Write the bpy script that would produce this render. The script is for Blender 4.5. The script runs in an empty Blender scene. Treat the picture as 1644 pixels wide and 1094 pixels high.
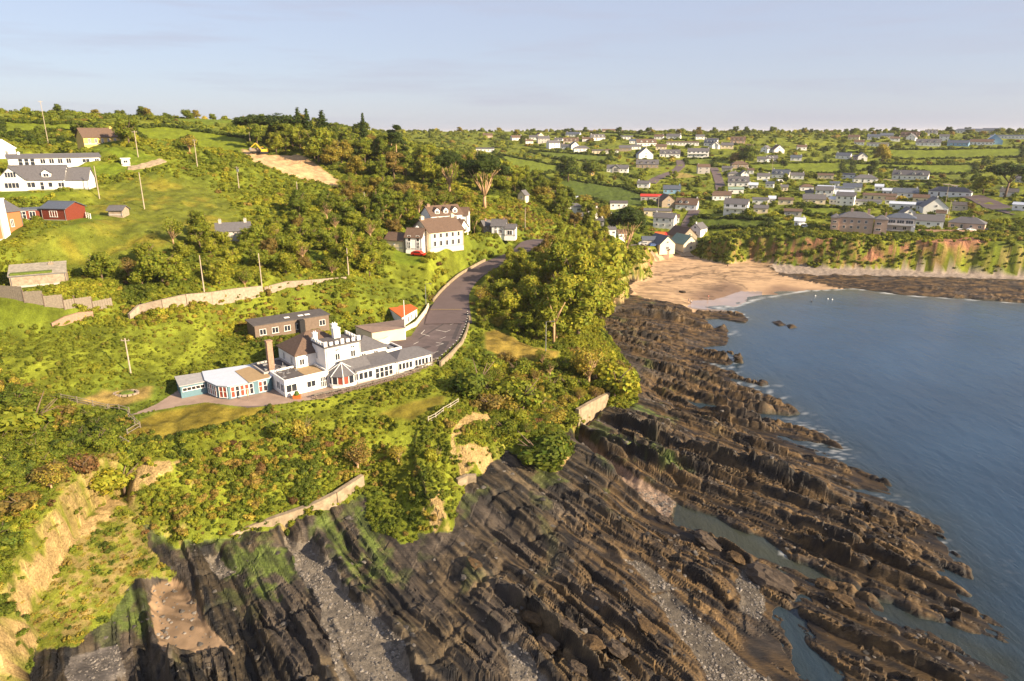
import bpy, bmesh, math, random
import numpy as np
from mathutils import Vector, Matrix, Euler
R = math.radians
random.seed(7); rng = np.random.default_rng(7)
S = bpy.context.scene
COL = S.collection

# ------------------------------------------------------------------ camera, sky, sun, exposure
PITCH = R(17.0); FPX = 1096.0; CAMZ = 60.0
cam = bpy.data.cameras.new('camera'); cam_o = bpy.data.objects.new('camera', cam); COL.objects.link(cam_o)
cam.sensor_width = 36; cam.lens = FPX / 1644 * 36; cam.clip_start = .5; cam.clip_end = 60000
cam_o.location = (0, 0, CAMZ); cam_o.rotation_euler = (math.pi / 2 - PITCH, 0, 0)
S.camera = cam_o
SUN_EL = R(24); SUN_AZ = R(-30)          # azimuth measured from +X towards +Y (negative = behind the camera)
world = bpy.data.worlds.new('World'); S.world = world; world.use_nodes = True
wn = world.node_tree.nodes; wl = world.node_tree.links
bg = wn['Background']; sky = wn.new('ShaderNodeTexSky'); sky.sky_type = 'NISHITA'; sky.sun_disc = False
sky.sun_elevation = SUN_EL; sky.sun_rotation = math.pi / 2 - SUN_AZ
sky.altitude = 60; sky.air_density = 1.0; sky.dust_density = .8; sky.ozone_density = 3.5
mxs = wn.new('ShaderNodeMix'); mxs.data_type = 'RGBA'; mxs.inputs[0].default_value = .72; mxs.inputs[7].default_value = (2.95, 3.02, 3.7, 1)      # thin high veil over the blue
wl.new(sky.outputs[0], mxs.inputs[6]); 
wtc = wn.new('ShaderNodeTexCoord'); wmp = wn.new('ShaderNodeMapping'); wmp.inputs['Scale'].default_value = (1.5, 1.5, 16); wnz = wn.new('ShaderNodeTexNoise'); wnz.inputs['Scale'].default_value = 2.2; wnz.inputs['Detail'].default_value = 6; wnz.inputs['Roughness'].default_value = .6
wl.new(wtc.outputs['Generated'], wmp.inputs[0]); wl.new(wmp.outputs[0], wnz.inputs['Vector']); wmr = wn.new('ShaderNodeMapRange'); wmr.inputs[1].default_value = .5; wmr.inputs[2].default_value = .75; wmr.inputs[3].default_value = 0; wmr.inputs[4].default_value = .5
wl.new(wnz.outputs['Fac'], wmr.inputs[0]); wcl = wn.new('ShaderNodeMix'); wcl.data_type = 'RGBA'; wcl.inputs[7].default_value = (2.75, 2.75, 3.3, 1)      # faint streaks of cloud
wl.new(wmr.outputs[0], wcl.inputs[0]); wl.new(mxs.outputs[2], wcl.inputs[6]); wl.new(wcl.outputs[2], bg.inputs[0]); bg.inputs[1].default_value = .075
sun = bpy.data.lights.new('sun', 'SUN'); sun.energy = 5.0; sun.angle = R(.6); sun.color = (1, .80, .55)
sun_o = bpy.data.objects.new('sun', sun); COL.objects.link(sun_o)
sd = Vector((math.cos(SUN_EL) * math.cos(SUN_AZ), math.cos(SUN_EL) * math.sin(SUN_AZ), math.sin(SUN_EL)))
sun_o.rotation_euler = sd.to_track_quat('Z', 'Y').to_euler(); sun_o.location = (200, -100, 200)
vs = S.view_settings; vs.view_transform = 'Standard'; vs.look = 'None'; vs.gamma = 1; vs.use_curve_mapping = False; vs.exposure = 1.4
try: S.cycles.use_denoising = True; S.cycles.max_bounces = 5; S.cycles.diffuse_bounces = 2; S.cycles.transparent_max_bounces = 4
except Exception: pass

# ------------------------------------------------------------------ pixel -> world helpers (photo pixels, 1644x1094)
def ray(u, v):
    dx = (u - 822) / FPX; dy = (547 - v) / FPX
    return np.array([dx, math.cos(PITCH) + dy * math.sin(PITCH), -math.sin(PITCH) + dy * math.cos(PITCH)])
def atz(u, v, z):
    r = ray(u, v); t = (z - CAMZ) / r[2]
    return (r[0] * t, r[1] * t)
def at3(u, v, z):
    x, y = atz(u, v, z); return (x, y, z)
def frame(origin, scale): return lambda x, y: (origin[0] + x * scale, origin[1] + y * scale)
ZA = frame((740, 180), .2559); ZB = frame((1080, 180), .1764); ZC = frame((1354, 180), .1764)

# ------------------------------------------------------------------ noise
_P = np.random.default_rng(3).permutation(256); _P = np.concatenate([_P, _P])
_G = np.random.default_rng(4).uniform(-1, 1, (256, 2)); _G /= np.linalg.norm(_G, axis=1)[:, None]
def noise(x, y, seed=0):
    x = np.asarray(x, float) + seed * 17.3; y = np.asarray(y, float) + seed * 9.7
    xi = np.floor(x).astype(int); yi = np.floor(y).astype(int); xf = x - xi; yf = y - yi
    def g(a, b):
        k = _P[(_P[(xi + a) & 255] + yi + b) & 255]
        return _G[k, 0] * (xf - a) + _G[k, 1] * (yf - b)
    ux = xf ** 3 * (xf * (xf * 6 - 15) + 10); uy = yf ** 3 * (yf * (yf * 6 - 15) + 10)
    a = g(0, 0) * (1 - ux) + g(1, 0) * ux; b = g(0, 1) * (1 - ux) + g(1, 1) * ux
    return (a * (1 - uy) + b * uy) * 1.5
def fbm(x, y, oct=4, seed=0, gain=.5):
    s = 0; a = 1
    for i in range(oct): s = s + a * noise(x * 2 ** i, y * 2 ** i, seed + i * 3); a *= gain
    return s
def rnd(i, k=0):
    v = np.sin(np.asarray(i, float) * 127.1 + k * 311.7) * 43758.5453
    return v - np.floor(v)
def sstep(a, b, x):
    t = np.clip((x - a) / (b - a), 0, 1); return t * t * (3 - 2 * t)

# ------------------------------------------------------------------ plan polygons
def segdist(px, py, poly, closed=True, extra=None):
    P = np.asarray(poly, float); n = len(P); best = np.full(px.shape, 1e18); val = np.zeros(px.shape)
    for i in range(n if closed else n - 1):
        a = P[i]; b = P[(i + 1) % n]; d = b - a; L = d @ d + 1e-9
        t = np.clip(((px - a[0]) * d[0] + (py - a[1]) * d[1]) / L, 0, 1)
        q = (px - a[0] - t * d[0]) ** 2 + (py - a[1] - t * d[1]) ** 2
        m = q < best; best = np.where(m, q, best)
        if extra is not None: val = np.where(m, extra[i] * (1 - t) + extra[(i + 1) % n] * t, val)
    return (np.sqrt(best), val) if extra is not None else np.sqrt(best)
def inside(px, py, poly):
    P = np.asarray(poly, float); r = np.zeros(px.shape, bool); n = len(P)
    for i in range(n):
        a = P[i]; b = P[i - 1]
        c = (a[1] > py) != (b[1] > py)
        r ^= c & (px < (b[0] - a[0]) * (py - a[1]) / (b[1] - a[1] + 1e-12) + a[0])
    return r
def sdist(px, py, poly):      # positive inside; evaluated only near the polygon's box
    px = np.asarray(px, float); py = np.asarray(py, float); P = np.asarray(poly, float)
    out = np.full(px.shape, -60.); m = (px > P[:, 0].min() - 30) & (px < P[:, 0].max() + 30) & (py > P[:, 1].min() - 30) & (py < P[:, 1].max() + 30)
    if m.any():
        d = segdist(px[m], py[m], poly); out[m] = np.where(inside(px[m], py[m], poly), d, -d)
    return out
def PZ(pts, z): return [atz(u, v, z) for u, v in pts]

# ------------------------------------------------------------------ height field
def tps(pts, lam=.02):
    A = np.array([(p[0] / 100, p[1] / 100) for p in pts]); z = np.array([p[2] for p in pts], float); n = len(A)
    d2 = ((A[:, None] - A[None]) ** 2).sum(-1); K = .5 * d2 * np.log(d2 + 1e-9) + lam * np.eye(n)
    Pm = np.c_[np.ones(n), A]; M = np.zeros((n + 3, n + 3)); M[:n, :n] = K; M[:n, n:] = Pm; M[n:, :n] = Pm.T
    w = np.linalg.solve(M, np.r_[z, 0, 0, 0])
    def f(x, y):
        x = np.asarray(x) / 100; y = np.asarray(y) / 100; s = w[n] + w[n + 1] * x + w[n + 2] * y
        for i in range(n):
            q = (x - A[i, 0]) ** 2 + (y - A[i, 1]) ** 2; s = s + w[i] * .5 * q * np.log(q + 1e-9)
        return s
    return f
LP = [(290,640,16),(370,642,16),(450,640,16),(600,610,16),(690,575,16),(640,530,16.2),(500,580,16),(560,560,16),(700,560,16),(740,520,16.2),(705,500,16.5),
 (745,470,17.5),(790,425,21),(850,392,23),(411,547,18.3),(528,524,18.8),(440,500,22.5),(300,490,26),(420,470,28),(209,598,19),(100,560,23),(340,560,18.5),(300,530,22),(250,600,17.5),
 (80,680,16),(0,620,20),(60,520,24),(180,510,24.5),(100,490,27),(60,450,30),(15,385,37),(0,440,33),(150,400,34),(250,380,36),(230,335,40.5),(155,320,42),(70,305,44),(300,330,40),
 (317,267,47),(383,310,41),(20,265,48.9),(100,272,47.3),(165,230,56.2),(250,265,48),(300,230,56),(400,245,51),(470,268,46),(540,292,42),(500,350,36),(400,380,33),(480,420,29),
 (550,430,27),(620,450,22),(600,500,19),(560,480,22),(660,440,22),(640,360,32),(700,405,26.3),(740,395,26),(705,350,33),(820,380,28),
 (830,555,13.5),(790,545,14),(900,570,12),(780,600,13),(900,620,9),(950,640,6),(860,680,9),(820,640,11),(740,640,13.5),(700,665,14.5),(640,660,14.8),(720,600,15),(500,670,14.6),
 (440,690,14.6),(440,730,12),(350,700,15),(220,710,15.5),(320,655,15.6),(300,760,11.5),(200,770,13.5),(100,760,15.5),(40,820,15),(0,900,12),(0,740,17.5),(-200,800,18),(130,800,14),(-150,950,12),(-100,1080,9),(60,920,11.5),(500,740,10.5),(640,720,10.5),(680,760,9),
 (1070,385,7),(1100,380,8),(1200,383,14),(1300,385,14.5),(1400,381,14.5),(1500,383,14.5),(1600,385,14.5),(1380,372,15),(1500,372,15.2),(1100,345,14),(1030,350,13.6),(1150,360,13),(1200,345,17),
 (1300,345,17),(1450,345,17),(1600,335,20),(1200,310,21),(1350,305,22),(1500,310,22.5),(1640,335,22),(1500,290,25),(1300,270,30),(1100,285,26),(1000,300,23),(930,300,24),(830,275,33),
 (1000,330,18),(900,320,19),(1100,250,38),(1450,245,40),(1300,250,38),(900,240,42),(1640,300,27),(1640,400,15)]
LW = [(6,240,23),(20,265,20),(45,300,12),(75,332,7),(5,190,19.5),(22,200,18),(30,215,17),(35,240,15),(40,258,13),(10,175,15),(20,160,11),(-115,345,53),(-70,340,50),(-40,350,44),(-10,360,37),(20,370,30),(-45,300,39),
 (-11,275,32),(10,300,30),(0,430,21),(35,385,14),(-300,520,66),(-200,520,66),(-100,510,60),(-420,500,66),(-60,480,45),(-20,520,35),(0,1000,61),(200,1000,60),(400,1000,60),(600,1000,60),(850,1000,66),(-200,950,60),
 (300,800,52),(100,780,47),(550,800,53),(-100,700,46),(-300,750,60),(900,750,50),(500,450,25),(700,500,28),(400,330,14),(250,320,14),(-150,120,35),(-180,60,20),(-300,200,55),(-220,300,62),(-400,300,64),(-110,30,12)]
SP = [(600,900,2.6),(300,1000,1.9),(200,1050,2.2),(800,850,3),(900,900,2.4),(1000,950,1.8),(1100,1000,1.1),(1200,900,1.3),(700,1050,1.8),(930,700,3),(1100,720,2.2),(1300,820,1.5),(1450,900,1.1),
 (1400,1050,.9),(1000,560,2.4),(1150,640,1.4),(950,520,3),(1500,460,1.4),(1640,470,1.2),(500,1000,2),(1100,408,3),(1200,425,2.6),(1400,431,2.4),(1640,442,2.3),(1150,450,1.0),(1300,450,.9),(160,880,7.5),(110,935,7),(250,830,7.5),
 (200,910,4.6),(290,885,4),(40,1000,5),(100,1000,4),(450,855,4),(560,815,5),(580,790,5.5),(620,820,4.5),(715,860,3.4),(740,800,5),(765,785,6),(840,750,5),(800,735,7),(920,700,4.5),(975,650,4),(1026,645,3.4),(1011,600,3.5),(560,900,3),(860,745,5)]
SW = [(0,40,1),(60,40,0),(-60,40,3),(-100,20,5),(300,295,2),(400,290,2),(250,500,3),(60,200,1.5)]
land_f = tps([(*atz(u, v, z), z) for u, v, z in LP] + LW, .004)
shore_f = tps([(*atz(u, v, z), z) for u, v, z in SP] + SW, .004)
# cliff foot: u, v, z of the foot, width in metres over which the ground climbs to the land above
CL = [(-90,1160,5,4),(15,1100,5,4),(55,1035,5,4),(60,1004,6,4),(30,972,8,3),(80,905,8,2.2),(120,855,8.5,2),(172,803,9,2.2),(205,800,9,3),(228,835,7,6),(262,868,5,11),(290,877,4.5,12),(353,862,4.5,13),(398,850,5,10),
 (448,838,5.5,9),(500,824,6,9),(560,800,6,9),(583,781,6,9),(625,800,5,10),(665,845,4.5,8),(700,860,3.6,4),(718,858,3.6,2.5),(735,835,4,3),(745,800,5,5),(735,770,6.5,6),(772,764,6.5,5),(790,725,8,3.5),(815,722,7,5),
 (840,752,5,6),(892,757,4.5,7),(922,730,4.5,5),(905,700,5,5),(927,681,4.5,4),(975,650,4,4),(1011,658,3.6,6),(1027,644,3.4,8),(1016,600,3.5,10),(985,560,3,14),(935,528,3,10),(938,505,3,6),(965,492,3,4),(1000,488,3,3),(1010,478,3,3),
 (1006,450,3,6),(1030,447,3,4),(1048,438,3,4),(1045,418,3.5,6)]
LAND = [atz(u, v, z) for u, v, z, w in CL]; LWID = [w for *_, w in CL]
CL2 = [(1062,404,4.5,25),(1098,400,5,25),(1112,407,3.6,8),(1140,418,3,6),(1165,422,3,5),(1200,419,3,5),(1250,423,3,5),(1330,429,2.6,6),(1400,431,2.5,6),(1500,435,2.5,6),(1570,438,2.5,7),(1650,442,2.5,7),(1850,452,2.5,8)]
LAND += [atz(u, v, z) for u, v, z, w in CL2]; LWID += [w for *_, w in CL2]
LAND += [(500, 250), (1500, 200), (40000, 100), (40000, 3000), (-3000, 3000), (-3000, -300), (-160, -60)]; LWID += [8, 8, 8, 8, 8, 8, 8]
COAST = [(1352,1200),(1352,1094),(1333,1065),(1298,1034),(1282,1003),(1290,968),(1245,978),(1228,992),(1240,1040),(1262,1094),(1262,1210)]
coast_px = [(1310,1210),(1310,1120),(1290,1075),(1266,1035),(1258,1000),(1268,978),(1290,968),(1283,1003),(1298,1034),(1333,1065),(1352,1094),(1352,1200),(1800,1200),
 (1640,1096),(1607,1074),(1548,1047),(1490,1012),(1431,991),(1392,961),(1352,944),(1305,932),(1266,913),(1215,897),(1176,873),(1117,852),(1075,832),(1082,806),(1137,826),(1196,853),(1235,866),(1274,897),(1329,923),(1376,943),(1450,978),(1509,998),(1548,1010),(1632,1031),
 (1587,991),(1548,956),(1525,935),(1501,917),(1540,925),(1561,931),(1556,913),(1513,862),(1505,834),(1460,817),(1411,800),(1370,786),(1411,792),(1455,799),(1411,770),(1343,737),(1292,719),(1262,706),(1309,717),(1352,721),
 (1326,702),(1275,683),(1190,664),(1121,657),(1085,640),(1130,648),(1200,663),(1281,667),(1275,656),(1234,634),(1207,623),(1180,611),(1218,621),(1231,618),(1229,611),(1196,609),(1176,597),(1157,593),(1118,579),(1146,584),(1168,587),(1174,582),(1152,568),(1124,560),
 (1149,555),(1163,556),(1171,544),(1163,524),(1146,530),(1132,514),(1152,512),(1177,516),(1196,519),(1201,512),(1168,499),(1130,493),(1180,492),(1215,479),(1290,467),(1372,463),(1450,474),(1550,480),(1644,487),(1900,505)]
SHORE = [atz(u, v, 0) for u, v in coast_px] + [(3000, 200), (3000, 4000), (-3000, 4000), (-3000, -400), (30, -400)]
ISLES = [[(1103,494),(1112,494),(1119,505),(1116,512)], [(1238,517),(1252,516),(1262,522),(1250,524)], [(1264,522),(1278,526),(1268,528)], [(1180,573),(1190,574),(1190,583),(1182,582)],
 [(1170,565),(1176,565),(1176,569)]]
# cuts: polygons of a given level let into the ledges, each with its surface kind
PEB, SAND, GULLY, SLAB = 1, 2, 3, 4
CUTS = [(PEB, 2.0, [(462,868),(478,880),(500,876),(515,888),(534,917),(568,971),(612,998),(646,1043),(668,1100),(690,1180),(620,1180),(590,1130),(575,1094),(555,1050),(540,1022),(532,1000),(540,1030),(560,1094),(590,1180),(560,1180),(545,1094),(525,1020),(506,964),(473,910)]),
 (SAND, 1.6, [(286,939),(262,945),(243,960),(243,985),(249,1013),(262,1045),(275,1060),(303,1051),(353,1038),(368,1050),(350,1020),(332,993),(307,960),(297,940)]),
 (GULLY, .35, [(918,708),(945,722),(968,744),(1012,768),(1053,789),(1082,806),(1075,832),(1035,808),(1008,792),(966,762),(925,728)]),
 (PEB, 2.2, [(330,905),(352,898),(360,915),(375,925),(350,935)]),
 (SAND, 2.6, [(1013,658),(980,650),(940,690),(930,688),(972,655),(1000,640)]),
 (PEB, 3.2, [(933,512),(945,500),(975,492),(1002,490),(985,500),(960,506),(938,514)]),
 (SLAB, 2.6, [(112,1063),(187,1034),(203,1076),(160,1100),(110,1110)]),
 (PEB, .5, [(1180,930),(1215,900),(1225,975),(1222,1000),(1195,985)]),
 (PEB, .7, [(1050,960),(1080,955),(1150,1020),(1230,1094),(1240,1150),(1180,1150),(1100,1040)]),
 (PEB, 1.3, [(1000,905),(1030,905),(1090,945),(1050,950)]),
 (PEB, 1.3, [(800,1030),(830,1040),(880,1094),(890,1150),(850,1150)])]
CUTS = [(k, z, PZ(p, z)) for k, z, p in CUTS]
BEACH = PZ([(1105,402),(1090,392),(1070,395),(1062,404),(1040,425),(1045,440),(1040,450),(1010,462),(1015,480),(1062,485),(1100,492),(1115,500),(1180,494),(1215,480),(1290,468),(1374,463),(1330,455),(1250,443),(1235,432),(1250,424),(1165,420),(1115,410)], 1.3)
SHINGLE = PZ([(1235,430),(1250,422),(1400,428),(1644,440),(1850,450),(1850,462),(1644,450),(1450,444),(1300,440),(1250,437)], 2.0)
TERR = PZ([(205,668),(290,652),(330,646),(400,655),(440,650),(520,640),(600,618),(660,601),(700,578),(735,548),(752,515),(752,503),(690,492),(660,540),(600,555),(560,585),(430,600),(300,618),(250,650)], 16)
LANE = [(720,520,16.1),(722,500,16.4),(727,480,17),(738,462,18),(758,443,19.3),(790,424,21),(808,416,21.6)]
LANE_W = [(*atz(u, v, z), z) for u, v, z in LANE] + [(3,222,22.6),(7,238,23.2),(14,258,21),(28,282,16.5),(50,308,11),(70,330,7.6)]

SLUMP_ = PZ([(172,800),(210,800),(235,840),(262,870),(285,885),(230,900),(195,930),(120,995),(55,1010),(25,975),(80,905),(120,855)], 7)
RECESS = PZ([(570,800),(600,785),(650,800),(668,850),(640,858),(600,842)], 5)
PADS = [(*atz(66, 304, 44.6), 44.6, 11), (*atz(95, 268, 47.4), 47.4, 16), (*atz(163, 233, 55.3), 55.2, 11), (*atz(10, 385, 37), 36.6, 8), (*atz(88, 354, 40), 39.6, 7), (*atz(715, 402, 26), 26, 11), (*atz(722, 366, 31), 31, 8), (*atz(470, 533, 18.4), 18.4, 9), (*atz(440, 541, 18.4), 18.4, 7), (*atz(505, 528, 18.6), 18.5, 9), (*atz(800, 380, 27.5), 27.3, 8), (*atz(620, 535, 16.3), 16.3, 8), (*atz(62, 458, 30.5), 30.3, 7)]
def pol(x, y):
    dx = x + 214; dy = y - 342
    return np.arctan2(dy, dx) * 300, np.hypot(dx, dy)
def ridges(x, y):
    s, r = pol(x, y)
    # beyond 150 m the beds swing a little towards the shore
    s = s + 1.8 * fbm(x / 45, y / 45, 2, 5) + .25 * noise(x / 6, y / 6, 8)
    h = 0
    for per, amp, al, k in ((10.5, 3.0, 34, 0), (4.1, 2.1, 22, 1), (1.5, .62, 11, 2), (.62, .26, 4, 4)):
        q = s / per + .4 * noise(s / per / 3, r / al / 1.6, 11 + k); i = np.floor(q); f = q - i
        a = amp * (.35 + .65 * rnd(i, k)) * np.clip(.75 + .9 * noise(i * 5.3, r / (al * .8), 21 + k), .1, 1.35)
        up = .10 + .14 * rnd(i, k + 9)
        p = np.where(f < up, sstep(0, 1, f / up), (1 - (f - up) / (1 - up)) ** (.95 + .9 * rnd(i, k + 5)))
        # cross joints break the bed into blocks
        j = r / (al * .30) + rnd(i, k + 3) * 7 + .25 * s / per + .1 * noise(s / 3, r / 3, 31); jf = j - np.floor(j)
        blk = 1 - .45 * rnd(np.floor(j) + i * 7, k + 1) - .4 * np.exp(-((jf - .5) / .06) ** 2)
        h = h + a * p * blk
    for cs, cr, a in ((2.4, 6.5, .6), (.95, 2.6, .28), (.5, 1.2, .12)):      # loosened blocks along the beds
        i = np.floor(s / cs + .2 * noise(s / 5, r / 9, 35)); j = np.floor(r / cr + rnd(i, 5) * 9 + .3 * s / cs); h = h + a * (.35 + .9 * sstep(-.25, .3, noise(s / 9, r / 18, 37))) * (rnd(i * 13 + j * 7, 6) - .5) * (.4 + 1.2 * (rnd(i * 3 + np.floor(j / 4), 8) > .4))
    return h, s, r
def sd_land(x, y): 
    d, w = segdist(x, y, LAND, True, LWID); return np.where(inside(x, y, LAND), d, -d), w
def kind_and_height(x, y, detail=True):
    """plan position -> height, kind (0 rock,1 pebble,2 sand,3 gully,4 slab,5 shingle,10 land,11 bare cliff,12 terrace), land distance"""
    x = np.asarray(x, float); y = np.asarray(y, float); sh = x.shape; x = x.ravel(); y = y.ravel()
    wx = 1.4 * fbm(x / 9, y / 9, 3, 40); wy = 1.4 * fbm(x / 9, y / 9, 3, 50)
    near = sstep(60, 200, y); wob = 1.0
    dl, w = sd_land(x + wx * wob, y + wy * wob)
    wc = .8 * fbm(x / 4, y / 4, 3, 60)
    ds = segdist(x, y, SHORE); ds = np.where(inside(x, y, SHORE), ds, -ds) + wc * .8
    for isl in ISLES: ds = np.maximum(ds, sdist(x, y, PZ(isl, 0)) * 1.0)
    base = shore_f(x, y); base = np.clip(base, .3, 9)
    beach = sdist(x, y, BEACH); shing = sdist(x + wx, y + wy, SHINGLE)
    soft = np.maximum(beach, shing)
    hs = np.where(ds > 0, base * sstep(0, 14, ds) , np.maximum(ds * .35, -5))
    rg, s, r = ridges(x, y) if detail else (1.5, 0, 0)
    amp = sstep(-1.2, 1.6, ds) * (.75 + .45 * noise(x / 22, y / 22, 70)) * (1 - .55 * sstep(200, 290, y)) * (1 - .55 * sstep(-9, -1, dl))
    smo = 1 - sstep(-2, 2, np.maximum(sdist(x, y, SLUMP_), sdist(x, y, RECESS)))
    gain = 1 + .45 * (1 - sstep(140, 180, y)); hr = hs + ((rg - 1.12) * gain + .3) * amp * smo + sstep(-.8, .8, ds) * .45
    hr = np.maximum(hr, np.where(ds > 1.2, .16 + .12 * noise(x / 3, y / 3, 71) + .012 * np.minimum(ds, 40), -9))
    kind = np.zeros(x.shape, int)
    for k, z, p in CUTS:
        d = sdist(x + wc * .8, y + wx * .35, p); m = sstep(-1.1, .9, d)
        zz = z + .12 * noise(x / 3, y / 3, 80) + (.35 * fbm(x / 2.5, y / 2.5, 3, 82) if k == GULLY else 0)
        hr = hr * (1 - m) + np.minimum(zz, 40) * m; kind = np.where(d > -.05, k, kind)
    m = sstep(-2, 3, soft + wc * 2)
    hb = hs * .9 + .12 * noise(x / 7, y / 7, 85) + .25 * fbm(x / 2, y / 2, 2, 86) * (shing > 0)
    hr = hr * (1 - m) + hb * m; kind = np.where((soft + wc * 2) > 0, np.where(shing > beach, 5, 2), kind)
    zl = land_f(x, y); zl = np.where(y > 1000, np.minimum(zl, 60) - (y - 1000) * .012, zl); zl = np.clip(zl, -30, 78)
    far = sstep(900, 1100, np.hypot(x, y)); zl = zl * (1 - far) + np.clip(zl, 30, 60) * far
    if detail: zl = zl + (.55 * fbm(x / 9, y / 9, 3, 90) + .25 * noise(x / 2.2, y / 2.2, 95)) * sstep(0, 6, dl)
    w2 = w * (1 + .35 * noise(x / 7, y / 7, 97)); t = np.clip(dl / w2, 0, 1)
    prof = np.where(y > 280, t, 1 - (1 - t) ** 1.9); prof = prof + .05 * noise(x / 2.5, y / 2.5, 98) * np.sin(np.pi * t) + .03 * noise(x / .9, y / .9, 99) * np.sin(np.pi * t)
    z = np.where(dl > 0, hr + (np.maximum(zl, hr) - hr) * np.clip(prof, 0, 1.02), hr)
    kind = np.where(dl > 0, 10, kind)
    kind = np.where((sdist(x + wx, y + wy, RECESS) > 0) & (dl <= 0), 10, kind)
    kind = np.where((sdist(x + wx, y + wy, SLUMP_) > 0) & (dl <= 0), 10, kind)
    for qx, qy, qz, qr in PADS:
        m = 1 - sstep(qr, qr + 9, np.hypot(x - qx, y - qy)); z = z * (1 - m) + qz * m
    # terrace and road beds are level
    dt = sdist(x, y, TERR); m = sstep(-2.5, 0, dt); z = z * (1 - m) + 16 * m; kind = np.where(dt > 0, 12, kind)
    dr, zr = segdist(x, y, [p[:2] for p in LANE_W], False, [p[2] for p in LANE_W]); m = (1 - sstep(5.2, 9, dr)) * (dt < 0); z = z * (1 - m) + (zr - .12) * m
    return z.reshape(sh), kind.reshape(sh), dl.reshape(sh), ds.reshape(sh), (w.reshape(sh)), dr.reshape(sh)

# coarse grid for ray casting and placing things
GX0, GY0, GS = -420, 20, 1.5
_gx, _gy = np.meshgrid(np.arange(GX0, 960, GS), np.arange(GY0, 1120, GS))
_GZ = kind_and_height(_gx, _gy, True)[0]
def H(x, y):
    fx = np.clip((np.asarray(x, float) - GX0) / GS, 0, _GZ.shape[1] - 1.001); fy = np.clip((np.asarray(y, float) - GY0) / GS, 0, _GZ.shape[0] - 1.001)
    i = fx.astype(int); j = fy.astype(int); a = fx - i; b = fy - j
    return (_GZ[j, i] * (1 - a) + _GZ[j, i + 1] * a) * (1 - b) + (_GZ[j + 1, i] * (1 - a) + _GZ[j + 1, i + 1] * a) * b
_T = np.concatenate([np.arange(60, 300, .4), np.arange(300, 1150, 1.0)])
def G(u, v, dmax=1100):
    """where the sight line through a photo pixel meets the ground"""
    r = ray(u, v); X = r[0] * _T; Y = r[1] * _T; Z = CAMZ + r[2] * _T
    k = np.nonzero(Z < H(X, Y))[0]
    i = k[0] if len(k) else len(_T) - 1
    return (float(X[i]), float(Y[i]), float(H(X[i], Y[i])))
def GP(pts): return [G(u, v)[:2] for u, v in pts]
# ------------------------------------------------------------------ materials
def nmat(name):
    m = bpy.data.materials.new(name); m.use_nodes = True; n = m.node_tree.nodes; l = m.node_tree.links
    b = n['Principled BSDF']; return m, n, l, b
def setin(b, **k):
    for a, v in k.items():
        a = a.replace('_', ' ')
        if a in b.inputs: b.inputs[a].default_value = v
_mc = {}
def mat(name, col, rough=.8, var=.15, scale=1.5, bump=.0, spec=.3, metal=0, emit=0):
    """plain painted / weathered surface with grain"""
    if name in _mc: return _mc[name]
    m, n, l, b = nmat(name)
    tc = n.new('ShaderNodeTexCoord'); nz = n.new('ShaderNodeTexNoise'); nz.inputs['Scale'].default_value = scale; nz.inputs['Detail'].default_value = 6; nz.inputs['Roughness'].default_value = .65
    l.new(tc.outputs['Object'], nz.inputs['Vector'])
    mr = n.new('ShaderNodeMapRange'); mr.inputs[1].default_value = .3; mr.inputs[2].default_value = .7; mr.inputs[3].default_value = 1 - var; mr.inputs[4].default_value = 1 + var * .6
    l.new(nz.outputs['Fac'], mr.inputs[0])
    mx = n.new('ShaderNodeMix'); mx.data_type = 'RGBA'; mx.blend_type = 'MULTIPLY'; mx.inputs[0].default_value = 1; mx.inputs[6].default_value = (*col, 1)
    l.new(mr.outputs[0], mx.inputs[7]); l.new(mx.outputs[2], b.inputs['Base Color'])
    setin(b, Roughness=rough, Metallic=metal); b.inputs['Specular IOR Level'].default_value = spec
    if bump:
        bp = n.new('ShaderNodeBump'); bp.inputs['Strength'].default_value = 1; bp.inputs['Distance'].default_value = bump; l.new(nz.outputs['Fac'], bp.inputs['Height']); l.new(bp.outputs[0], b.inputs['Normal'])
    _mc[name] = m; return m
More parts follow.
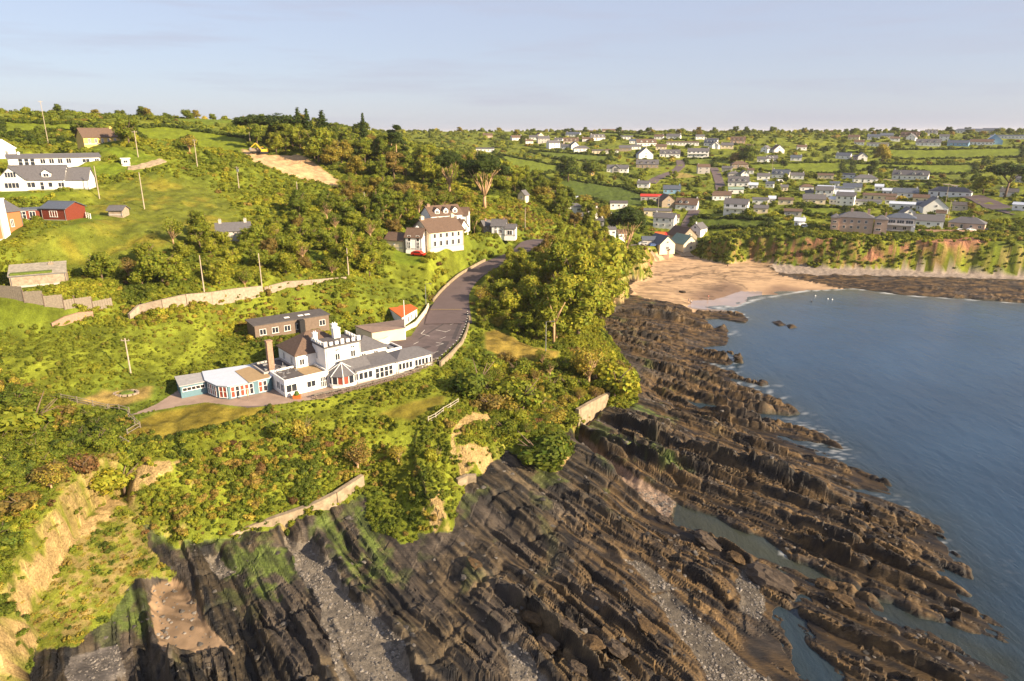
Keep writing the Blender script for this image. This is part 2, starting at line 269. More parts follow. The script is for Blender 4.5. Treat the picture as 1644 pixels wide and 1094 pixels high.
def ground_mat(name, rough, s1, v1, s2, v2, bump, spec=.25, strata=False):
    m, n, l, b = nmat(name)
    at = n.new('ShaderNodeAttribute'); at.attribute_name = 'Col'
    ge = n.new('ShaderNodeNewGeometry'); pos = ge.outputs['Position']; hs = []
    cur = at.outputs['Color']
    for s, v in ((s1, v1), (s2, v2)):
        nz = n.new('ShaderNodeTexNoise'); nz.inputs['Scale'].default_value = s; nz.inputs['Detail'].default_value = 5; nz.inputs['Roughness'].default_value = .7
        if strata:
            mp = n.new('ShaderNodeMapping'); mp.inputs['Rotation'].default_value = (0, 0, R(43)); mp.inputs['Scale'].default_value = (.22, 1, 1)
            l.new(pos, mp.inputs[0]); l.new(mp.outputs[0], nz.inputs['Vector'])
        else: l.new(pos, nz.inputs['Vector'])
        mr = n.new('ShaderNodeMapRange'); mr.inputs[1].default_value = .3; mr.inputs[2].default_value = .7; mr.inputs[3].default_value = 1 - v; mr.inputs[4].default_value = 1 + v
        l.new(nz.outputs['Fac'], mr.inputs[0])
        mx = n.new('ShaderNodeMix'); mx.data_type = 'RGBA'; mx.blend_type = 'MULTIPLY'; mx.inputs[0].default_value = 1
        l.new(cur, mx.inputs[6]); l.new(mr.outputs[0], mx.inputs[7]); cur = mx.outputs[2]; hs.append(nz.outputs['Fac'])
    l.new(cur, b.inputs['Base Color']); setin(b, Roughness=rough); b.inputs['Specular IOR Level'].default_value = spec
    bp = n.new('ShaderNodeBump'); bp.inputs['Strength'].default_value = 1; bp.inputs['Distance'].default_value = bump
    ad = n.new('ShaderNodeMath'); ad.operation = 'ADD'; l.new(hs[0], ad.inputs[0]); l.new(hs[1], ad.inputs[1]); l.new(ad.outputs[0], bp.inputs['Height']); l.new(bp.outputs[0], b.inputs['Normal'])
    return m

def add_mesh(name, V, F, m=None, col=None, smooth=False, parent=None, shared=None):
    me = bpy.data.meshes.new(name); V = np.asarray(V, 'f'); F = np.asarray(F)
    me.vertices.add(len(V)); me.vertices.foreach_set('co', V.ravel())
    k = F.shape[1]; me.loops.add(F.size); me.loops.foreach_set('vertex_index', F.ravel().astype('i'))
    me.polygons.add(len(F)); me.polygons.foreach_set('loop_start', (np.arange(len(F)) * k).astype('i'))
    me.polygons.foreach_set('use_smooth', np.full(len(F), smooth))
    me.update(calc_edges=True)
    if col is not None:
        a = me.color_attributes.new('Col', 'FLOAT_COLOR', 'POINT'); c = np.ones((len(V), 4), 'f'); c[:, :3] = col; a.data.foreach_set('color', c.ravel())
    if m: me.materials.append(m)
    o = bpy.data.objects.new(name, me); COL.objects.link(o)
    if parent: o.parent = parent
    return o

# ------------------------------------------------------------------ regions of the ground (photo outline -> plan)
def zf(f, pts): return GP([f(*p) for p in pts])
FIELDS = [zf(ZA, p) for p in ([(480,450),(700,430),(1000,470),(1150,520),(1190,590),(1000,590),(850,560),(640,530),(500,500)], [(240,270),(620,340),(620,380),(450,400),(300,380)],
  [(390,240),(940,280),(900,320),(750,310),(600,300)], [(860,128),(1300,150),(1640,158),(1640,170),(1300,178),(860,150)])]
FIELDS += [zf(ZB, p) for p in ([(680,480),(1000,470),(1640,460),(1640,560),(1050,555),(700,530)], [(200,960),(900,990),(880,1060),(170,1060)], [(1150,860),(1580,880),(1560,940),(1250,950)], [(110,430),(390,430),(370,500),(130,480)])]
FIELDS += [zf(ZC, p) for p in ([(0,470),(1200,480),(1200,560),(800,570),(740,540),(450,510),(0,550)], [(0,340),(420,340),(1640,330),(1640,415),(1000,430),(500,430),(300,380),(0,375)], [(520,640),(800,640),(760,700),(540,690)])]
FIELDS += [GP(p) for p in ([(205,203),(281,206),(402,224),(402,236),(366,242),(307,234),(230,224)], [(0,197),(164,202),(136,211),(77,213),(0,218)], [(0,222),(60,220),(130,226),(60,232)])]
FIELD_TONE = [0, 1, .6, .9, 1.0, .4, .8, .6, 1.0, 1.0, .7, 1.3, 1.1, .4]
MOWN = [zf(ZB, [(0,560),(120,560),(240,600),(0,608)])]
LAWNS = [GP(p) for p in ([(779,533),(800,530),(830,546),(856,558),(899,566),(894,576),(830,579),(779,563)], [(207,686),(249,665),(332,648),(372,656),(430,656),(415,667),(330,692),(230,716),(207,712)],
  [(609,665),(715,637),(712,650),(664,676),(612,674)], [(120,650),(165,630),(245,622),(240,640),(200,652)], [(0,480),(80,492),(120,503),(60,518),(0,525)])]
LAWN_COL = [(.20,.145,.03), (.17,.135,.02), (.15,.125,.018), (.23,.165,.05), (.10,.125,.012)]
GARD = [GP(p) for p in ([(0,300),(50,312),(120,312),(60,318),(0,320)], [(130,272),(200,262),(245,262),(190,285),(130,290)], [(640,380),(690,410),(672,425),(630,420)], [(120,365),(165,352),(160,345),(128,350)], [(150,240),(200,240),(260,258),(200,262)], [(430,195),(330,200),(250,190)])]
MEADOW = [GP(p) for p in ([(130,330),(200,290),(330,290),(385,340),(350,390),(240,420),(130,430),(40,420),(40,385),(110,370)],)]
BARE = [GP(p) for p in ([(172,785),(120,835),(75,895),(28,955),(40,980),(90,917),(137,862),(182,818),(205,806)], [(225,755),(262,738),(290,740),(280,760),(240,787),(218,800),(205,800),(208,780)],
  [(721,706),(732,679),(762,659),(790,669),(786,683),(752,681),(732,705),(727,735)], [(738,720),(772,717),(790,737),(807,751),(790,764),(766,757),(738,764)], [(684,819),(706,795),(713,832),(700,850),(691,839)], [(892,737),(919,730),(919,751),(895,754)],
  [(935,492),(968,491),(1005,490),(1003,465),(985,446),(970,462)], [(1028,444),(1047,435),(1043,415),(1028,424)], [(1180,388),(1300,387),(1388,388),(1388,397),(1300,397),(1185,396)], [(1426,389),(1462,394),(1454,412),(1426,410)], [(1470,387),(1608,384),(1582,392),(1531,404),(1470,406)],
  [(-30,1110),(-20,1020),(40,1008),(57,1035),(25,1100)], [(1270,399),(1288,400),(1285,418),(1272,412)], [(1395,408),(1420,412),(1400,424),(1385,420)])]
SITE = GP([(388,240),(430,249),(480,250),(510,265),(542,288),(540,301),(490,289),(440,272),(405,258)])
SLUMP = PZ([(172,800),(210,800),(235,840),(262,870),(285,885),(230,900),(195,930),(120,995),(55,1010),(25,975),(80,905),(120,855)], 7)
ALGAE = [PZ(p, 2.2) for p in ([(951,690),(1012,716),(1091,741),(1106,753),(1070,751),(1002,728),(958,708)], [(1019,659),(1062,671),(1050,678),(1015,668)], [(357,910),(400,895),(450,890),(475,905),(470,928),(430,925),(395,925),(365,928)],
  [(141,960),(190,955),(235,980),(232,1020),(190,1010),(150,990)], [(500,840),(530,850),(590,960),(570,940),(520,880)], [(400,935),(440,940),(438,955),(410,950)], [(0,985),(60,1010),(20,1060),(0,1050)], [(560,800),(600,860),(640,940),(600,920),(570,850)], [(240,880),(300,885),(380,868),(400,880),(300,905),(240,900)])]
def inany(x, y, polys, w=.6):
    m = np.zeros(np.shape(x)); 
    for p in polys: m = np.maximum(m, sstep(-w, w, sdist(x, y, p)))
    return m

# ------------------------------------------------------------------ the ground mesh: rings round the viewpoint, finer where the place has fine detail
ang = np.concatenate([np.linspace(-75, -41, 26)[:-1], np.linspace(-41, 41, 900), np.linspace(41, 75, 26)[1:]])
rad = np.concatenate([np.linspace(30, 62, 30)[:-1], np.linspace(62, 150, 400)[:-1], 150 * (340 / 150) ** np.linspace(0, 1, 240)[:-1], 340 * (1100 / 340) ** np.linspace(0, 1, 150)[:-1], 1100 * (30000 / 1100) ** np.linspace(0, 1, 14)])
TH, RR = np.meshgrid(np.radians(ang), rad); X = RR * np.sin(TH); Y = RR * np.cos(TH)
Z, K, DL, DS, WD, DR = kind_and_height(X, Y)
nr, nc = X.shape; x = X.ravel(); y = Y.ravel(); z = Z.ravel(); k = K.ravel(); dl = DL.ravel(); ds = DS.ravel()
gy, gx = np.gradient(Z, axis=0), np.gradient(Z, axis=1)
slope = np.hypot(gy / np.gradient(RR, axis=0), gx / (RR * np.gradient(TH, axis=1))).ravel()
C = np.zeros((len(x), 3)); 
def tone(c): return np.array(c)
# land
g1 = .5 + .25 * (np.hypot(x, y) > 345) + .5 * np.clip(fbm(x / 30, y / 30, 4, 100) * 1.3, -1, .6); g2 = .5 + .5 * np.clip(fbm(x / 4, y / 4, 4, 110) * 1.3, -1, 1)
gc = tone([.085, .115, .014]) * (1 - g1[:, None]) + tone([.17, .19, .018]) * g1[:, None]; gc = gc * (.6 + .7 * g2[:, None])
C[:] = gc
md = inany(x, y, MEADOW, 8)[:, None]; C = C * (1 - md) + md * (tone([.11, .125, .016]) * (.75 + .5 * g2[:, None]) + tone([.07, .035, .004]) * np.clip(1.8 * fbm(x / 9, y / 9, 4, 115), 0, 1)[:, None])
for p, t in zip(FIELDS, FIELD_TONE):
    m = sstep(-1.5, 1.5, sdist(x, y, p))[:, None]; st = (.94 + .06 * np.sin((x * .5 + y * .85) * 1.1))[:, None]
    C = C * (1 - m) + m * (tone([.075, .105, .018]) * (1 - t) + tone([.135, .17, .014]) * t) * (.86 + .28 * g2[:, None]) * st
for p in MOWN: m = sstep(-1, 1, sdist(x, y, p))[:, None]; C = C * (1 - m) + m * tone([.26, .2, .06])
for p, c in zip(LAWNS, LAWN_COL):
    m = sstep(-.7, .7, sdist(x, y, p))[:, None]; C = C * (1 - m) + m * tone(c) * (.7 + .6 * g2[:, None])
for p in GARD: m = sstep(-.7, .7, sdist(x, y, p))[:, None]; C = C * (1 - m) + m * tone([.12, .16, .014]) * (.8 + .4 * g2[:, None])
sl = sstep(-1, 1.5, sdist(x, y, SLUMP) + 1.5 * fbm(x / 3, y / 3, 3, 118)); patch = sstep(-.3, .15, fbm(x / 1.7, y / 1.7, 5, 119, .65))
sc = tone([.21, .16, .055]) * (1 - patch[:, None]) + tone([.13, .14, .018]) * patch[:, None]
C = C * (1 - sl[:, None]) + sc * (.75 + .5 * g2[:, None]) * sl[:, None]
bare = inany(x, y, BARE, 1.0); nb = fbm(x / 2.2, y / 2.2, 4, 121)
bare = sstep(.35, .65, bare + .55 * nb * (bare > .02)) 
steep = .62 * sstep(1.3, 2.2, slope) * (dl > 0) * sstep(-.1, .4, nb + .15) * (dl < 16)
bare = np.maximum(bare, steep * .9)
bc = tone([.40, .28, .12]) * (.72 + .55 * (.5 + .5 * fbm(x / 1.3, y / 1.3, 3, 123)))[:, None]
pink = (y > 290)[:, None]; bc = np.where(pink, tone([.30, .15, .085]) * (.7 + .5 * g2[:, None]), bc)
C = C * (1 - bare[:, None]) + bc * bare[:, None]
site = sstep(-1, 1, sdist(x, y, SITE)); C = C * (1 - site[:, None]) + site[:, None] * tone([.50, .33, .17]) * (.75 + .4 * g2[:, None])
# rock
rk = (k == 0) | (k == 4); s, r = pol(x, y)
b1 = rnd(np.floor(s / 1.9 + .5 * noise(s / 6, r / 9, 130)), 3); b2 = .5 + .5 * np.clip(fbm(s / 1.1, r / 5, 4, 131), -1, 1); b2 = sstep(.25, .8, b2); b3 = .5 + .5 * np.clip(fbm(x / 12, y / 12, 3, 133) * 1.4, -1, 1)
rc = tone([.011, .0095, .008]) * (1 - b2[:, None]) + tone([.145, .108, .062]) * b2[:, None]
rc = rc * (.45 + 1.0 * b1[:, None] ** 1.5)
low = (1 - sstep(1.8, 4.5, z + .5 * fbm(x / 4, y / 4, 2, 137))) * sstep(-25, 30, x + (y - 80) * .2)      # weed-covered beds towards the sea
rc = rc * (1 - low[:, None]) + low[:, None] * (tone([.020, .012, .006]) * (1 - b2[:, None]) + tone([.19, .115, .042]) * b2[:, None]) * (.7 + .5 * b1[:, None])
grey = sstep(.25, .6, b3 - .35 * low) * sstep(.4, .75, b1); rc = rc * (1 - .8 * grey[:, None]) + .8 * grey[:, None] * tone([.085, .068, .054]) * (.7 + .5 * b2[:, None])
wet = 1 - sstep(.1, .55, z); rc = rc * (1 - .6 * wet[:, None]) * .6
al = np.zeros(len(x))
for p in ALGAE: al = np.maximum(al, sstep(-1, .8, sdist(x, y, p) + 1.6 * fbm(x / 2, y / 2, 3, 140)))
al = np.maximum(al, .55 * sstep(.35, .7, fbm(x / 6, y / 6, 4, 142) + .25 * (1 - sstep(-14, -2, dl) * -1) * 0) * sstep(-22, -3, dl) * (z > 1))
rc = rc * (1 - al[:, None]) + al[:, None] * tone([.075, .10, .018]) * (.4 + .8 * b2[:, None])
C = np.where(rk[:, None], rc, C); C = np.where((k == 4)[:, None], tone([.10, .088, .078]) * (.8 + .3 * g2[:, None]), C)
pn = (.5 + .5 * np.clip(fbm(x / 1.2, y / 1.2, 4, 150), -1, 1))[:, None]
C = np.where((k == 1)[:, None], (tone([.075, .065, .054]) * (1 - pn) + tone([.20, .17, .13]) * pn) * (1 - .35 * (x > 15)[:, None]), C)
wt = sstep(-2.5, 8, sdist(x, y, PZ([(1115,500),(1090,470),(1140,455),(1170,445),(1215,470),(1230,455),(1330,460),(1380,470),(1215,482)], .8)) + 3 * fbm(x / 14, y / 14, 3, 155))[:, None]
SL = np.full(x.shape, 99.)
for pl__ in ([(1042,447),(1075,438),(1110,433),(1165,429)], [(1058,455),(1100,446),(1140,440),(1195,438),(1240,440)], [(1060,450),(1120,441),(1150,436)], [(1150,441),(1180,452),(1200,462)]): SL = np.minimum(SL, segdist(x + fbm(x / 6, y / 6, 3, 301) * 3, y + fbm(x / 5, y / 5, 3, 302) * 2.5, PZ(pl__, 1.2), False))
wl_ = sstep(.62, .72, 1 - np.abs(fbm(x / 22 + .7 * (y / 9), y / 5, 3, 157) * 2.2))[:, None] * (dl > -32)[:, None] * .35
sandc = (tone([.43, .29, .17]) * (1 - wt) + tone([.20, .13, .085]) * wt) * (.88 + .2 * g2[:, None]) * (1 - wl_) * (1 - .5 * (1 - sstep(.3, 1.3, SL))[:, None])
sandc = sandc * (1 - .42 * (y < 100)[:, None] * (.6 + .8 * g2[:, None]) * (.85 + .3 * pn)); sheen = sdist(x, y, PZ([(1100,496),(1112,484),(1146,483),(1187,469),(1222,468),(1226,484),(1187,496),(1150,502)], .3)) > 0; sandc = np.where(sheen[:, None], tone([.30, .24, .21]), sandc)
C = np.where((k == 2)[:, None], sandc, C); C = np.where((k == 3)[:, None], tone([.24, .17, .12]) * (.6 + .7 * pn), C)
C = np.where((k == 5)[:, None], (tone([.20, .16, .13]) * (1 - pn) + tone([.34, .28, .23]) * pn), C)
C = np.where((k == 12)[:, None], tone([.115, .088, .085]) * (.85 + .25 * g2[:, None]), C)
apron = sstep(-.3, .3, sdist(x, y, PZ([(200,680),(300,652),(440,652),(520,641),(600,618),(660,601),(690,584),(676,578),(560,606),(430,625),(300,618),(240,640)], 16)))[:, None] * (k == 12)[:, None]
C = C * (1 - apron) + apron * tone([.31, .225, .175]) * (.85 + .2 * g2[:, None])
under = (ds < -.2) & (dl < 0); C = np.where(under[:, None], C * .55 + tone([.02, .03, .02]) * .45, C)
C = np.clip(C, .003, .9)
IDX = np.arange(nr * nc).reshape(nr, nc); k = np.where(sheen & (k == 2), 6, k); Q = np.stack([IDX[:-1, :-1], IDX[:-1, 1:], IDX[1:, 1:], IDX[1:, :-1]], -1).reshape(-1, 4)
fk = np.where((bare > .5) & (k == 10), 11, k)[Q[:, 0]]
M_rock = ground_mat('weathered_rock', .62, 1.6, .35, 6, .3, .12, .35, True); M_land = ground_mat('rough_grass', .9, .8, .3, 5, .35, .10, .1)
M_sand = ground_mat('sand', .8, .4, .08, 3, .06, .02); M_peb = ground_mat('pebbles', .8, 3, .35, 9, .3, .08); M_tar = ground_mat('asphalt', .8, .35, .22, 6, .08, .006, .3)
M_earth = ground_mat('bare_earth', .9, .7, .3, 3.5, .4, .45, .1)
V = np.c_[x, y, z]
for name, ids, m, sm in (('rock_ledges', (0,), M_rock, False), ('rock_slab', (4,), M_rock, False), ('pebble_beach', (1,), M_peb, True), ('sandy_beach', (2,), M_sand, True), ('wet_sand', (6,), mat('wet_sand', (.30, .235, .20), .12, .06, .3, 0, .6), True), ('gully_floor', (3,), M_peb, True), ('shingle_beach', (5,), M_peb, True), ('hillside', (10,), M_land, True), ('earth_cliff', (11,), M_earth, False), ('car_park', (12,), M_tar, True)):
    f = Q[np.isin(fk, ids)]
    if not len(f): continue
    u, inv = np.unique(f, return_inverse=True); o = add_mesh(name, V[u], inv.reshape(f.shape), m, C[u], sm); o['kind'] = 'structure'
# ------------------------------------------------------------------ the sea
def sea_mat():
    m, n, l, b = nmat('sea_water'); at = n.new('ShaderNodeAttribute'); at.attribute_name = 'Col'; l.new(at.outputs['Color'], b.inputs['Base Color'])
    setin(b, Roughness=.2, IOR=1.33); b.inputs['Specular IOR Level'].default_value = .5
    ge = n.new('ShaderNodeNewGeometry'); cur = None
    for sc_, rot, dist, st in ((.55, 25, .10, (1, .35, 1)), (1.7, 40, .05, (1, .45, 1)), (5, -20, .02, (1, 1, 1)), (.12, 10, .25, (1, .5, 1))):
        mp = n.new('ShaderNodeMapping'); mp.inputs['Rotation'].default_value = (0, 0, R(rot)); mp.inputs['Scale'].default_value = st
        nz = n.new('ShaderNodeTexNoise'); nz.inputs['Scale'].default_value = sc_; nz.inputs['Detail'].default_value = 3
        l.new(ge.outputs['Position'], mp.inputs[0]); l.new(mp.outputs[0], nz.inputs['Vector'])
        bp = n.new('ShaderNodeBump'); bp.inputs['Strength'].default_value = 1; bp.inputs['Distance'].default_value = dist * 1.6; l.new(nz.outputs['Fac'], bp.inputs['Height'])
        if cur: l.new(cur, bp.inputs['Normal'])
        cur = bp.outputs[0]
    l.new(cur, b.inputs['Normal']); return m
ang2 = np.linspace(-75, 75, 420); rad2 = np.concatenate([np.linspace(20, 150, 200)[:-1], 150 * (400 / 150) ** np.linspace(0, 1, 120)[:-1], 400 * (50000 / 400) ** np.linspace(0, 1, 30)])
T2, R2 = np.meshgrid(np.radians(ang2), rad2); sx = (R2 * np.sin(T2)).ravel(); sy = (R2 * np.cos(T2)).ravel()
dss = segdist(sx, sy, SHORE); dss = np.where(inside(sx, sy, SHORE), dss, -dss)
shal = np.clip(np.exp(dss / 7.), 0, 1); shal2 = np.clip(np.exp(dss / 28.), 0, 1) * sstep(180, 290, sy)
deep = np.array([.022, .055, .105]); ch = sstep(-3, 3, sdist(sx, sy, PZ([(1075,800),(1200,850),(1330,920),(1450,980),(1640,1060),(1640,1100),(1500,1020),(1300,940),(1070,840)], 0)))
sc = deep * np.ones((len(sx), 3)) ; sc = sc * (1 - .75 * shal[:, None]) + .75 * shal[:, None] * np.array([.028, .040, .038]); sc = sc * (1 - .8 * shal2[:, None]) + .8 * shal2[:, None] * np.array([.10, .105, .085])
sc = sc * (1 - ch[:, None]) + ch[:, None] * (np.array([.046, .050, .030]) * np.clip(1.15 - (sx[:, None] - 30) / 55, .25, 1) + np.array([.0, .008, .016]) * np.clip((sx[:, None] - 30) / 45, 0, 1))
sc = sc * (.72 + .55 * sstep(60, 290, sy) + .12 * fbm(sx / 40, sy / 25, 3, 165))[:, None]  # reflection gradient put into the water colour, darker close by, plus random tonal patches
# foam round the outer ledges and along the beach
fo = .6 * sstep(.2, .6, fbm(sx / 1.1, sy / .8, 4, 160)) * sstep(-5, -.5, dss) * sstep(.1, .5, noise(sx / 16, sy / 16, 161) + .2) * (sx > 40) * (sy > 85)
lace = sstep(.35, .6, fbm(sx / 2.4, sy / 1.3, 4, 162)) * sstep(-2, 6, sdist(sx, sy, PZ([(1560,890),(1600,870),(1660,880),(1660,960),(1600,950),(1565,930)], 0))) * .35
surf = np.exp(-((dss + .8 + .5 * noise(sx / 5, sy / 5, 163)) / .5) ** 2) * (sy > 225) * (sx > 65) * .8
sc = sc * (1 - np.clip(fo * .7 + lace * .12 + surf, 0, .9)[:, None]) + np.clip(fo * .7 + lace * .12 + surf, 0, .9)[:, None] * np.array([.6, .62, .62])
n2r, n2c = T2.shape; I2 = np.arange(n2r * n2c).reshape(n2r, n2c); F2 = np.stack([I2[:-1, :-1], I2[:-1, 1:], I2[1:, 1:], I2[1:, :-1]], -1).reshape(-1, 4)
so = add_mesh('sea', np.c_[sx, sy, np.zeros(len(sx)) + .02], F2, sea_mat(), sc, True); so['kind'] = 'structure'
FOOT = []; FOOTPOLY = []; GUT = True
# ------------------------------------------------------------------ small mesh kit
class MB:
    def __init__(s): s.v = []; s.f = []; s.m = []
    def quad(s, *p, m=0):
        i = len(s.v); s.v += [tuple(q) for q in p]; s.f.append(tuple(range(i, i + len(p)))); s.m.append(m)
    def box(s, c, d, m=0, rz=0):
        x, y, z = [q / 2 for q in d]; i = len(s.v); ca, sa = math.cos(rz), math.sin(rz)
        for sx, sy, sz in ((-1,-1,-1),(1,-1,-1),(1,1,-1),(-1,1,-1),(-1,-1,1),(1,-1,1),(1,1,1),(-1,1,1)):
            px, py = sx * x, sy * y; s.v.append((c[0] + px * ca - py * sa, c[1] + px * sa + py * ca, c[2] + sz * z))
        for f in ((3,2,1,0),(4,5,6,7),(0,1,5,4),(1,2,6,5),(2,3,7,6),(3,0,4,7)): s.f.append(tuple(i + q for q in f)); s.m.append(m)
        return s
    def bar(s, a, b, r, n=6, r2=None, m=0):
        a = Vector(a); b = Vector(b); d = (b - a).normalized(); u = d.orthogonal().normalized(); w = d.cross(u); i = len(s.v); r2 = r if r2 is None else r2
        for p, q in ((a, r), (b, r2)):
            for k in range(n): t = 2 * math.pi * k / n; s.v.append(tuple(p + u * math.cos(t) * q + w * math.sin(t) * q))
        for k in range(n): s.f.append((i + k, i + (k + 1) % n, i + n + (k + 1) % n, i + n + k)); s.m.append(m)
        s.f.append(tuple(i + n + k for k in range(n))); s.m.append(m); s.f.append(tuple(i + n - 1 - k for k in range(n))); s.m.append(m); return s
    def prism(s, poly, z0, z1, m=0, cap=True):
        n = len(poly)
        zz = z1 if isinstance(z1, (list, tuple)) else [z1] * n
        for i in range(n):
            a, b = poly[i], poly[(i + 1) % n]; s.quad((*a, z0), (*b, z0), (*b, zz[(i + 1) % n]), (*a, zz[i]), m=m)
        if cap: s.quad(*[(*p, q) for p, q in zip(poly, zz)], m=m); s.quad(*[(*p, z0) for p in poly[::-1]], m=m)
        return s
    def build(s, name, mats, parent=None, smooth=False, loc=None):
        me = bpy.data.meshes.new(name); me.from_pydata(s.v, [], s.f); 
        for q in (mats if isinstance(mats, (list, tuple)) else [mats]): me.materials.append(q)
        me.polygons.foreach_set('material_index', s.m); me.polygons.foreach_set('use_smooth', [smooth] * len(s.f)); me.update()
        o = bpy.data.objects.new(name, me); COL.objects.link(o); o.parent = parent
        if loc: o.location = loc
        return o
def tag(o, label, cat, group=None, kind=None):
    o['label'] = label; o['category'] = cat
    if group: o['group'] = group
    o['kind'] = kind or 'thing'
    return o
def thing(name, label, cat, loc=(0, 0, 0), rz=0, group=None):
    o = bpy.data.objects.new(name, None); COL.objects.link(o); o.location = loc; o.rotation_euler = (0, 0, rz); o.empty_display_size = .3; return tag(o, label, cat, group)
def clone(o, parent=None, name=None):
    c = o.copy(); COL.objects.link(c); c.parent = parent
    for ch in list(o.children): clone(ch, c)
    return c
def copies(o, loc, rz=0, scale=None, label=None):
    c = clone(o); c.location = loc; c.rotation_euler = (0, 0, rz)
    if scale: c.scale = scale if hasattr(scale, '__len__') else (scale,) * 3
    if label: c['label'] = label
    return c
WHITE = mat('white_render', (.80, .78, .74), .75, .07, .6, .01); CREAM = mat('cream_render', (.72, .60, .42), .8, .08, .6, .01); SLATE = mat('slate', (.115, .11, .115), .6, .25, 2.5, .03, .4)
SLATE2 = mat('blue_slate', (.085, .10, .13), .55, .25, 2.5, .03, .4); BROWN = mat('brown_tiles', (.13, .085, .06), .75, .3, 2.5, .04); STONE = mat('rubble_stone', (.33, .26, .19), .9, .35, 2.2, .06); PINKR = mat('pinkish_render', (.52, .36, .27), .85, .15, .8, .02)
GREYR = mat('grey_render', (.42, .39, .36), .85, .12, .8, .02); BRICK = mat('orange_brick', (.42, .15, .06), .85, .2, 6, .02); REDW = mat('red_stained_boards', (.17, .036, .018), .7, .25, 3, .02); TEAL = mat('teal_paint', (.11, .20, .24), .6, .12, 1, .0)
GLASS = mat('window_glass', (.025, .03, .04), .08, .2, .4, 0, .7); FRAME = mat('white_frames', (.8, .79, .76), .5, .04); TIMBER = mat('weathered_timber', (.22, .185, .14), .85, .3, 4, .02); CONC = mat('old_concrete', (.30, .235, .155), .9, .45, .9, .08)
FELT = mat('roofing_felt', (.10, .09, .088), .8, .25, 1.2, .02); TANR = mat('tan_felt', (.34, .24, .13), .85, .12, 1.2, .01); MEMB = mat('pale_blue_sheet_roof', (.50, .55, .64), .45, .06, .8, .0); ORANGE = mat('orange_roof', (.55, .13, .03), .7, .2, 2, .02); REDR = mat('red_roof', (.50, .045, .03), .6, .15, 2, .02)
DARKW = mat('dark_brown_cladding', (.17, .125, .095), .85, .2, 2, .02); YELL = mat('yellow_render', (.62, .43, .12), .8, .1, .8, .01); LBLUE = mat('light_blue_paint', (.22, .38, .55), .7, .1, 1); METAL = mat('grey_metal', (.3, .3, .31), .45, .1, 2, 0, .5, .6); BLACK = mat('black_paint', (.02, .02, .022), .5, .1)
GREEN = mat('green_sheeting', (.20, .28, .22), .6, .15, 1); CURT = mat('red_curtain', (.28, .06, .035), .8, .15, 3); YPAINT = mat('yellow_machine_paint', (.62, .40, .03), .5, .1); POLEM = mat('grey_pole_timber', (.40, .33, .25), .85, .2, 3); BRICKR = mat('weathered_brick', (.33, .205, .14), .9, .3, 3, .04)

_wm = {}
def win_mesh(w, h, bars=1, dark=None):
    key = (round(w, 2), round(h, 2), bars, dark.name if dark else '')
    if key in _wm: return _wm[key]
    b = MB(); t = .07 if w > .5 else .04; dp = .10
    b.quad((-w/2, -.03, 0), (w/2, -.03, 0), (w/2, -.03, h), (-w/2, -.03, h), m=1)
    for x in [-w/2, w/2] + [-w/2 + w * k / (bars + 1) for k in range(1, bars + 1)]: b.box((x, -.05, h/2), (t, dp, h + t), 0)
    b.box((0, -.06, -.02), (w + .16, dp + .05, t + .02), 0); b.box((0, -.05, h), (w + t, dp - .02, t), 0)
    if h > 1.6: b.box((0, -.045, h * .55), (w, dp - .03, t * .8), 0)
    me = bpy.data.meshes.new('window'); me.from_pydata(b.v, [], b.f); me.materials.append(FRAME); me.materials.append(dark or GLASS); me.polygons.foreach_set('material_index', b.m); me.update(); _wm[key] = me; return me
def window(parent, x, y, z, w, h, rz=0, bars=1, dark=None, name='window'):
    o = bpy.data.objects.new(name, win_mesh(w, h, bars, dark)); COL.objects.link(o); o.parent = parent; o.location = (x, y, z); o.rotation_euler = (0, 0, rz); return o
def roof_gable(w, d, h, rh, ov=.35, t=.16):
    b = MB(); e = rh * ov / (d / 2); W = w / 2 + ov; D = d / 2 + ov
    for s in (-1, 1):
        lo = [(-W, s * D, h - e), (W, s * D, h - e)]; hi = [(W, 0, h + rh), (-W, 0, h + rh)]
        top = [(*p[:2], p[2] + t) for p in lo + hi]; bot = lo + hi
        if s > 0: top = top[::-1]; bot = bot[::-1]
        b.quad(*top); b.quad(*bot[::-1])
        for i in range(4): a, c = i, (i + 1) % 4; b.quad(bot[a], bot[c], top[c], top[a])
    b.box((0, 0, h + rh + t), (2 * W, .22, .12)); return b
def roof_hip(w, d, h, rh, ov=.35, t=.14, frac=1.0):
    b = MB(); W = w / 2 + ov; D = d / 2 + ov; r = max(0, (w - d) / 2) * frac; e = .12
    q = [(-W, -D, h - e), (W, -D, h - e), (W, D, h - e), (-W, D, h - e)]; p = [(-r, 0, h + rh), (r, 0, h + rh)]
    up = lambda a: (a[0], a[1], a[2] + t); Q = [up(a) for a in q]; P = p
    b.quad(Q[0], Q[1], P[1], P[0]); b.quad(Q[2], Q[3], P[0], P[1]); b.quad(Q[1], Q[2], P[1]); b.quad(Q[3], Q[0], P[0])
    b.quad(*q[::-1])
    for i in range(4): b.quad(q[i], q[(i + 1) % 4], Q[(i + 1) % 4], Q[i])
    return b
def chimney(parent, x, y, z0, z1, s=.7, m=None):
    b = MB(); b.box((0, 0, (z1 - z0) / 2), (s, s * .75, z1 - z0)); b.box((0, 0, z1 - z0 - .1), (s + .16, s * .75 + .16, .14))
    for dx in (-s * .22, s * .22): b.bar((dx, 0, z1 - z0 - .03), (dx, 0, z1 - z0 + .3), .1, 6, .08)
    o = b.build('chimney', m or WHITE, parent); o.location = (x, y, z0); return o
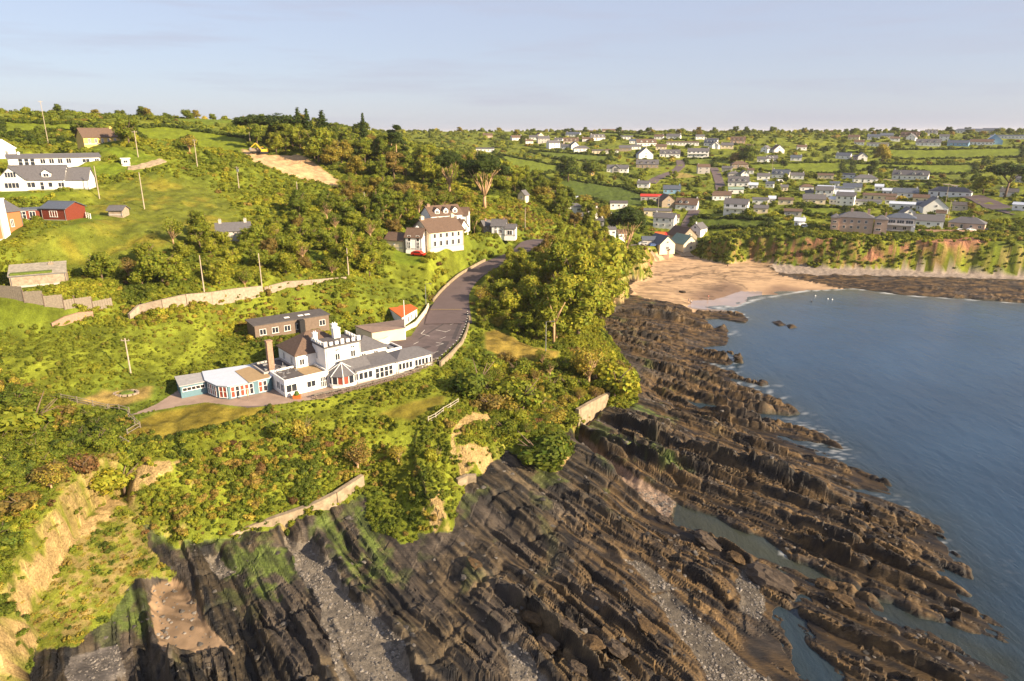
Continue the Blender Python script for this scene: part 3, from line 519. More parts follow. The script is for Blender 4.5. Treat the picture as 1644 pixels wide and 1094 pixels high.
def dormer(parent, x, side, w, d, h, rh, dw=1.5, dh=1.2, wm=None, rm=None, frac=.45):
    s = -1 if side == 'f' else 1; y0 = s * d / 2 * (1 - .15); zb = h + rh * .15; yb = s * d / 2 * (1 - .15 - .6)
    b = MB(); z1 = zb + dh; k = dw / 2; y1 = yb
    b.quad((x - k, y0, zb - .2), (x + k, y0, zb - .2), (x + k, y0, z1), (x, y0, z1 + k * .8), (x - k, y0, z1))
    for q in (-1, 1): b.quad((x + q * k, y0, zb - .2), (x + q * k, y1, zb - .2), (x + q * k, y1, z1), (x + q * k, y0, z1))
    o = b.build('dormer', wm or WHITE, parent); r = MB(); yo = y0 + s * .2; 
    for q in (-1, 1):
        a = [(x, yo, z1 + k * .8 + .1), (x, y1 - s * .6, z1 + k * .8 + .1), (x + q * (k + .2), y1, z1 - .06), (x + q * (k + .2), yo, z1 - .06)]; r.quad(*a); r.quad(*[(p[0], p[1], p[2] - .1) for p in a[::-1]])
    r.build('dormer_roof', rm or SLATE, o); wo = window(o, x, y0 + s * .03, zb + .1, dw * .6, dh * .75, 0 if s < 0 else math.pi); return o
def body(parent, name, w, d, h, roof, rh, wm, rm, wins=(), chims=(), dorm=(), loc=None, rz=0, rlabel=None, glass=None):
    """walls with their roof, windows, chimneys and dormers as children"""
    b = MB(); x, y = w / 2, d / 2
    b.quad((-x,-y,-1.6),(x,-y,-1.6),(x,-y,h),(-x,-y,h)); b.quad((x,y,-1.6),(-x,y,-1.6),(-x,y,h),(x,y,h))
    if roof == 'gable': b.quad((x,-y,-1.6),(x,y,-1.6),(x,y,h),(x,0,h+rh-.02),(x,-y,h)); b.quad((-x,y,-1.6),(-x,-y,-1.6),(-x,-y,h),(-x,0,h+rh-.02),(-x,y,h))
    else: b.quad((x,-y,-1.6),(x,y,-1.6),(x,y,h),(x,-y,h)); b.quad((-x,y,-1.6),(-x,-y,-1.6),(-x,-y,h),(-x,y,h))
    wo = b.build(name, wm, parent)
    if loc is not None: wo.location = loc; wo.rotation_euler = (0, 0, rz)
    P = wo if name != 'wall' else parent
    if roof == 'gable': ro = roof_gable(w, d, h, rh).build('roof', rm, P)
    elif roof == 'hip': ro = roof_hip(w, d, h, rh).build('roof', rm, P)
    elif roof == 'flat':
        r = MB(); r.box((0, 0, h + .05), (w + .5, d + .5, .22)); ro = r.build('roof', rm, P)
    elif roof == 'parapet':
        r = MB(); r.box((0, 0, h - .35), (w - .4, d - .4, .1)); ro = r.build('roof', rm, P); q = MB()
        for cx, cy, sx, sy in ((0, -y + .11, w + .06, .24), (0, y - .11, w + .06, .24), (-x + .11, 0, .24, d - .46), (x - .11, 0, .24, d - .46)): q.box((cx, cy, h - .1), (sx, sy, .32))
        q.build('parapet', wm, P)
    elif roof == 'lean':
        r = MB(); a = [(-x-.2,-y-.3,h),(x+.2,-y-.3,h),(x+.2,y,h+rh),(-x-.2,y,h+rh)]; T = [(p[0],p[1],p[2]+.14) for p in a]; r.quad(*T); r.quad(*a[::-1]); [r.quad(a[i],a[(i+1)%4],T[(i+1)%4],T[i]) for i in range(4)]; ro = r.build('roof', rm, P)
        g = MB(); g.quad((x,-y,h),(x,y,h),(x,y,h+rh)); g.quad((-x,y,h),(-x,-y,h),(-x,y,h+rh)); g.quad((x,y,h),(-x,y,h),(-x,y,h+rh),(x,y,h+rh)); g.build('gable_infill', wm, P)
    for wn_ in wins:
        fc, px, pz, ww, wh = wn_[:5]; bars = wn_[5] if len(wn_) > 5 else 1; nm = wn_[6] if len(wn_) > 6 else 'window'
        if fc == 'f': window(P, px, -y, pz, ww, wh, 0, bars, glass, nm)
        elif fc == 'b': window(P, px, y, pz, ww, wh, math.pi, bars, glass, nm)
        elif fc == 'r': window(P, x, px, pz, ww, wh, math.pi / 2, bars, glass, nm)
        else: window(P, -x, px, pz, ww, wh, -math.pi / 2, bars, glass, nm)
    if GUT and roof in ('gable', 'hip', 'lean', 'flat'):
        q = MB(); q.box((0, -y - .12, h - .12), (w + .3, .12, .12)); q.bar((x - .15, -y - .1, h - .2), (x - .15, -y - .1, -.2), .05, 5); q.bar((-x + .25, -y - .1, h - .2), (-x + .25, -y - .1, -.2), .05, 5); q.build('gutter', METAL, P)
        q = MB(); q.box((0, -y - .01, .18), (w + .02, .04, .36)); q.build('plinth', GREYR, P)
    for c in chims: chimney(P, c[0], c[1], h + (rh * .5 if roof != 'flat' else 0), h + rh + c[2], c[3] if len(c) > 3 else .7, c[4] if len(c) > 4 else wm)
    for dd in dorm: dormer(P, dd[0], dd[1] if len(dd) > 1 else 'f', w, d, h, rh, wm=wm, rm=rm, dw=dd[2] if len(dd) > 2 else 1.5)
    return wo
def foot(loc, w, d): FOOT.append((loc[0], loc[1], math.hypot(w, d) / 2 + .6))

# ------------------------------------------------------------------ road, markings and verge wall
def ribbon(pts, half, dz, name, m, col=None):
    P = [Vector(p) for p in pts]; out = []
    for i in range(len(P) - 1):
        for t in np.linspace(0, 1, 8, endpoint=False):
            a, b, c, d = P[max(i-1,0)], P[i], P[i+1], P[min(i+2,len(P)-1)]
            out.append(.5 * ((2*b) + (c-a)*t + (2*a-5*b+4*c-d)*t*t + (3*b-a-3*c+d)*t**3))
    out.append(P[-1]); b = MB(); L = []
    for i, p in enumerate(out):
        d = (out[min(i+1,len(out)-1)] - out[max(i-1,0)]); n = Vector((-d.y, d.x, 0)).normalized(); w = half if not callable(half) else half(i / len(out)); L.append((p + n * w, p - n * w, p))
    for i in range(len(L) - 1):
        A, B = L[i], L[i+1]; up = Vector((0, 0, dz)); b.quad(A[1] + up, B[1] + up, B[0] + up, A[0] + up)
        dn = Vector((0, 0, dz - .5)); b.quad(A[0] + up, B[0] + up, B[0] + dn, A[0] + dn); b.quad(B[1] + up, A[1] + up, A[1] + dn, B[1] + dn)
    return b.build(name, m), L
TAR2 = mat('road_asphalt', (.115, .085, .083), .8, .15, .35, .004)
road, RL = ribbon([(p[0], p[1], p[2]) for p in LANE_W], lambda t: 5.6 - 2.2 * sstep(0, .3, t), .03, 'road', TAR2); road['kind'] = 'structure'
def wall_run(name, label, cat, pts, h, th, m, base=1.0, group=None, cap=None):
    b = MB(); P = [Vector(p) for p in pts]
    for a, c in zip(P[:-1], P[1:]):
        d = Vector((c.x - a.x, c.y - a.y, 0)).normalized(); n = Vector((-d.y, d.x, 0)) * th / 2; ha = h if not isinstance(h, (list, tuple)) else h[P.index(a)]; hc = h if not isinstance(h, (list, tuple)) else h[P.index(c)]
        lo = [a - n, c - n, c + n, a + n]; B_ = [p - Vector((0, 0, base)) for p in lo]; T = [lo[0] + Vector((0,0,ha)), lo[1] + Vector((0,0,hc)), lo[2] + Vector((0,0,hc)), lo[3] + Vector((0,0,ha))]
        b.quad(*B_[::-1]); b.quad(*T)
        for i in range(4): b.quad(B_[i], B_[(i+1)%4], T[(i+1)%4], T[i])
    o = b.build(name, m); tag(o, label, cat, group); return o
def g3(u, v, dz=0): a = G(u, v); return (a[0], a[1], a[2] + dz)
wall_run('kerb_wall', 'low pale wall curving along the inland side of the road above the car park', 'wall', [(*(q[0] + (q[0] - q[1]).normalized() * .35)[:2], q[0].z) for q in RL[14:44:2]], .75, .3, CONC)
wall_run('garden_wall', 'cream boundary wall between the glazed hut and the car park', 'wall', [at3(*p, 16) for p in [(604,556),(618,552),(640,540),(668,524),(684,503),(688,494)]], 1.2, .25, CREAM)
RW = [g3(u, v) for u, v in [(208,514),(225,507),(262,500),(300,493),(340,486),(380,480),(422,473)]]
wall_run('stone_wall', 'long brown stone retaining wall on the slope above the annex', 'wall', RW, [1.2, 2.0, 2.4, 2.4, 2.2, 2.0, 1.6], .6, STONE)
wall_run('stone_wall', 'thin low stone wall running right from the retaining wall past the two poles', 'wall', [g3(u, v) for u, v in [(425,472),(460,464),(500,458),(556,452)]], 1.0, .5, STONE)
wall_run('brick_wall', 'ruined reddish wall fragment on the slope below the plank fence', 'wall', [g3(u, v) for u, v in [(84,528),(105,520),(128,514),(150,510)]], [.6, 1.3, 1.4, .9], .5, BRICKR)
SW_ = [(362,863,4.4),(398,851,4.6),(448,838,5),(500,824,5.3),(540,808,5.6),(583,783,5.8)]
wall_run('sea_wall', 'pale curved concrete sea wall at the foot of the bushy slope', 'wall', [at3(*p) for p in SW_], [.3, .7, 1.1, 1.5, 1.9, 2.3], .8, CONC, 2.5)
wall_run('sea_wall', 'tall stone-faced sea wall under the right tip of the headland bushes', 'wall', [at3(926,681,4.2), at3(950,665,4.1), at3(976,648,4)], [3.2, 3.0, 2.6], .8, CONC, 2.5)
wall_run('sea_wall', 'short stone wall at the back of the little cove', 'wall', [at3(734,791,5.2), at3(750,786,5.2), at3(765,782,5.6)], [2.4, 2.6, 2.2], .7, CONC, 2.5)
wall_run('sea_wall', 'broken pale wall stub standing at the tip of the grassy headland', 'wall', [at3(690,832,4.4), at3(708,836,4.4)], [2.2, 1.4], .5, CONC, 2.5)
# markings in the car park
mk = MB(); LINEM = mat('white_line_paint', (.7, .66, .58), .7, .2, 3); YL = mat('worn_yellow_line', (.45, .32, .12), .8, .25, 3)
def strip(a, b, w, z, m, name):
    a = Vector((*a, 0)); b = Vector((*b, 0)); n = Vector((-(b-a).y, (b-a).x, 0)).normalized() * w / 2; q = MB(); q.quad(*[(p.x, p.y, z) for p in (a - n, b - n, b + n, a + n)]); o = q.build(name, m); o['kind'] = 'structure'; return o
strip(atz(691,498,16.45), atz(742,498,16.45), .25, 16.62, YL, 'yellow_road_line')
for a, b in [((676,536),(682,530)), ((676,536),(690,540)), ((700,530),(716,533)), ((712,508),(722,510)), ((664,553),(672,549)), ((700,550),(712,552))]: strip(atz(*a, 16), atz(*b, 16), .14, 16.008, LINEM, 'parking_line')

PATCH = mat('tar_patch', (.07, .058, .058), .85, .2, .8, .004)
for a, b, w_ in [((700,575),(716,548),1.6), ((672,545),(712,520),.5), ((728,545),(742,512),.9), ((690,510),(730,506),.6), ((655,568),(690,556),1.2)]: strip(atz(*a, 16), atz(*b, 16), w_, 16.004, PATCH, 'tarmac_patch')
for a, b in [((706,545),(716,541)), ((700,556),(712,552)), ((714,534),(723,530)), ((722,522),(730,519)), ((726,512),(733,510)), ((692,568),(704,564))]: strip(atz(*a, 16), atz(*b, 16), .10, 16.012, LINEM, 'parking_line')
# ------------------------------------------------------------------ the hotel on the terrace
HO = atz(459, 638, 16); HY = R(40)
def hl(x, y, z=0): c, s_ = math.cos(HY), math.sin(HY); return (HO[0] + x * c - y * s_, HO[1] + x * s_ + y * c, 16 + z)
hotel = thing('hotel', 'large white seafront hotel with battlemented tower and long glazed veranda', 'hotel', (*HO, 16), HY)
for fx, fy, fr in [(4,4,6.5),(12,5,8),(20,3,7),(25,2,6)]: q = hl(fx, fy); FOOT.append((q[0], q[1], fr))
def wing(name, x0, x1, y0, y1, h, roof, rh, wm, rm, wins=(), chims=(), **k): return body(hotel, name, x1 - x0, y1 - y0, h, roof, rh, wm, rm, wins, chims, loc=((x0 + x1) / 2, (y0 + y1) / 2, 0), **k)
bar = wing('bar_wing', 0, 8.1, 0, 6.6, 3.0, 'parapet', 0, WHITE, FELT, [('f', -2.9, .75, 1.9, 1.35, 1), ('f', .7, .8, 1.6, 1.1, 1), ('f', 3.1, .25, 1.3, 1.9, 3), ('l', -2.3, .75, 1.3, 1.35, 1), ('l', -.5, .75, 1.3, 1.35, 1)])
tn = MB(); tn.box((2.0, .2, 2.72), (3.6, 5.4, .04)); tn.build('roof_patch', TANR, bar)
for px, py in [(-3, -.6), (-1.6, 1.0), (-2.6, 2.2), (.2, 1.6), (-3.4, 2.6)]:
    v_ = MB(); v_.bar((px, py, 2.6), (px, py, 3.5), .07); v_.box((px, py, 3.5), (.3, .3, .06)); v_.box((px, py, 2.72), (.7, .5, .12)); v_.build('roof_vent', METAL, bar)
back = wing('kitchen_wing', -1.0, 4.6, 6.6, 13, 2.9, 'parapet', 0, GREYR, FELT)
for px, py in [(-1.5, -1), (.3, .6), (1.3, -1.6), (-.8, 1.8)]:
    v_ = MB(); v_.bar((px, py, 2.5), (px, py, 3.5), .08); v_.box((px, py, 2.7), (.9, .6, .3)); v_.build('roof_vent', METAL, back)
st = MB(); st.box((1.0, 8.4, 4.0), (1.0, .9, 8.0)); st.box((1.0, 8.4, 8.05), (1.15, 1.05, .2)); st.build('brick_chimney_stack', BRICKR, hotel)
main = wing('old_house_wing', 4.6, 15.0, 5.6, 13.6, 5.2, 'hip', 3.0, WHITE, BROWN, [('l', -2.2, 3.2, .8, 1.3), ('l', 1.4, 3.2, .8, 1.3), ('f', -4.1, 3.2, .9, 1.1), ('b', 0, 3, 1, 1.2)], [(4.9, .8, .2, 1.0)])
tower = wing('castle_tower', 8.4, 15.4, 1.3, 6.6, 6.9, 'flat', 0, WHITE, FELT, [('f', -1.2, 4.2, .9, 1.2), ('f', 1.9, 4.2, .9, 1.2), ('f', -1.2, 5.9, .7, .4), ('l', 1.0, 4.0, .7, 1.3), ('f', 1.9, 5.9, .7, .4)])
for i in range(7):
    b_ = MB(); b_.box((-3.3 + i * 1.1, -2.55, 7.45), (.62, .3, 1.0 if i in (0, 3, 6) else .6)); b_.build('merlon', WHITE, tower)
for i in range(5):
    b_ = MB(); b_.box((-3.4, -1.6 + i * 1.05, 7.35), (.3, .6, .7)); b_.build('merlon', WHITE, tower); b_ = MB(); b_.box((3.4, -1.6 + i * 1.05, 7.35), (.3, .6, .7)); b_.build('merlon', WHITE, tower)
chimney(tower, .9, 1.7, 6.9, 9.0, 1.3); chimney(tower, -3.0, 2.4, 6.5, 8.6, .8)
east = wing('east_wing', 15.4, 21.6, 2.6, 9.0, 4.4, 'hip', 2.0, WHITE, SLATE, [('f', -1.9, 2.9, .9, 1.0), ('f', .7, 2.9, .9, 1.0)])
vw = [('f', -5.9 + k * .95, .65, .8, 1.3, 0) for k in range(4)] + [('f', -1.4 + k * .95, .1, .8, 1.95, 0, 'glass_door') for k in range(4)] + [('f', 3.0 + k * .85, .65, .7, 1.3, 0) for k in range(5)]
ver = wing('veranda', 12.4, 21.0, -2, 2.6, 2.5, 'lean', .9, WHITE, SLATE, [(w_[0], w_[1] + (1.7 if w_[1] < -1.5 else 1.5), *w_[2:]) for w_ in vw[:8]])
ver2 = wing('dining_wing', 21.0, 29.0, -2, 3.2, 2.5, 'hip', 1.3, WHITE, SLATE, [('f', -3.3 + k * .78, .65, .66, 1.25, 0) for k in range(4)] + [('f', .3 + k * .78, .65, .66, 1.25, 0) for k in range(4)] + [('f', 3.55, .65, .4, 1.2, 0), ('r', -1, .65, .8, 1.25, 0), ('r', .6, .65, .8, 1.25, 0)])
# octagonal sun room
cb = MB(); n8 = 8; rc_ = 2.7; cx, cy = 10.6, -.3
pts8 = [(cx + rc_ * math.cos(R(22.5 + 45 * i)), cy + rc_ * math.sin(R(22.5 + 45 * i))) for i in range(8)]
cb.prism(pts8, -1, .75); cons = cb.build('sun_room', WHITE, hotel)
for i in range(8):
    a, b = Vector(pts8[i]), Vector(pts8[(i + 1) % 8]); mid = (a + b) / 2; ang_ = math.atan2((b - a).y, (b - a).x); L_ = (b - a).length
    if mid.y < .8: [window(cons, *(a + (b - a) * t), .75, L_ * .46, 1.5, ang_, 0, CURT if (i + k) % 2 else GLASS) for k, t in enumerate((.26, .74))]
cr = MB(); r2 = 3.0
for i in range(8):
    a = (cx + r2 * math.cos(R(22.5 + 45 * i)), cy + r2 * math.sin(R(22.5 + 45 * i)), 2.25); b = (cx + r2 * math.cos(R(67.5 + 45 * i)), cy + r2 * math.sin(R(67.5 + 45 * i)), 2.25); cr.quad(a, b, (cx, cy, 4.1)); cr.quad(b, a, (cx, cy, 2.24))
    cr.bar(a, (cx, cy, 4.12), .07, 4, m=1)
cr.build('sun_room_roof', [SLATE, FRAME], cons); lr = roof_gable(5.2, 4.2, 2.4, 1.6, .1).build('link_roof', SLATE, hotel); lr.location = (13.2, .4, 0)
# low sheds behind
sky_ = body(hotel, 'back_wing', 6, 4.4, 2.8, 'parapet', 0, WHITE, BLACK, loc=(23.0, 6.6, 0)); sk = MB(); [sk.box((-1.6 + k * 1.3, 0, 2.9), (1.0, 3.2, .14)) for k in range(3)]; sk.build('rooflight', METAL, sky_)
chimney(sky_, -2.4, 1.9, 2.4, 4.0, .8)

def poly_building(name, label, cat, base, h, wm, rm, over=.25, z=16, top=None, rt=.14):
    o = thing(name, label, cat, (0, 0, 0)); b = MB(); b.prism(base, z - 1, z + h if top is None else top, cap=False); b.build('wall', wm, o)
    c = np.mean(base, 0); out = [tuple(c + (np.array(p) - c) * (1 + over / (np.linalg.norm(np.array(p) - c) + 1e-6))) for p in base]
    zz = [z + h] * len(base) if top is None else list(top); r = MB(); n = len(out)
    r.quad(*[(*p, q + rt) for p, q in zip(out, zz)]); r.quad(*[(*p, q) for p, q in list(zip(out, zz))[::-1]])
    for i in range(n): r.quad((*out[i], zz[i]), (*out[(i+1)%n], zz[(i+1)%n]), (*out[(i+1)%n], zz[(i+1)%n] + rt), (*out[i], zz[i] + rt))
    r.build('roof', rm, o); FOOTPOLY.append(base); return o
def edge_windows(o, a, b, n, z, w, h, bars=0, darks=(None,), nm='window', pad=.3, skip=()):
    a = Vector(a); b = Vector(b); d = b - a; L = d.length; ang = math.atan2(d.y, d.x); d.normalize()
    for i in range(n):
        if i in skip: continue
        t = pad + (L - 2 * pad) * (i + .5) / n; p = a + d * t; window(o, p.x, p.y, z, w, h, ang, bars, darks[i % len(darks)], nm)
# blue pavilion
pb = [atz(*p, 16) for p in [(334,632),(351,640),(368.5,641.5),(433,628.5)]] + [atz(*p, 18.4) for p in [(436,604),(400,587),(326,598)]]
pav = poly_building('garden_pavilion', 'teal glazed pavilion with pale blue and tan flat roof beside the white bar', 'pavilion', pb, 2.4, TEAL, MEMB)
tn = MB(); tp = [atz(*p, 18.6) for p in [(399,614),(377,596),(400,589),(433,602),(433,606)]]; tn.prism(tp, 18.55, 18.62); tn.build('roof_patch', TANR, pav)
edge_windows(pav, pb[0], pb[1], 4, 16.3, .55, 1.8, 0, (GLASS, CURT)); edge_windows(pav, pb[1], pb[2], 2, 16.3, .7, 1.9, 0, (CURT,)); edge_windows(pav, pb[2], pb[3], 8, 16.25, .62, 1.9, 0, (CURT, GLASS, CURT), skip=(5,))
kb = [atz(*p, 16) for p in [(292,640),(333,631.5)]] + [atz(*p, 18.2) for p in [(323,600),(282,606)]]
kio = poly_building('garden_kiosk', 'small teal kiosk with grey sheet roof at the far end of the terrace', 'kiosk', kb, 2.2, TEAL, mat('grey_sheet_roof', (.36, .35, .34), .6, .2, 1.2), .3)
edge_windows(kio, kb[0], kb[1], 5, 17.2, .7, .6, 0, (BLACK,))
# annex
ab = [atz(411,547,18.3), atz(458,537,18.4), atz(459,541,18.4), atz(470,538,18.4), atz(529,524,18.8)]; A0 = Vector(ab[0]); A1 = Vector(ab[4]); dn_ = (A1 - A0).normalized(); nn_ = Vector((-dn_.y, dn_.x)); ab = [tuple(A0), tuple(A1), tuple(A1 + nn_ * 6), tuple(A0 + nn_ * 6)]
anx = poly_building('annex', 'long low dark-roofed annex with grey walls behind the hotel', 'annex', ab, 3.0, DARKW, FELT, .35, 18.4)
edge_windows(anx, ab[0], ab[1], 6, 19.3, 1.3, 1.2, 1, skip=(4,)); pr = MB(); pm = A0 + dn_ * 9.6 - nn_ * .6; pr.box((pm.x, pm.y, 19.6), (1.1, 1.6, 3.7), rz=math.atan2(dn_.y, dn_.x)); pr.build('porch', BLACK, anx)
for t in (7.5, 10.5, 12): sk = MB(); p = A0 + dn_ * t + nn_ * 2.5; sk.box((p.x, p.y, 21.58), (1.1, .8, .12), rz=math.atan2(dn_.y, dn_.x)); sk.build('rooflight', FRAME, anx)
# brown roofed sheds and the glazed hut with an orange roof
sb = [atz(598,551,16)] + [atz(*p, 18.4) for p in [(571,529),(610,520),(648,519),(650,529)]]; sb = [sb[0], sb[4], sb[3], sb[2], sb[1]]
shd = poly_building('store_shed', 'broad shed with undulating brown felt roof behind the veranda', 'shed', sb, 2.4, CREAM, mat('brown_felt', (.20, .145, .12), .85, .2, .8, .03), .2, 16, [18.3, 18.7, 19.2, 18.5, 19.1])
hb = [atz(646,527,16), atz(670,512,16)] + [atz(*p, 18.6) for p in [(659,489),(624,494)]]
hut = poly_building('glazed_hut', 'small hut with faded orange roof and white glazed side by the car park', 'hut', hb, 2.5, WHITE, ORANGE, .25, 16)
edge_windows(hut, hb[0], hb[1], 4, 16.6, .7, 1.4, 0)

# ------------------------------------------------------------------ buildings on the near hill
def house(name, label, cat, u, v, w, d, h, roof, rh, wm, rm, yaw=0, wins=(), chims=(), dorm=(), group=None, z=None, front=True):
    """u, v: where the middle of the front wall meets the ground; yaw turns the front from facing the viewer (degrees)"""
    x, y, zz = G(u, v); a = R(yaw) - math.atan2(x, y)
    if front: x += -math.sin(a) * d / 2; y += math.cos(a) * d / 2
    gz = float(min(H(x, y), zz + .8)) if z is None else z
    o = thing(name, label, cat, (x, y, gz), a, group); body(o, 'wall', w, d, h, roof, rh, wm, rm, wins, chims, dorm); foot((x, y), w, d); return o
def W(n, z, w, h, span, face='f', bars=1): return [(face, -span / 2 + span * (i + .5) / n, z, w, h, bars) for i in range(n)]
wh = house('white_house', 'white gabled house with dark slate roof and timbered end above the meadow', 'house', 60, 306, 13.4, 8.6, 2.9, 'gable', 3.5, WHITE, SLATE, -16, [('f', -5.6, .8, 1.3, 1.5, 1), ('f', -4, .8, 1.1, 1.5, 1), ('f', -1.2, .8, 2.0, 1.4, 1), ('f', 1.4, .1, .9, 2.1, 0, 'door'), ('f', 3.4, .8, 1, 1.3, 0), ('f', 6, .8, 1.5, 1.2, 1), ('r', 0, 4.6, .9, .9, 0)], (), [(2.6, 'f', 2.2)])
gw = body(wh, 'cross_gable', 9.6, 6.2, 3.2, 'gable', 3.0, WHITE, SLATE, [('r', -.1, .8, 3.4, 1.4, 3), ('r', 0, 3.6, 2.6, 1.4, 3)], loc=(-5.2, -.8, 0), rz=-math.pi / 2)
ew = body(wh, 'end_wing', 7, 8, 2.6, 'gable', 3.0, WHITE, SLATE, [('r', -1, .9, 1.2, 1.1)], loc=(8.8, 1.0, 0))
house('long_bungalow', 'long low white bungalow with flat grey roof behind the gabled house', 'bungalow', 92, 271, 24, 6.5, 2.5, 'gable', 1.0, WHITE, SLATE, 4, W(4, .8, 1.3, 1.4, 9) + [('f', -9 + k * 1.5, .4, 1.1, 1.9, 0) for k in range(3)] + [('f', 8, .9, 2, 1.1), ('f', 11, .9, 1.2, 1.1)], [(-9, 0, .6)])
house('white_house', 'white gable end cut by the frame at the edge above the long bungalow', 'house', 5, 256, 14, 10, 3.0, 'gable', 3.0, WHITE, FRAME, 50, W(2, .8, 1.2, 1.2, 9))
house('yellow_bungalow', 'yellow bungalow with brown hipped tile roof at the top of the field', 'bungalow', 165, 230, 11.5, 7, 2.5, 'gable', 2.7, YELL, BROWN, 18, W(5, .5, .7, 1.4, 10) + [('r', -1.2, .8, 1, 1.2), ('r', 1.2, .8, 1, 1.2)], [(4.2, 0, .5)])
rc2 = house('timber_cabin', 'red timber cabin with grey roof and white windows below the white house', 'cabin', 88, 354, 6.6, 6.4, 2.8, 'gable', 1.3, REDW, SLATE2, -42, [('l', 0, .8, 1.0, 1.5, 2), ('f', 0, .8, 2.0, 1.4, 2)])
body(rc2, 'side_wing', 8, 5, 2.5, 'flat', 0, REDW, SLATE2, [('f', -1, .7, 1.2, 1.4), ('f', -3, .4, 1.4, 1.8)], loc=(-6.0, -1.4, 0), rz=R(42))
for k in range(5):      # boards as pieces
    q = MB(); q.box((0, -3.21, .35 + k * .5), (6.62, .05, .44)); q.build('board', REDW, rc2)
bh = house('brick_house', 'orange brick house with tall white chimney breast at the frame edge', 'house', 8, 382, 10, 9, 6.0, 'gable', 2.2, BRICK, SLATE, 40, [('f', 2.4, 2.6, .7, 1.6), ('f', 3.2, .6, .7, 1.0), ('f', -2.6, 2.4, .8, 1.4)])
q = MB(); q.box((.3, -4.75, 4.0), (1.5, .6, 9.6)); q.box((.3, -4.75, 8.9), (1.8, .9, .25)); q.build('chimney_breast', FRAME, bh)
ru = house('ruined_cottage', 'roofless grey stone cottage overgrown with grass above the plank fence', 'ruin', 64, 460, 9.5, 5, 2.4, 'lean', 1.4, STONE, mat('mossy_old_slate', (.28, .25, .20), .9, .35, 1.5, .05), -6, (), [(2.2, 1.4, .1, .8)])
mo = MB(); mo.box((-1, -1.9, 2.75), (7, 2.0, .35)); mo.build('turf_cover', mat('turf', (.11, .15, .02), .95, .35, 3, .1), ru)
house('stone_shed', 'tiny stone hut with pale gable in the rough meadow', 'shed', 186, 349, 3.6, 3.2, 1.3, 'gable', .9, STONE, SLATE, -30)
house('white_sign_hut', 'small white box hut beside the lane bend on the hill', 'hut', 203, 268, 2.4, 1.6, 2.0, 'flat', .1, WHITE, FRAME, 0, [('f', 0, .7, 1.2, .8)])
house('grey_outhouse', 'grey stone outhouse with two stubby chimneys half hidden in bushes', 'outhouse', 377, 388, 8, 5, 2.6, 'gable', 1.6, GREYR, SLATE, 0, (), [(-3, 0, .9, .7), (3, 0, .9, .7)])
# big cream house on the hillside above the road
ch_ = house('cream_house', 'big cream double-gabled house with brown roof above the road bend', 'house', 718, 404, 12, 10, 4.7, 'gable', 3.2, CREAM, BROWN, 33, W(5, 2.9, .8, 1.3, 10.5, 'f', 0) + W(5, .5, .8, 1.5, 10.5, 'f', 0) + W(3, .6, .9, 1.6, 8, 'l', 0), [(-5.3, 0, .9, 1.0), (5.3, 0, .9, 1.0)], ())
body(ch_, 'gabled_porch_wing', 5, 5, 3.6, 'gable', 2.2, WHITE, BROWN, [('f', -1.3, 2.4, .9, 1.6, 0), ('f', 1.3, 2.4, .9, 1.6, 0), ('f', -1.5, .2, 1, 1.9), ('f', 1.3, .2, 1, 1.9)], [(0, 1, .3, .7)], loc=(-8.4, -1.6, 0), rz=R(-50))
body(ch_, 'bay_wing', 4.4, 6, 4.4, 'gable', 2.4, WHITE, BROWN, [('r', -1.4, 3.2, 1, 1.5), ('r', 1.4, 3.2, 1, 1.5), ('r', 0, .6, 1.4, 1.6)], [(0, 2, .4, .9)], loc=(8.0, 1.2, 0), rz=R(-62))
body(ch_, 'low_wing', 6, 5, 2.4, 'gable', 1.8, CREAM, BROWN, [('f', 0, 1, .5, .5)], loc=(-11.5, 3.6, 0), rz=R(-60))
lh = house('white_house', 'white bargeboarded house with red chimney just behind the big cream house', 'house', 718, 368, 11, 7, 4.4, 'gable', 2.5, WHITE, BROWN, 28, W(5, .6, .8, 1.4, 9.5) + W(4, 2.7, .8, 1.2, 8.5), [(-4.6, 0, .6, .9, BRICKR)], [(-3, 'f', 1.6), (0, 'f', 1.6), (3.2, 'f', 1.6)])
body(lh, 'bay_wing', 4.2, 4.4, 4.0, 'gable', 2.0, WHITE, BROWN, [('r', 0, 2.6, 1.2, 1.5), ('r', 0, .5, 1.2, 1.4)], loc=(6.8, -1, 0), rz=R(-40))
sm = house('white_cottage', 'small white gabled cottage in the trees right of the big cream house', 'cottage', 800, 378, 4.6, 4, 3.2, 'gable', 1.8, WHITE, SLATE, -10, W(2, .6, .8, 1.1, 3.4) + W(2, 2.0, .7, .9, 3.4), [(1.5, 0, .5, .6, BRICKR)])
body(sm, 'garage_wing', 3.6, 4, 2.4, 'gable', 1.1, WHITE, SLATE, [('f', 0, .2, 1.6, 1.5)], loc=(3.9, -.4, 0))
house('stone_cottage', 'little stone cottage with red chimney among the bushes by the white cottage', 'cottage', 783, 374, 3, 3, 2.2, 'gable', 1.3, STONE, SLATE, 30, W(1, .8, .8, 1, 2), [(0, 0, .6, .6, BRICKR)])
house('white_cottage', 'white gable peeping from the wood above the small cottage', 'cottage', 846, 326, 3.4, 3.6, 2.6, 'gable', 1.8, CREAM, SLATE, 60, W(1, 1, .8, 1, 2, 'l'))
GUT = False
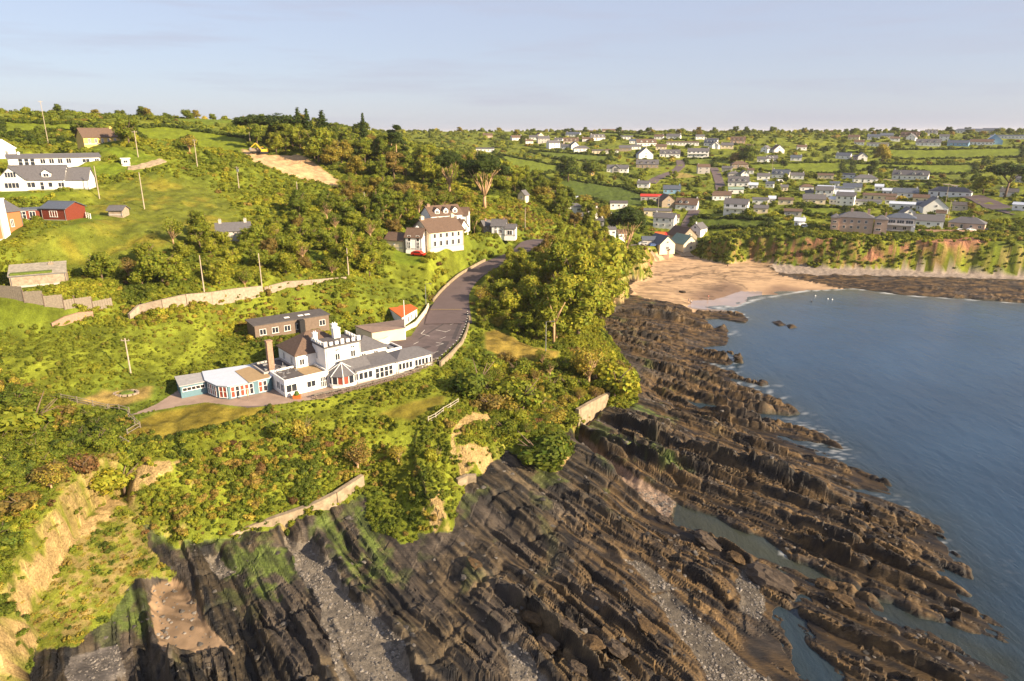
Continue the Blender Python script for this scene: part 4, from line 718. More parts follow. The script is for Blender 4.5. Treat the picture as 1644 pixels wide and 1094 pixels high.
# ------------------------------------------------------------------ the village across the valley
WC = dict(w=WHITE, c=CREAM, p=PINKR, s=STONE, g=GREYR, b=LBLUE, y=YELL, k=DARKW); RC = dict(s=SLATE, n=BROWN, b=SLATE2, r=REDR, w=MEMB, f=FELT, o=ORANGE, g=GREEN)
VH = [
# view A: middle of the valley.  zoom x, zoom y of the base, width in zoom px, kind, walls, roof, yaw, name, label
(ZA,150,250,120,'l','w','s',-5,'long white bungalow under dark trees at the top edge of the pale field'),
(ZA,170,162,60,'b','p','n',5,'small pinkish bungalow alone among the leftmost skyline trees'),
(ZA,355,180,75,'b','w','n',20,'white house with brown roof, first of the hilltop row from the wood'),
(ZA,455,175,60,'b','w','s',-10,'white bungalow second along the hilltop row from the wood'),
(ZA,520,196,80,'t','g','s',12,'grey two-storey house with dark roof under the hilltop row'),
(ZA,588,228,80,'t','w','s',25,'tall white house at the lower left of the hilltop cluster'),
(ZA,690,205,100,'d','c','n',0,'wide cream house with brown dormered roof in the hilltop cluster'),
(ZA,700,155,95,'b','w','b',-15,'house with broad blue-grey roof above the hilltop cluster'),
(ZA,785,186,50,'b','w','n',0,'little white bungalow below the broad blue-grey roof'),
(ZA,862,180,95,'d','w','s',18,'white dormered house at the right end of the hilltop cluster'),
(ZA,760,250,105,'h','w','s',10,'white hipped house at the foot of the hilltop cluster'),
(ZA,860,264,80,'l','c','f',0,'low cream building at the upper corner of the middle field'),
(ZA,650,235,60,'b','w','s',-20,'small white house squeezed between two taller ones in the hilltop cluster'),
(ZA,945,262,90,'l','w','n',0,'long low white shed beside the upper middle field'),
(ZA,940,122,110,'b','c','n',8,'cream bungalow on the skyline with brown roof'),
(ZA,790,122,170,'l','k','s',0,'long dark-roofed terrace on the skyline above the blue-grey roof'),
(ZA,1040,174,80,'l','w','s',0,'low white block by itself in the skyline field'),
(ZA,1165,214,130,'d','w','n',14,'white house with three wings between skyline field and hill road'),
(ZA,1030,248,80,'b','s','s',0,'stone bungalow with low roof left of the gabled pair on the hill'),
(ZA,1390,212,205,'l','w','n',0,'very long white terrace with brown roof above the hill road'),
(ZA,1330,168,90,'b','w','s',-10,'white bungalow directly above the very long terrace'),
(ZA,1560,218,80,'d','w','b',-20,'white house with blue-grey roof at the right end of the long terrace'),
(ZA,1195,288,95,'g','w','s',15,'white house with a big pointed gable beside the dormered one'),
(ZA,1310,286,130,'d','w','s',0,'white dormered house facing the top of the hill road'),
(ZA,1487,286,135,'v','w','s',0,'two-storey white house with balcony over a dark hedge'),
(ZA,1168,354,145,'d','s','s',0,'stone-gabled dormered house inside the bend of the hill road'),
(ZA,980,384,140,'x','w','s',-5,'white house with a grey central gable at the end of the field'),
(ZA,1522,392,78,'t','g','n',10,'square grey stone house beside the mown patch'),
(ZA,820,400,34,'b','y','o',0,'tiny shed with orange roof at the field corner'),
(ZA,1142,480,80,'b','w','s',-8,'white bungalow where the hill road starts to climb'),
(ZA,1322,515,110,'b','b','b',0,'dark blue bungalow with dark roof in the hedges'),
(ZA,1196,556,145,'l','g','r',0,'long shed with a dull red roof in the valley field'),
(ZA,1328,590,95,'g','s','n',20,'brown stone gabled house beside the white cluster'),
(ZA,1410,620,140,'d','w','n',-10,'cluster of white gables with brown roof above the village lane'),
(ZA,1232,655,180,'l','c','s',0,'long cream terrace above the village'),
(ZA,1268,735,140,'t','w','s',-14,'two-storey white house with a long slate roof above the boathouses'),
(ZA,1610,556,65,'b','w','n',8,'white bungalow right of the village lane'),
(ZA,715,640,105,'h','w','s',12,'white hipped villa nearest the pale flat roof under the field'),
(ZA,838,665,130,'h','w','n',5,'white villa with brown hipped roof below the field hedge'),
(ZA,950,685,60,'g','w','s',30,'grey and white gable left of the spreading dark tree'),
(ZA,990,610,115,'l','w','f',3,'low white flat-roofed building under the field hedge'),
(ZA,700,574,100,'l','w','w',0,'pale flat-roofed building tucked behind the field hedge'),
(ZA,1432,792,125,'g','s','n',40,'big dark stone chapel-like house at the foot of the village lane'),
(ZA,1522,775,80,'g','w','s',-25,'white bargeboarded house right of the big stone house'),
(ZA,1300,872,120,'g','c','b',35,'boathouse with dark blue roof and pale gable above the slipway'),
(ZA,1440,845,120,'g','c','g',40,'green-roofed shed with cream gable beside the boathouse'),
(ZA,1292,815,150,'l','w','r',0,'low kiosk row with bright red awning behind the boathouse'),
(ZA,1245,806,60,'l','w','o',0,'kiosk with bright orange awning left of the red one'),
(ZA,1180,838,90,'b','g','b',10,'dark blue-roofed shed left of the boathouse'),
(ZA,865,722,80,'h','w','s',-20,'white house with hipped roof half hidden behind the knoll trees'),
(ZA,940,790,70,'b','w','s',15,'white cottage behind the crown of the knoll trees'),
(ZA,1112,715,60,'b','b','s',0,'pale blue cottage right of the spreading dark tree'),
(ZA,1015,812,50,'b','w','n',20,'white cottage at the trunk of the spreading tree'),
(ZA,1270,920,75,'l','p','n',0,'low brick kiosk at the top of the slipway'),
# view B: slope above the bay, left half
(ZB,345,302,120,'d','w','s',-8,'white house with grey dormers left of the pale gable on the upper slope'),
(ZB,420,332,75,'g','w','s',15,'house with a pale round-topped gable on the upper slope'),
(ZB,495,336,110,'b','c','s',0,'cream bungalow right of the pale gable on the upper slope'),
(ZB,590,292,130,'d','p','n',0,'pink house with brown dormered roof below the skyline'),
(ZB,877,372,65,'g','w','s',-20,'left one of two white gabled houses under the dark skyline trees'),
(ZB,995,372,90,'g','w','n',20,'right one of two white gabled houses under the dark skyline trees'),
(ZB,1175,350,80,'b','w','n',10,'small white bungalow at the left end of the long upper field'),
(ZB,812,458,88,'b','w','s',0,'white bungalow left in the pair above the lower field'),
(ZB,905,456,92,'d','w','s',10,'white house right in the pair above the lower field'),
(ZB,1120,446,95,'b','w','b',0,'blue-roofed bungalow between the two long fields'),
(ZB,1545,430,120,'b','w','b',-12,'white house with blue-grey roof at the hedge between two long fields'),
(ZB,612,512,150,'h','s','n',12,'brown stone villa at the left end of the lower field'),
(ZB,490,546,90,'b','g','s',-5,'grey bungalow beside the dark lane, upper one'),
(ZB,556,600,100,'h','g','s',10,'grey hipped house beside the dark lane, middle one'),
(ZB,595,676,185,'d','w','s',0,'long white house with slate roof right of the dark lane'),
(ZB,575,748,135,'l','w','g',5,'white building with pale green flat roof by the lane corner'),
(ZB,448,806,160,'b','w','n',0,'white bungalow with veranda just right of the lane bottom'),
(ZB,826,618,110,'b','w','s',5,'white bungalow with parked cars before it, left in the row under the field'),
(ZB,975,604,150,'d','w','b',-8,'white house with tall dark tree behind, centre of the row under the field'),
(ZB,1132,612,110,'b','w','s',0,'grey-roofed bungalow right of the tall dark tree'),
(ZB,1388,614,130,'l','c','n',0,'low brown-roofed bungalow in the hedge under the lower field'),
(ZB,1590,610,110,'l','w','s',0,'bright white low house in the hedge, right of the brown-roofed one'),
(ZB,1220,720,115,'h','w','n',10,'white hipped house in the middle of the slope above the park'),
(ZB,1386,740,140,'b','w','w',-5,'white chalet with pale roof, uppermost left of the chalet park'),
(ZB,1555,738,160,'l','w','b',5,'white chalet with blue-grey roof, uppermost right of the chalet park'),
(ZB,1370,796,145,'t','w','s',0,'two-storey white chalet in the middle of the chalet park'),
(ZB,1284,842,190,'b','c','s',4,'long cream chalet with grey roof, lowest left of the chalet park'),
(ZB,1555,790,150,'b','w','w',0,'white chalet with pale roof, second row of the chalet park'),
(ZB,1560,856,150,'t','w','s',-6,'two-storey white chalet at the foot of the chalet park'),
(ZB,795,845,140,'l','w','s',0,'long white chalet above the hedge in mid slope'),
(ZB,900,836,55,'b','w','w',0,'tiny white chalet beside the long one in mid slope'),
(ZB,1025,845,130,'l','c','n',0,'long cream chalet with brown roof in mid slope'),
(ZB,565,932,215,'v','w','s',-8,'large white house with many windows above the green paddock'),
(ZB,798,930,125,'b','c','s',0,'cream bungalow right of the large many-windowed house'),
(ZB,1090,955,150,'l','g','n',0,'low grey shed roof among the trees above the cliff road'),
(ZB,1150,1050,88,'b','w','w',0,'bright white cabin standing by itself behind the cliff edge'),
# view C: right half
(ZC,272,250,95,'b','w','b',0,'pale house with blue-grey roof beside the leftmost skyline trees'),
(ZC,395,240,100,'b','g','b',10,'grey skyline bungalow with blue-grey roof'),
(ZC,90,256,90,'b','c','n',-5,'cream bungalow low on the skyline slope'),
(ZC,310,316,170,'l','w','s',0,'long white bungalow at the top edge of the upper field'),
(ZC,600,232,140,'d','p','n',-10,'pinkish skyline house with dormers'),
(ZC,800,216,90,'d','w','s',10,'white skyline house with a pointed gable'),
(ZC,770,312,180,'d','w','s',4,'wide white house with grey roof above the upper field'),
(ZC,912,266,70,'t','w','s',0,'narrow two-storey white house below the skyline'),
(ZC,1038,312,150,'b','b','b',-6,'blue-grey bungalow with car port above the upper field'),
(ZC,1155,192,230,'h','w','b',5,'very large hipped skyline house with wide pale roof'),
(ZC,1218,150,120,'l','g','f',0,'flat dark top storey rising over the very large skyline house'),
(ZC,1345,186,120,'b','g','b',0,'grey bungalow right of the very large skyline house'),
(ZC,1250,302,160,'b','w','n',0,'white bungalow with brown roof above the right end of the upper field'),
(ZC,1510,246,260,'l','w','b',0,'very long white house with blue-grey roof at the frame edge skyline'),
(ZC,1442,296,115,'g','b','w',5,'pale blue gabled house under the very long skyline house'),
(ZC,1500,162,80,'b','g','s',0,'small grey house on the very top of the skyline'),
(ZC,600,616,270,'D','w','s',-6,'large cream-white farmhouse with three dormers above the bending drive'),
(ZC,200,646,190,'h','w','s',8,'white hipped house left of the tall pole below the field'),
(ZC,130,440,80,'b','p','s',0,'small pink house in the hedge between the two fields'),
(ZC,205,440,75,'g','w','s',12,'small white gabled house in the hedge between the two fields'),
(ZC,75,728,150,'b','w','b',0,'chalet with blue-grey roof at the left of the right-hand park'),
(ZC,320,724,66,'b','w','w',0,'little white chalet surrounded by bushes below the farmhouse'),
(ZC,322,806,260,'l','c','n',0,'very long cream chalet in the centre of the right-hand park'),
(ZC,215,858,220,'l','w','s',3,'very long white chalet below the cream one'),
(ZC,562,786,190,'b','w','b',6,'white bungalow with blue-grey roof left of the village hall'),
(ZC,532,890,200,'l','w','w',0,'long white chalet with pale roof behind the cliff houses'),
(ZC,700,826,120,'b','c','n',0,'cream bungalow with dark roof just below the bungalow beside the hall'),
(ZC,960,778,310,'h','w','s',-5,'wide white hall with a long grey hipped roof'),
(ZC,752,906,160,'b','w','b',-6,'pale chalet with blue-grey roof right of the long pale-roofed one'),
(ZC,928,914,185,'g','w','s',12,'white house with a pointed gable below the hall'),
(ZC,1055,902,110,'b','g','f',0,'small grey bungalow at the end of the row below the hall'),
(ZC,1605,898,110,'l','w','w',-10,'bright white flat-roofed block beside the main road at the frame edge'),
(ZC,1500,772,120,'b','w','s',0,'white bungalow in the shrubs above the main road'),
(ZC,1608,648,70,'b','g','s',0,'grey bungalow at the frame edge above the main road'),
(ZC,640,976,110,'g','w','s',15,'small white gable peeping over the glazed cliff house'),
(ZC,765,1056,225,'b','w','s',5,'white bungalow with grey roof right of the balconied cliff house'),
(ZC,1110,1076,260,'h','p','s',-4,'wide grey-roofed bungalow at the right end of the cliff row'),
(ZA,430,202,50,'b','w','n',8,'white cottage just under the second house of the hilltop row'),
(ZA,515,165,50,'g','c','n',20,'cream gabled cottage behind the grey two-storey hilltop house'),
(ZA,610,192,55,'b','w','s',-12,'white cottage between the grey house and the wide cream one'),
(ZA,735,228,55,'g','w','s',15,'narrow white gable below the wide cream hilltop house'),
(ZA,1085,200,60,'b','w','b',0,'white bungalow just left of the three-winged house'),
(ZA,1100,236,60,'b','w','s',5,'white bungalow just below the three-winged house'),
(ZA,1255,238,70,'b','c','n',0,'cream bungalow between the long terrace and the pointed gable'),
(ZA,1240,172,60,'b','w','n',-6,'brown-roofed white bungalow upslope of the long terrace'),
(ZA,1620,232,50,'g','w','s',-15,'white gable below the blue-grey roofed end house'),
(ZA,1090,690,60,'b','w','n',10,'white brown-roofed cottage left of the two-storey village house'),
(ZA,780,700,55,'b','w','s',-8,'white cottage peeping above the knoll below the hipped villa'),
(ZA,1340,700,60,'b','w','n',0,'white cottage between the lane and the two-storey village house'),
(ZB,705,566,60,'b','w','n',0,'white bungalow under the left end of the lower field'),
(ZB,680,606,70,'g','w','s',14,'white gable right of the grey hipped house by the dark lane'),
(ZB,730,700,80,'b','w','w',0,'pale-roofed chalet below the bungalow with parked cars'),
(ZB,880,690,70,'b','w','b',-5,'blue-grey roofed chalet in the gardens below the tall dark tree'),
(ZB,1010,720,70,'b','c','s',6,'cream chalet alone in the gardens right of the tall dark tree'),
(ZB,1240,778,70,'b','w','s',0,'white chalet just above the long cream chalet of the park'),
(ZB,1470,690,80,'l','w','b',0,'narrow white chalet above the two uppermost park chalets'),
(ZB,1460,842,70,'b','w','w',0,'pale chalet between the two lowest big chalets of the park'),
(ZB,700,335,60,'b','w','n',0,'white bungalow right of the pink house below the skyline'),
(ZB,250,250,80,'b','w','s',8,'white bungalow just under the skyline above the road bend'),
(ZC,140,300,80,'b','w','n',0,'white bungalow below the cream one on the skyline slope'),
(ZC,470,268,70,'b','w','n',6,'white bungalow below the grey skyline bungalow'),
(ZC,660,262,70,'g','w','s',-10,'white gable under the pinkish skyline house'),
(ZC,400,760,80,'b','w','w',0,'pale-roofed chalet above the very long cream chalet'),
(ZC,60,800,90,'b','w','s',0,'white chalet left of the very long cream chalet'),
(ZC,420,850,70,'b','w','n',4,'brown-roofed white chalet right of the very long white one'),
(ZC,820,870,80,'b','w','s',0,'white bungalow tucked under the hall'),
(ZC,880,976,70,'b','w','n',0,'white cottage behind the white bungalow of the cliff row'),
]
for i, (f, zx, zy, zw, kd, wc, rc_, yaw, label) in enumerate(VH):
    u, v = f(zx, zy); x, y, z = G(u, v); D = math.hypot(x, y); sc_ = .2559 if f is ZA else .1764
    w = max(4.0, zw * sc_ * D / FPX * .9); wm, rm = WC[wc], RC[rc_]; d = min(8.5, max(4, w * .6)); h = 2.8; rh = min(2.6, d * .33); roof = 'gable'; wins = []; ch = []; do = []
    nw = max(2, int(w / 3.3)); wins = [('f', -w / 2 + w * (k + .5) / nw + .3 * (rnd(k, i) - .5), .9, .9 + .5 * rnd(k + i, 3), 1.0, 1) for k in range(nw)]
    if nw > 3: wins[1] = ('f', wins[1][1], .05, 1.0, 2.1, 0, 'door')
    if kd == 'l': h, rh, d = 2.8, 1.0, min(d, 6)
    if kd == 't': h = 5.2; wins += [(a[0], a[1], 3.4, 1.1, 1.2, 1) for a in wins[:nw]]
    if kd == 'v': h = 5.2; wins += [('f', -w/2 + w*(k+.5)/nw, 3.3, 1.7, 1.5, 1) for k in range(nw)]
    if kd == 'h': roof = 'hip'
    if kd == 'd': rh = min(3.6, d * .45); h = 3.0; do = [(-w * .27, 'f', 1.7), (w * .02, 'f', 1.7)] + ([(w * .3, 'f', 1.7)] if w > 13 else [])
    if kd == 'D': rh = 3.4; h = 3.2; do = [(-w * .3, 'f', 1.9), (w * .1, 'f', 1.9), (w * .32, 'f', 1.9)]
    if kd == 'g': yaw += 90; d, w = w, w * 1.25; h = 3.4; rh = d * .42; wins = [('l' if yaw < 90 else 'l', 0, .8, 1.5, 1.3, 1), ('l', 0, 3.6, 1.0, 1.0, 1), ('f', -1, .8, 1.1, 1.2), ('f', 2, .8, 1.1, 1.2)]
    if kd == 'g': w = min(w, 12)
    if kd in 'bdDthgv' and rnd(i, 2) > .25: ch = [((w / 2 - .7) * (1 if rnd(i) > .5 else -1), 0, .7)] if kd != 'h' else [(w * .12, 0, .5)]
    nm = {'l': 'low_building', 'b': 'bungalow', 'g': 'gabled_house', 'h': 'hipped_house', 't': 'two_storey_house', 'v': 'villa', 'd': 'dormered_house', 'D': 'farmhouse', 'x': 'bungalow'}[kd]
    if 'shed' in label or 'kiosk' in label or 'boathouse with' in label: nm = 'village_shed'
    o = house(nm, label, 'house' if nm != 'village_shed' else 'shed', u, v, w, d, h, roof, rh, wm, rm, yaw, wins, ch, do, front=True)
    if kd == 'x': body(o, 'cross_gable', 7, 6, 3.0, 'gable', 2.6, GREYR, SLATE, [('l', 0, .8, 3.0, 2.4, 3)], loc=(-1, -1.2, 0), rz=math.pi / 2)
    if kd == 'v': q = MB(); q.box((0, -d/2 - .7, 2.75), (w * .9, 1.4, .15)); q.box((0, -d/2 - 1.35, 3.2), (w * .9, .08, .9)); q.build('balcony', FRAME, o)
# the three large cliff-top houses
def cliffhouse(name, label, cat, zx, zy, w, d, h, roof, rh, wm, rm, wins, chims, yaw=0): 
    u, v = ZC(zx, zy); return house(name, label, cat, u, v, w, d, h, roof, rh, wm, rm, yaw, wins, chims)
c1 = cliffhouse('cliff_apartments', 'large pinkish three-storey house with two chimneys on the cliff top', 'house', 95, 1098, 15, 9, 7.0, 'hip', 2.4, PINKR, SLATE, W(4, 4.6, 1.0, 1.2, 12) + W(4, 2.0, 1.0, 1.2, 12), [(-2, 0, 1.2, 1.1, PINKR), (5, 0, 1.2, 1.1, PINKR)])
body(c1, 'end_wing', 5.2, 8, 6.8, 'hip', 1.8, PINKR, SLATE, [('f', -.8, 4.4, 1.9, .9, 1), ('f', -.8, 1.8, 1.9, .9, 1)], [(1.6, 0, .8, .6, PINKR)], loc=(10.6, -1.4, 0)); body(c1, 'left_wing', 3.4, 8.6, 6.6, 'hip', 1.6, PINKR, SLATE, [('f', 0, 4.4, 1.5, .8, 1), ('f', 0, 2.0, 1.5, .9, 1)], loc=(-8.6, -.8, 0))
c2 = cliffhouse('balconied_house', 'grey-roofed house with two glazed balconies right of the pinkish cliff house', 'house', 505, 1096, 12, 8, 6.2, 'hip', 2.0, GREYR, SLATE2, W(3, 3.6, 3.0, 1.6, 11, 'f', 2) + W(2, .8, 1.4, 1.4, 8), [(5, 1, .6)])
q = MB(); q.box((0, -4.9, 3.0), (12.4, 1.8, .2)); q.box((0, -5.75, 3.45), (12.4, .08, .9)); q.box((0, -4.9, 0.4), (12.4, 1.8, .2)); q.box((5.4, -5.0, 1.5), (1.6, 1.7, 2.2)); q.build('balcony', FRAME, c2)
wall_run('cliff_wall', 'long low wall along the cliff-top road below the bungalows', 'wall', [g3(*ZC(x_, y_)) for x_, y_ in [(680,1092),(850,1094),(1000,1096),(1180,1098)]], 1.0, .4, BRICKR)
# lanes across the valley
def lane(name, pts, half, m=TAR2):
    P = [g3(u, v) for u, v in pts]; out = []
    for a, b in zip(P[:-1], P[1:]):
        n_ = max(2, int(math.hypot(b[0]-a[0], b[1]-a[1]) / 6))
        for t in np.linspace(0, 1, n_, endpoint=False): x = a[0]*(1-t)+b[0]*t; y = a[1]*(1-t)+b[1]*t; out.append(Vector((x, y, float(max(H(x, y), H(x+half, y), H(x-half, y), H(x, y+half), H(x,y-half))) + .15)))
    out.append(Vector((*P[-1][:2], float(H(*P[-1][:2])) + .2))); b = MB(); L = []
    for i, p in enumerate(out):
        d = out[min(i+1,len(out)-1)] - out[max(i-1,0)]; n = Vector((-d.y, d.x, 0)).normalized(); e1, e2 = p + n * half, p - n * half; e1.z = float(H(e1.x, e1.y)) + .3; e2.z = float(H(e2.x, e2.y)) + .3; L.append((e1, e2))
        LANES.append((p.x, p.y, half))
    for A, B in zip(L[:-1], L[1:]): b.quad(A[1], B[1], B[0], A[0]); dn = Vector((0,0,-1.2)); b.quad(A[0], B[0], B[0]+dn, A[0]+dn); b.quad(B[1], A[1], A[1]+dn, B[1]+dn)
    o = b.build(name, m); o['kind'] = 'structure'; return o
LANES = []
lane('hill_road', [ZA(1190,450), ZA(1220,425), ZA(1290,395), ZA(1350,368), ZA(1380,338), ZA(1375,305)], 3.6)
lane('village_lane', [ZA(1405,770), ZA(1410,740), ZA(1440,670), ZA(1465,620)], 3.2); lane('upper_lane', [ZB(440,720), ZB(425,640), ZB(395,560), ZB(370,510)], 3.4, TAR2)
lane('main_road', [ZC(1150,770), ZC(1230,795), ZC(1350,840), ZC(1500,885), ZC(1640,935)], 5.5); lane('farm_drive', [ZC(310,620), ZC(450,630), ZC(700,638), ZC(900,655), ZC(1040,680)], 1.6, CONC)
lane('hill_lane', [(262,258),(255,262),(240,266),(222,270),(206,272)], 1.2, CONC); lane('slipway', [(1072,392),(1082,399),(1098,408),(1104,413)], 3.0, CONC)
wall_run('harbour_wall', 'low pale wall beside the slipway at the back of the beach', 'wall', [g3(u, v) for u, v in [(1030,395),(1040,403),(1050,412),(1058,420)]], 1.0, .6, CONC)
# ------------------------------------------------------------------ poles, fences, furniture, vehicles, people
def pole(u, v, hpx, label, arms=1, name='utility_pole', m=None, r=.15, z=None, top=None):
    x, y, zz = G(u, v) if z is None else at3(u, v, z); D = math.hypot(x, y); h = max(3.5, hpx * math.sqrt(D * D + (60 - zz) ** 2) / FPX * 1.03)
    o = thing(name, label, 'lamp post' if 'lamp' in name else 'pole', (x, y, zz), rng.uniform(-.6, .6)); b = MB(); b.bar((0, 0, -.6), (0, 0, h), r, 7, r * .65); b.build('shaft', m or POLEM, o)
    if arms == 1: q = MB(); q.box((0, 0, h - .45), (1.5, .1, .12)); [q.bar((s, 0, h - .4), (s, 0, h - .15), .05) for s in (-.65, 0, .65)]; q.build('crossarm', POLEM, o)
    if arms == 2: q = MB(); q.box((.25, 0, h - 1.2), (.6, .5, .9)); q.build('transformer_box', METAL, o); q = MB(); q.box((0, 0, h - .3), (1.5, .1, .12)); q.build('crossarm', POLEM, o)
    if arms == 3: q = MB(); q.bar((0, 0, h), (1.3, 0, h + .25), .05); q.box((1.6, 0, h + .27), (.7, .28, .14)); q.build('lamp_head', METAL, o)
    return o
for a in [(160,320,42,'pale pole nearest the timber cabin on the edge of the meadow',0), (232,336,48,'pale pole in the middle of the open meadow',0), (222,253,34,'pole beside the lane bend right of the yellow bungalow',1), (317,268,36,'pole in the bushes above the right end of the meadow',1),
  (384,305,32,'pole carrying a grey transformer among dark bushes',2), (78,233,52,'tall thin mast with stays behind the long white bungalow',1), (328,470,52,'pole behind the long brown retaining wall, left one of two',0), (422,474,58,'pole at the right end of the brown retaining wall',0), (560,448,50,'slim pole at the right end of the thin stone wall',0),
  (210,600,50,'leaning grey pole with short crossarm on the slope left of the hotel',1), (586,335,24,'short pole in the trees above the tall yellow-green tree',0), (767,235+30,20,'slim pole standing in front of the dark wood at the hilltop',0), (478,315,20,'short pole in the green slope below the excavated site',0), (641,318,22,'pole among the bushes high above the cream house',0),
  (843,370,34,'slim pole at the second bend of the road',0), (1056,345,28,'pole in front of the long red-roofed shed',1), (1239,278,20,'short pole in the long field across the valley',0), (1398,283,20,'white pole beside the hipped house across the valley',0), (1518,327,26,'pole at the right of the village hall',0), (1522,352,24,'pole by the bungalows of the cliff row',0), (402,232,16,'small pole at the edge of the bright upper field',0)]: pole(*a)
pole(876, 568, 50, 'tall lamp post with flat head on the ochre lawn of the knoll', 3, 'lamp_post', METAL, .12); pole(651, 545, 62, 'white lamp post beside the glazed hut at the car park', 0, 'lamp_post', FRAME, .1, 16); pole(684, 493, 36, 'lamp post at the garden wall where the road leaves the car park', 3, 'lamp_post', METAL, .1, 16.4)
def rail_fence(name, label, pts, h=1.15, rails=3, step=2.2, m=None, r=.06, group=None):
    o = thing(name, label, 'fence', (0, 0, 0), 0, group); P = [Vector(p) for p in pts]; m = m or TIMBER; posts = []
    for a, b in zip(P[:-1], P[1:]):
        n_ = max(1, round((b - a).length / step)); posts += [a.lerp(b, i / n_) for i in range(n_)]
    posts.append(P[-1])
    for p in posts: q = MB(); q.box((p.x, p.y, p.z + h / 2 - .2), (r * 2.2, r * 2.2, h + .5)); q.build('post', m, o)
    for a, b in zip(posts[:-1], posts[1:]):
        for k in range(rails): zz = Vector((0, 0, h * (k + 1) / rails - .08)); q = MB(); q.bar(a + zz, b + zz, r, 4); q.build('rail', m, o)
    return o
rail_fence('rail_fence', 'pale three-rail fence on the brink above the cove', [g3(u, v) for u, v in [(688,682),(700,676),(712,668),(724,660),(736,652)]], 1.3, 3, 2.0, mat('pale_fence_wood', (.5, .44, .35), .8, .2, 3), .05)
rail_fence('rail_fence', 'weathered rail fence left of the sandy patch by the path', [g3(u, v) for u, v in [(100,645),(125,650),(150,654),(174,660)]])
rail_fence('rail_fence', 'thin continuation of rail fence leading to the path corner', [g3(u, v) for u, v in [(176,658),(192,660),(208,664)]], 1.0, 2)
rail_fence('rail_fence', 'zigzag rail fence at the left corner of the ochre lawn', [g3(u, v) for u, v in [(207,672),(226,690),(206,702)]], 1.1, 2)
rail_fence('rail_fence', 'short broken rails beside the dark ditch under the lawn corner', [g3(u, v) for u, v in [(195,712),(208,719)]], 1.0, 3)
rail_fence('rail_fence', 'small white rail fence beside the red timber cabin', [g3(u, v) for u, v in [(122,346),(132,348),(146,352)]], 1.3, 3, 1.6, FRAME)
# plank fence: every plank a part
pf = thing('plank_fence', 'tall grey vertical plank fence stepping down below the ruined cottage', 'fence', (0, 0, 0)); P = [Vector(g3(u, v)) for u, v in [(-6,479),(40,488),(72,493),(104,498),(122,498),(150,499),(182,497)]]; kk = 0
for a, b in zip(P[:-1], P[1:]):
    n_ = max(2, round((b - a).length / .45)); top = 2.3 - .12 * kk; kk += 1; q = MB(); q.box((a.x, a.y, a.z + 1.1), (.16, .16, 2.7)); q.build('post', DARKW, pf)
    for i in range(n_):
        p = a.lerp(b, (i + .5) / n_); q = MB(); hh = top + rng.uniform(-.05, .05); q.box((p.x, p.y, a.z + hh / 2 - .3), ((b - a).length / n_ * .93, .05, hh + .6), rz=math.atan2(b.y - a.y, b.x - a.x)); q.build('plank', TIMBER, pf)
# picnic benches along the paving
def bench_proto():
    o = thing('picnic_bench', 'brown picnic bench in the row along the outer edge of the hotel paving', 'bench', (0, 0, 0), 0, 'picnic benches along the paving')
    for y_, n in ((0, 'table_top'), (-.75, 'seat'), (.75, 'seat')):
        q = MB(); q.box((0, y_, .74 if n == 'table_top' else .45), (1.7, .7 if n == 'table_top' else .26, .05)); q.build(n, TIMBER if n == 'table_top' else DARKW, o)
    for s in (-.6, .6):
        q = MB(); q.bar((s, -.6, 0), (s, -.2, .72), .05, 4); q.bar((s, .6, 0), (s, .2, .72), .05, 4); q.bar((s, -.85, .4), (s, .85, .4), .045, 4); q.build('leg', DARKW, o)
    return o
ORD = 'first second third fourth fifth sixth seventh eighth ninth tenth eleventh twelfth thirteenth fourteenth fifteenth sixteenth seventeenth eighteenth nineteenth twentieth'.split(); bi = 0
bp = bench_proto(); first = True; bp['label'] = 'first brown picnic bench along the paving edge, counted from the bar corner'
for zx, zy in [(450,1005),(540,985),(630,965),(720,948),(800,930),(890,910),(970,890),(1040,872),(1110,852),(1190,832),(1260,808),(1340,786),(1430,752),(1500,716),(1570,686),(1625,645)]:
    p = atz(440 + zx * .1581, 480 + zy * .1581, 16)
    if first: bp.location = (*p, 16); bp.rotation_euler = (0, 0, R(40)); first = False
    else: copies(bp, (*p, 16), R(40) + rng.uniform(-.15, .15), None, '%s brown picnic bench along the paving edge, counted from the bar corner' % ORD[bi])
    bi += 1
po = thing('parasol', 'closed pole with small table by the corner of the pavilion', 'parasol', at3(399, 644, 16)); q = MB(); q.bar((0,0,0), (0,0,2.2), .04); q.build('pole', TIMBER, po); q = MB(); q.bar((0,0,1.0), (0,0,2.3), .16, 8, .04); q.build('folded_canopy', mat('canvas', (.5, .4, .26), .9, .1), po)
ps = thing('planter', 'orange planter box with small bush at the paved edge below the bar', 'planter', at3(477, 640, 16)); q = MB(); q.box((0,0,.35), (1.3,.6,.7)); q.build('box', ORANGE, ps); q = MB(); q.bar((0,0,.7), (0,0,1.3), .5, 8, .3); q.build('bush', mat('planter_leaves', (.06,.1,.015), .9, .4, 6), ps)
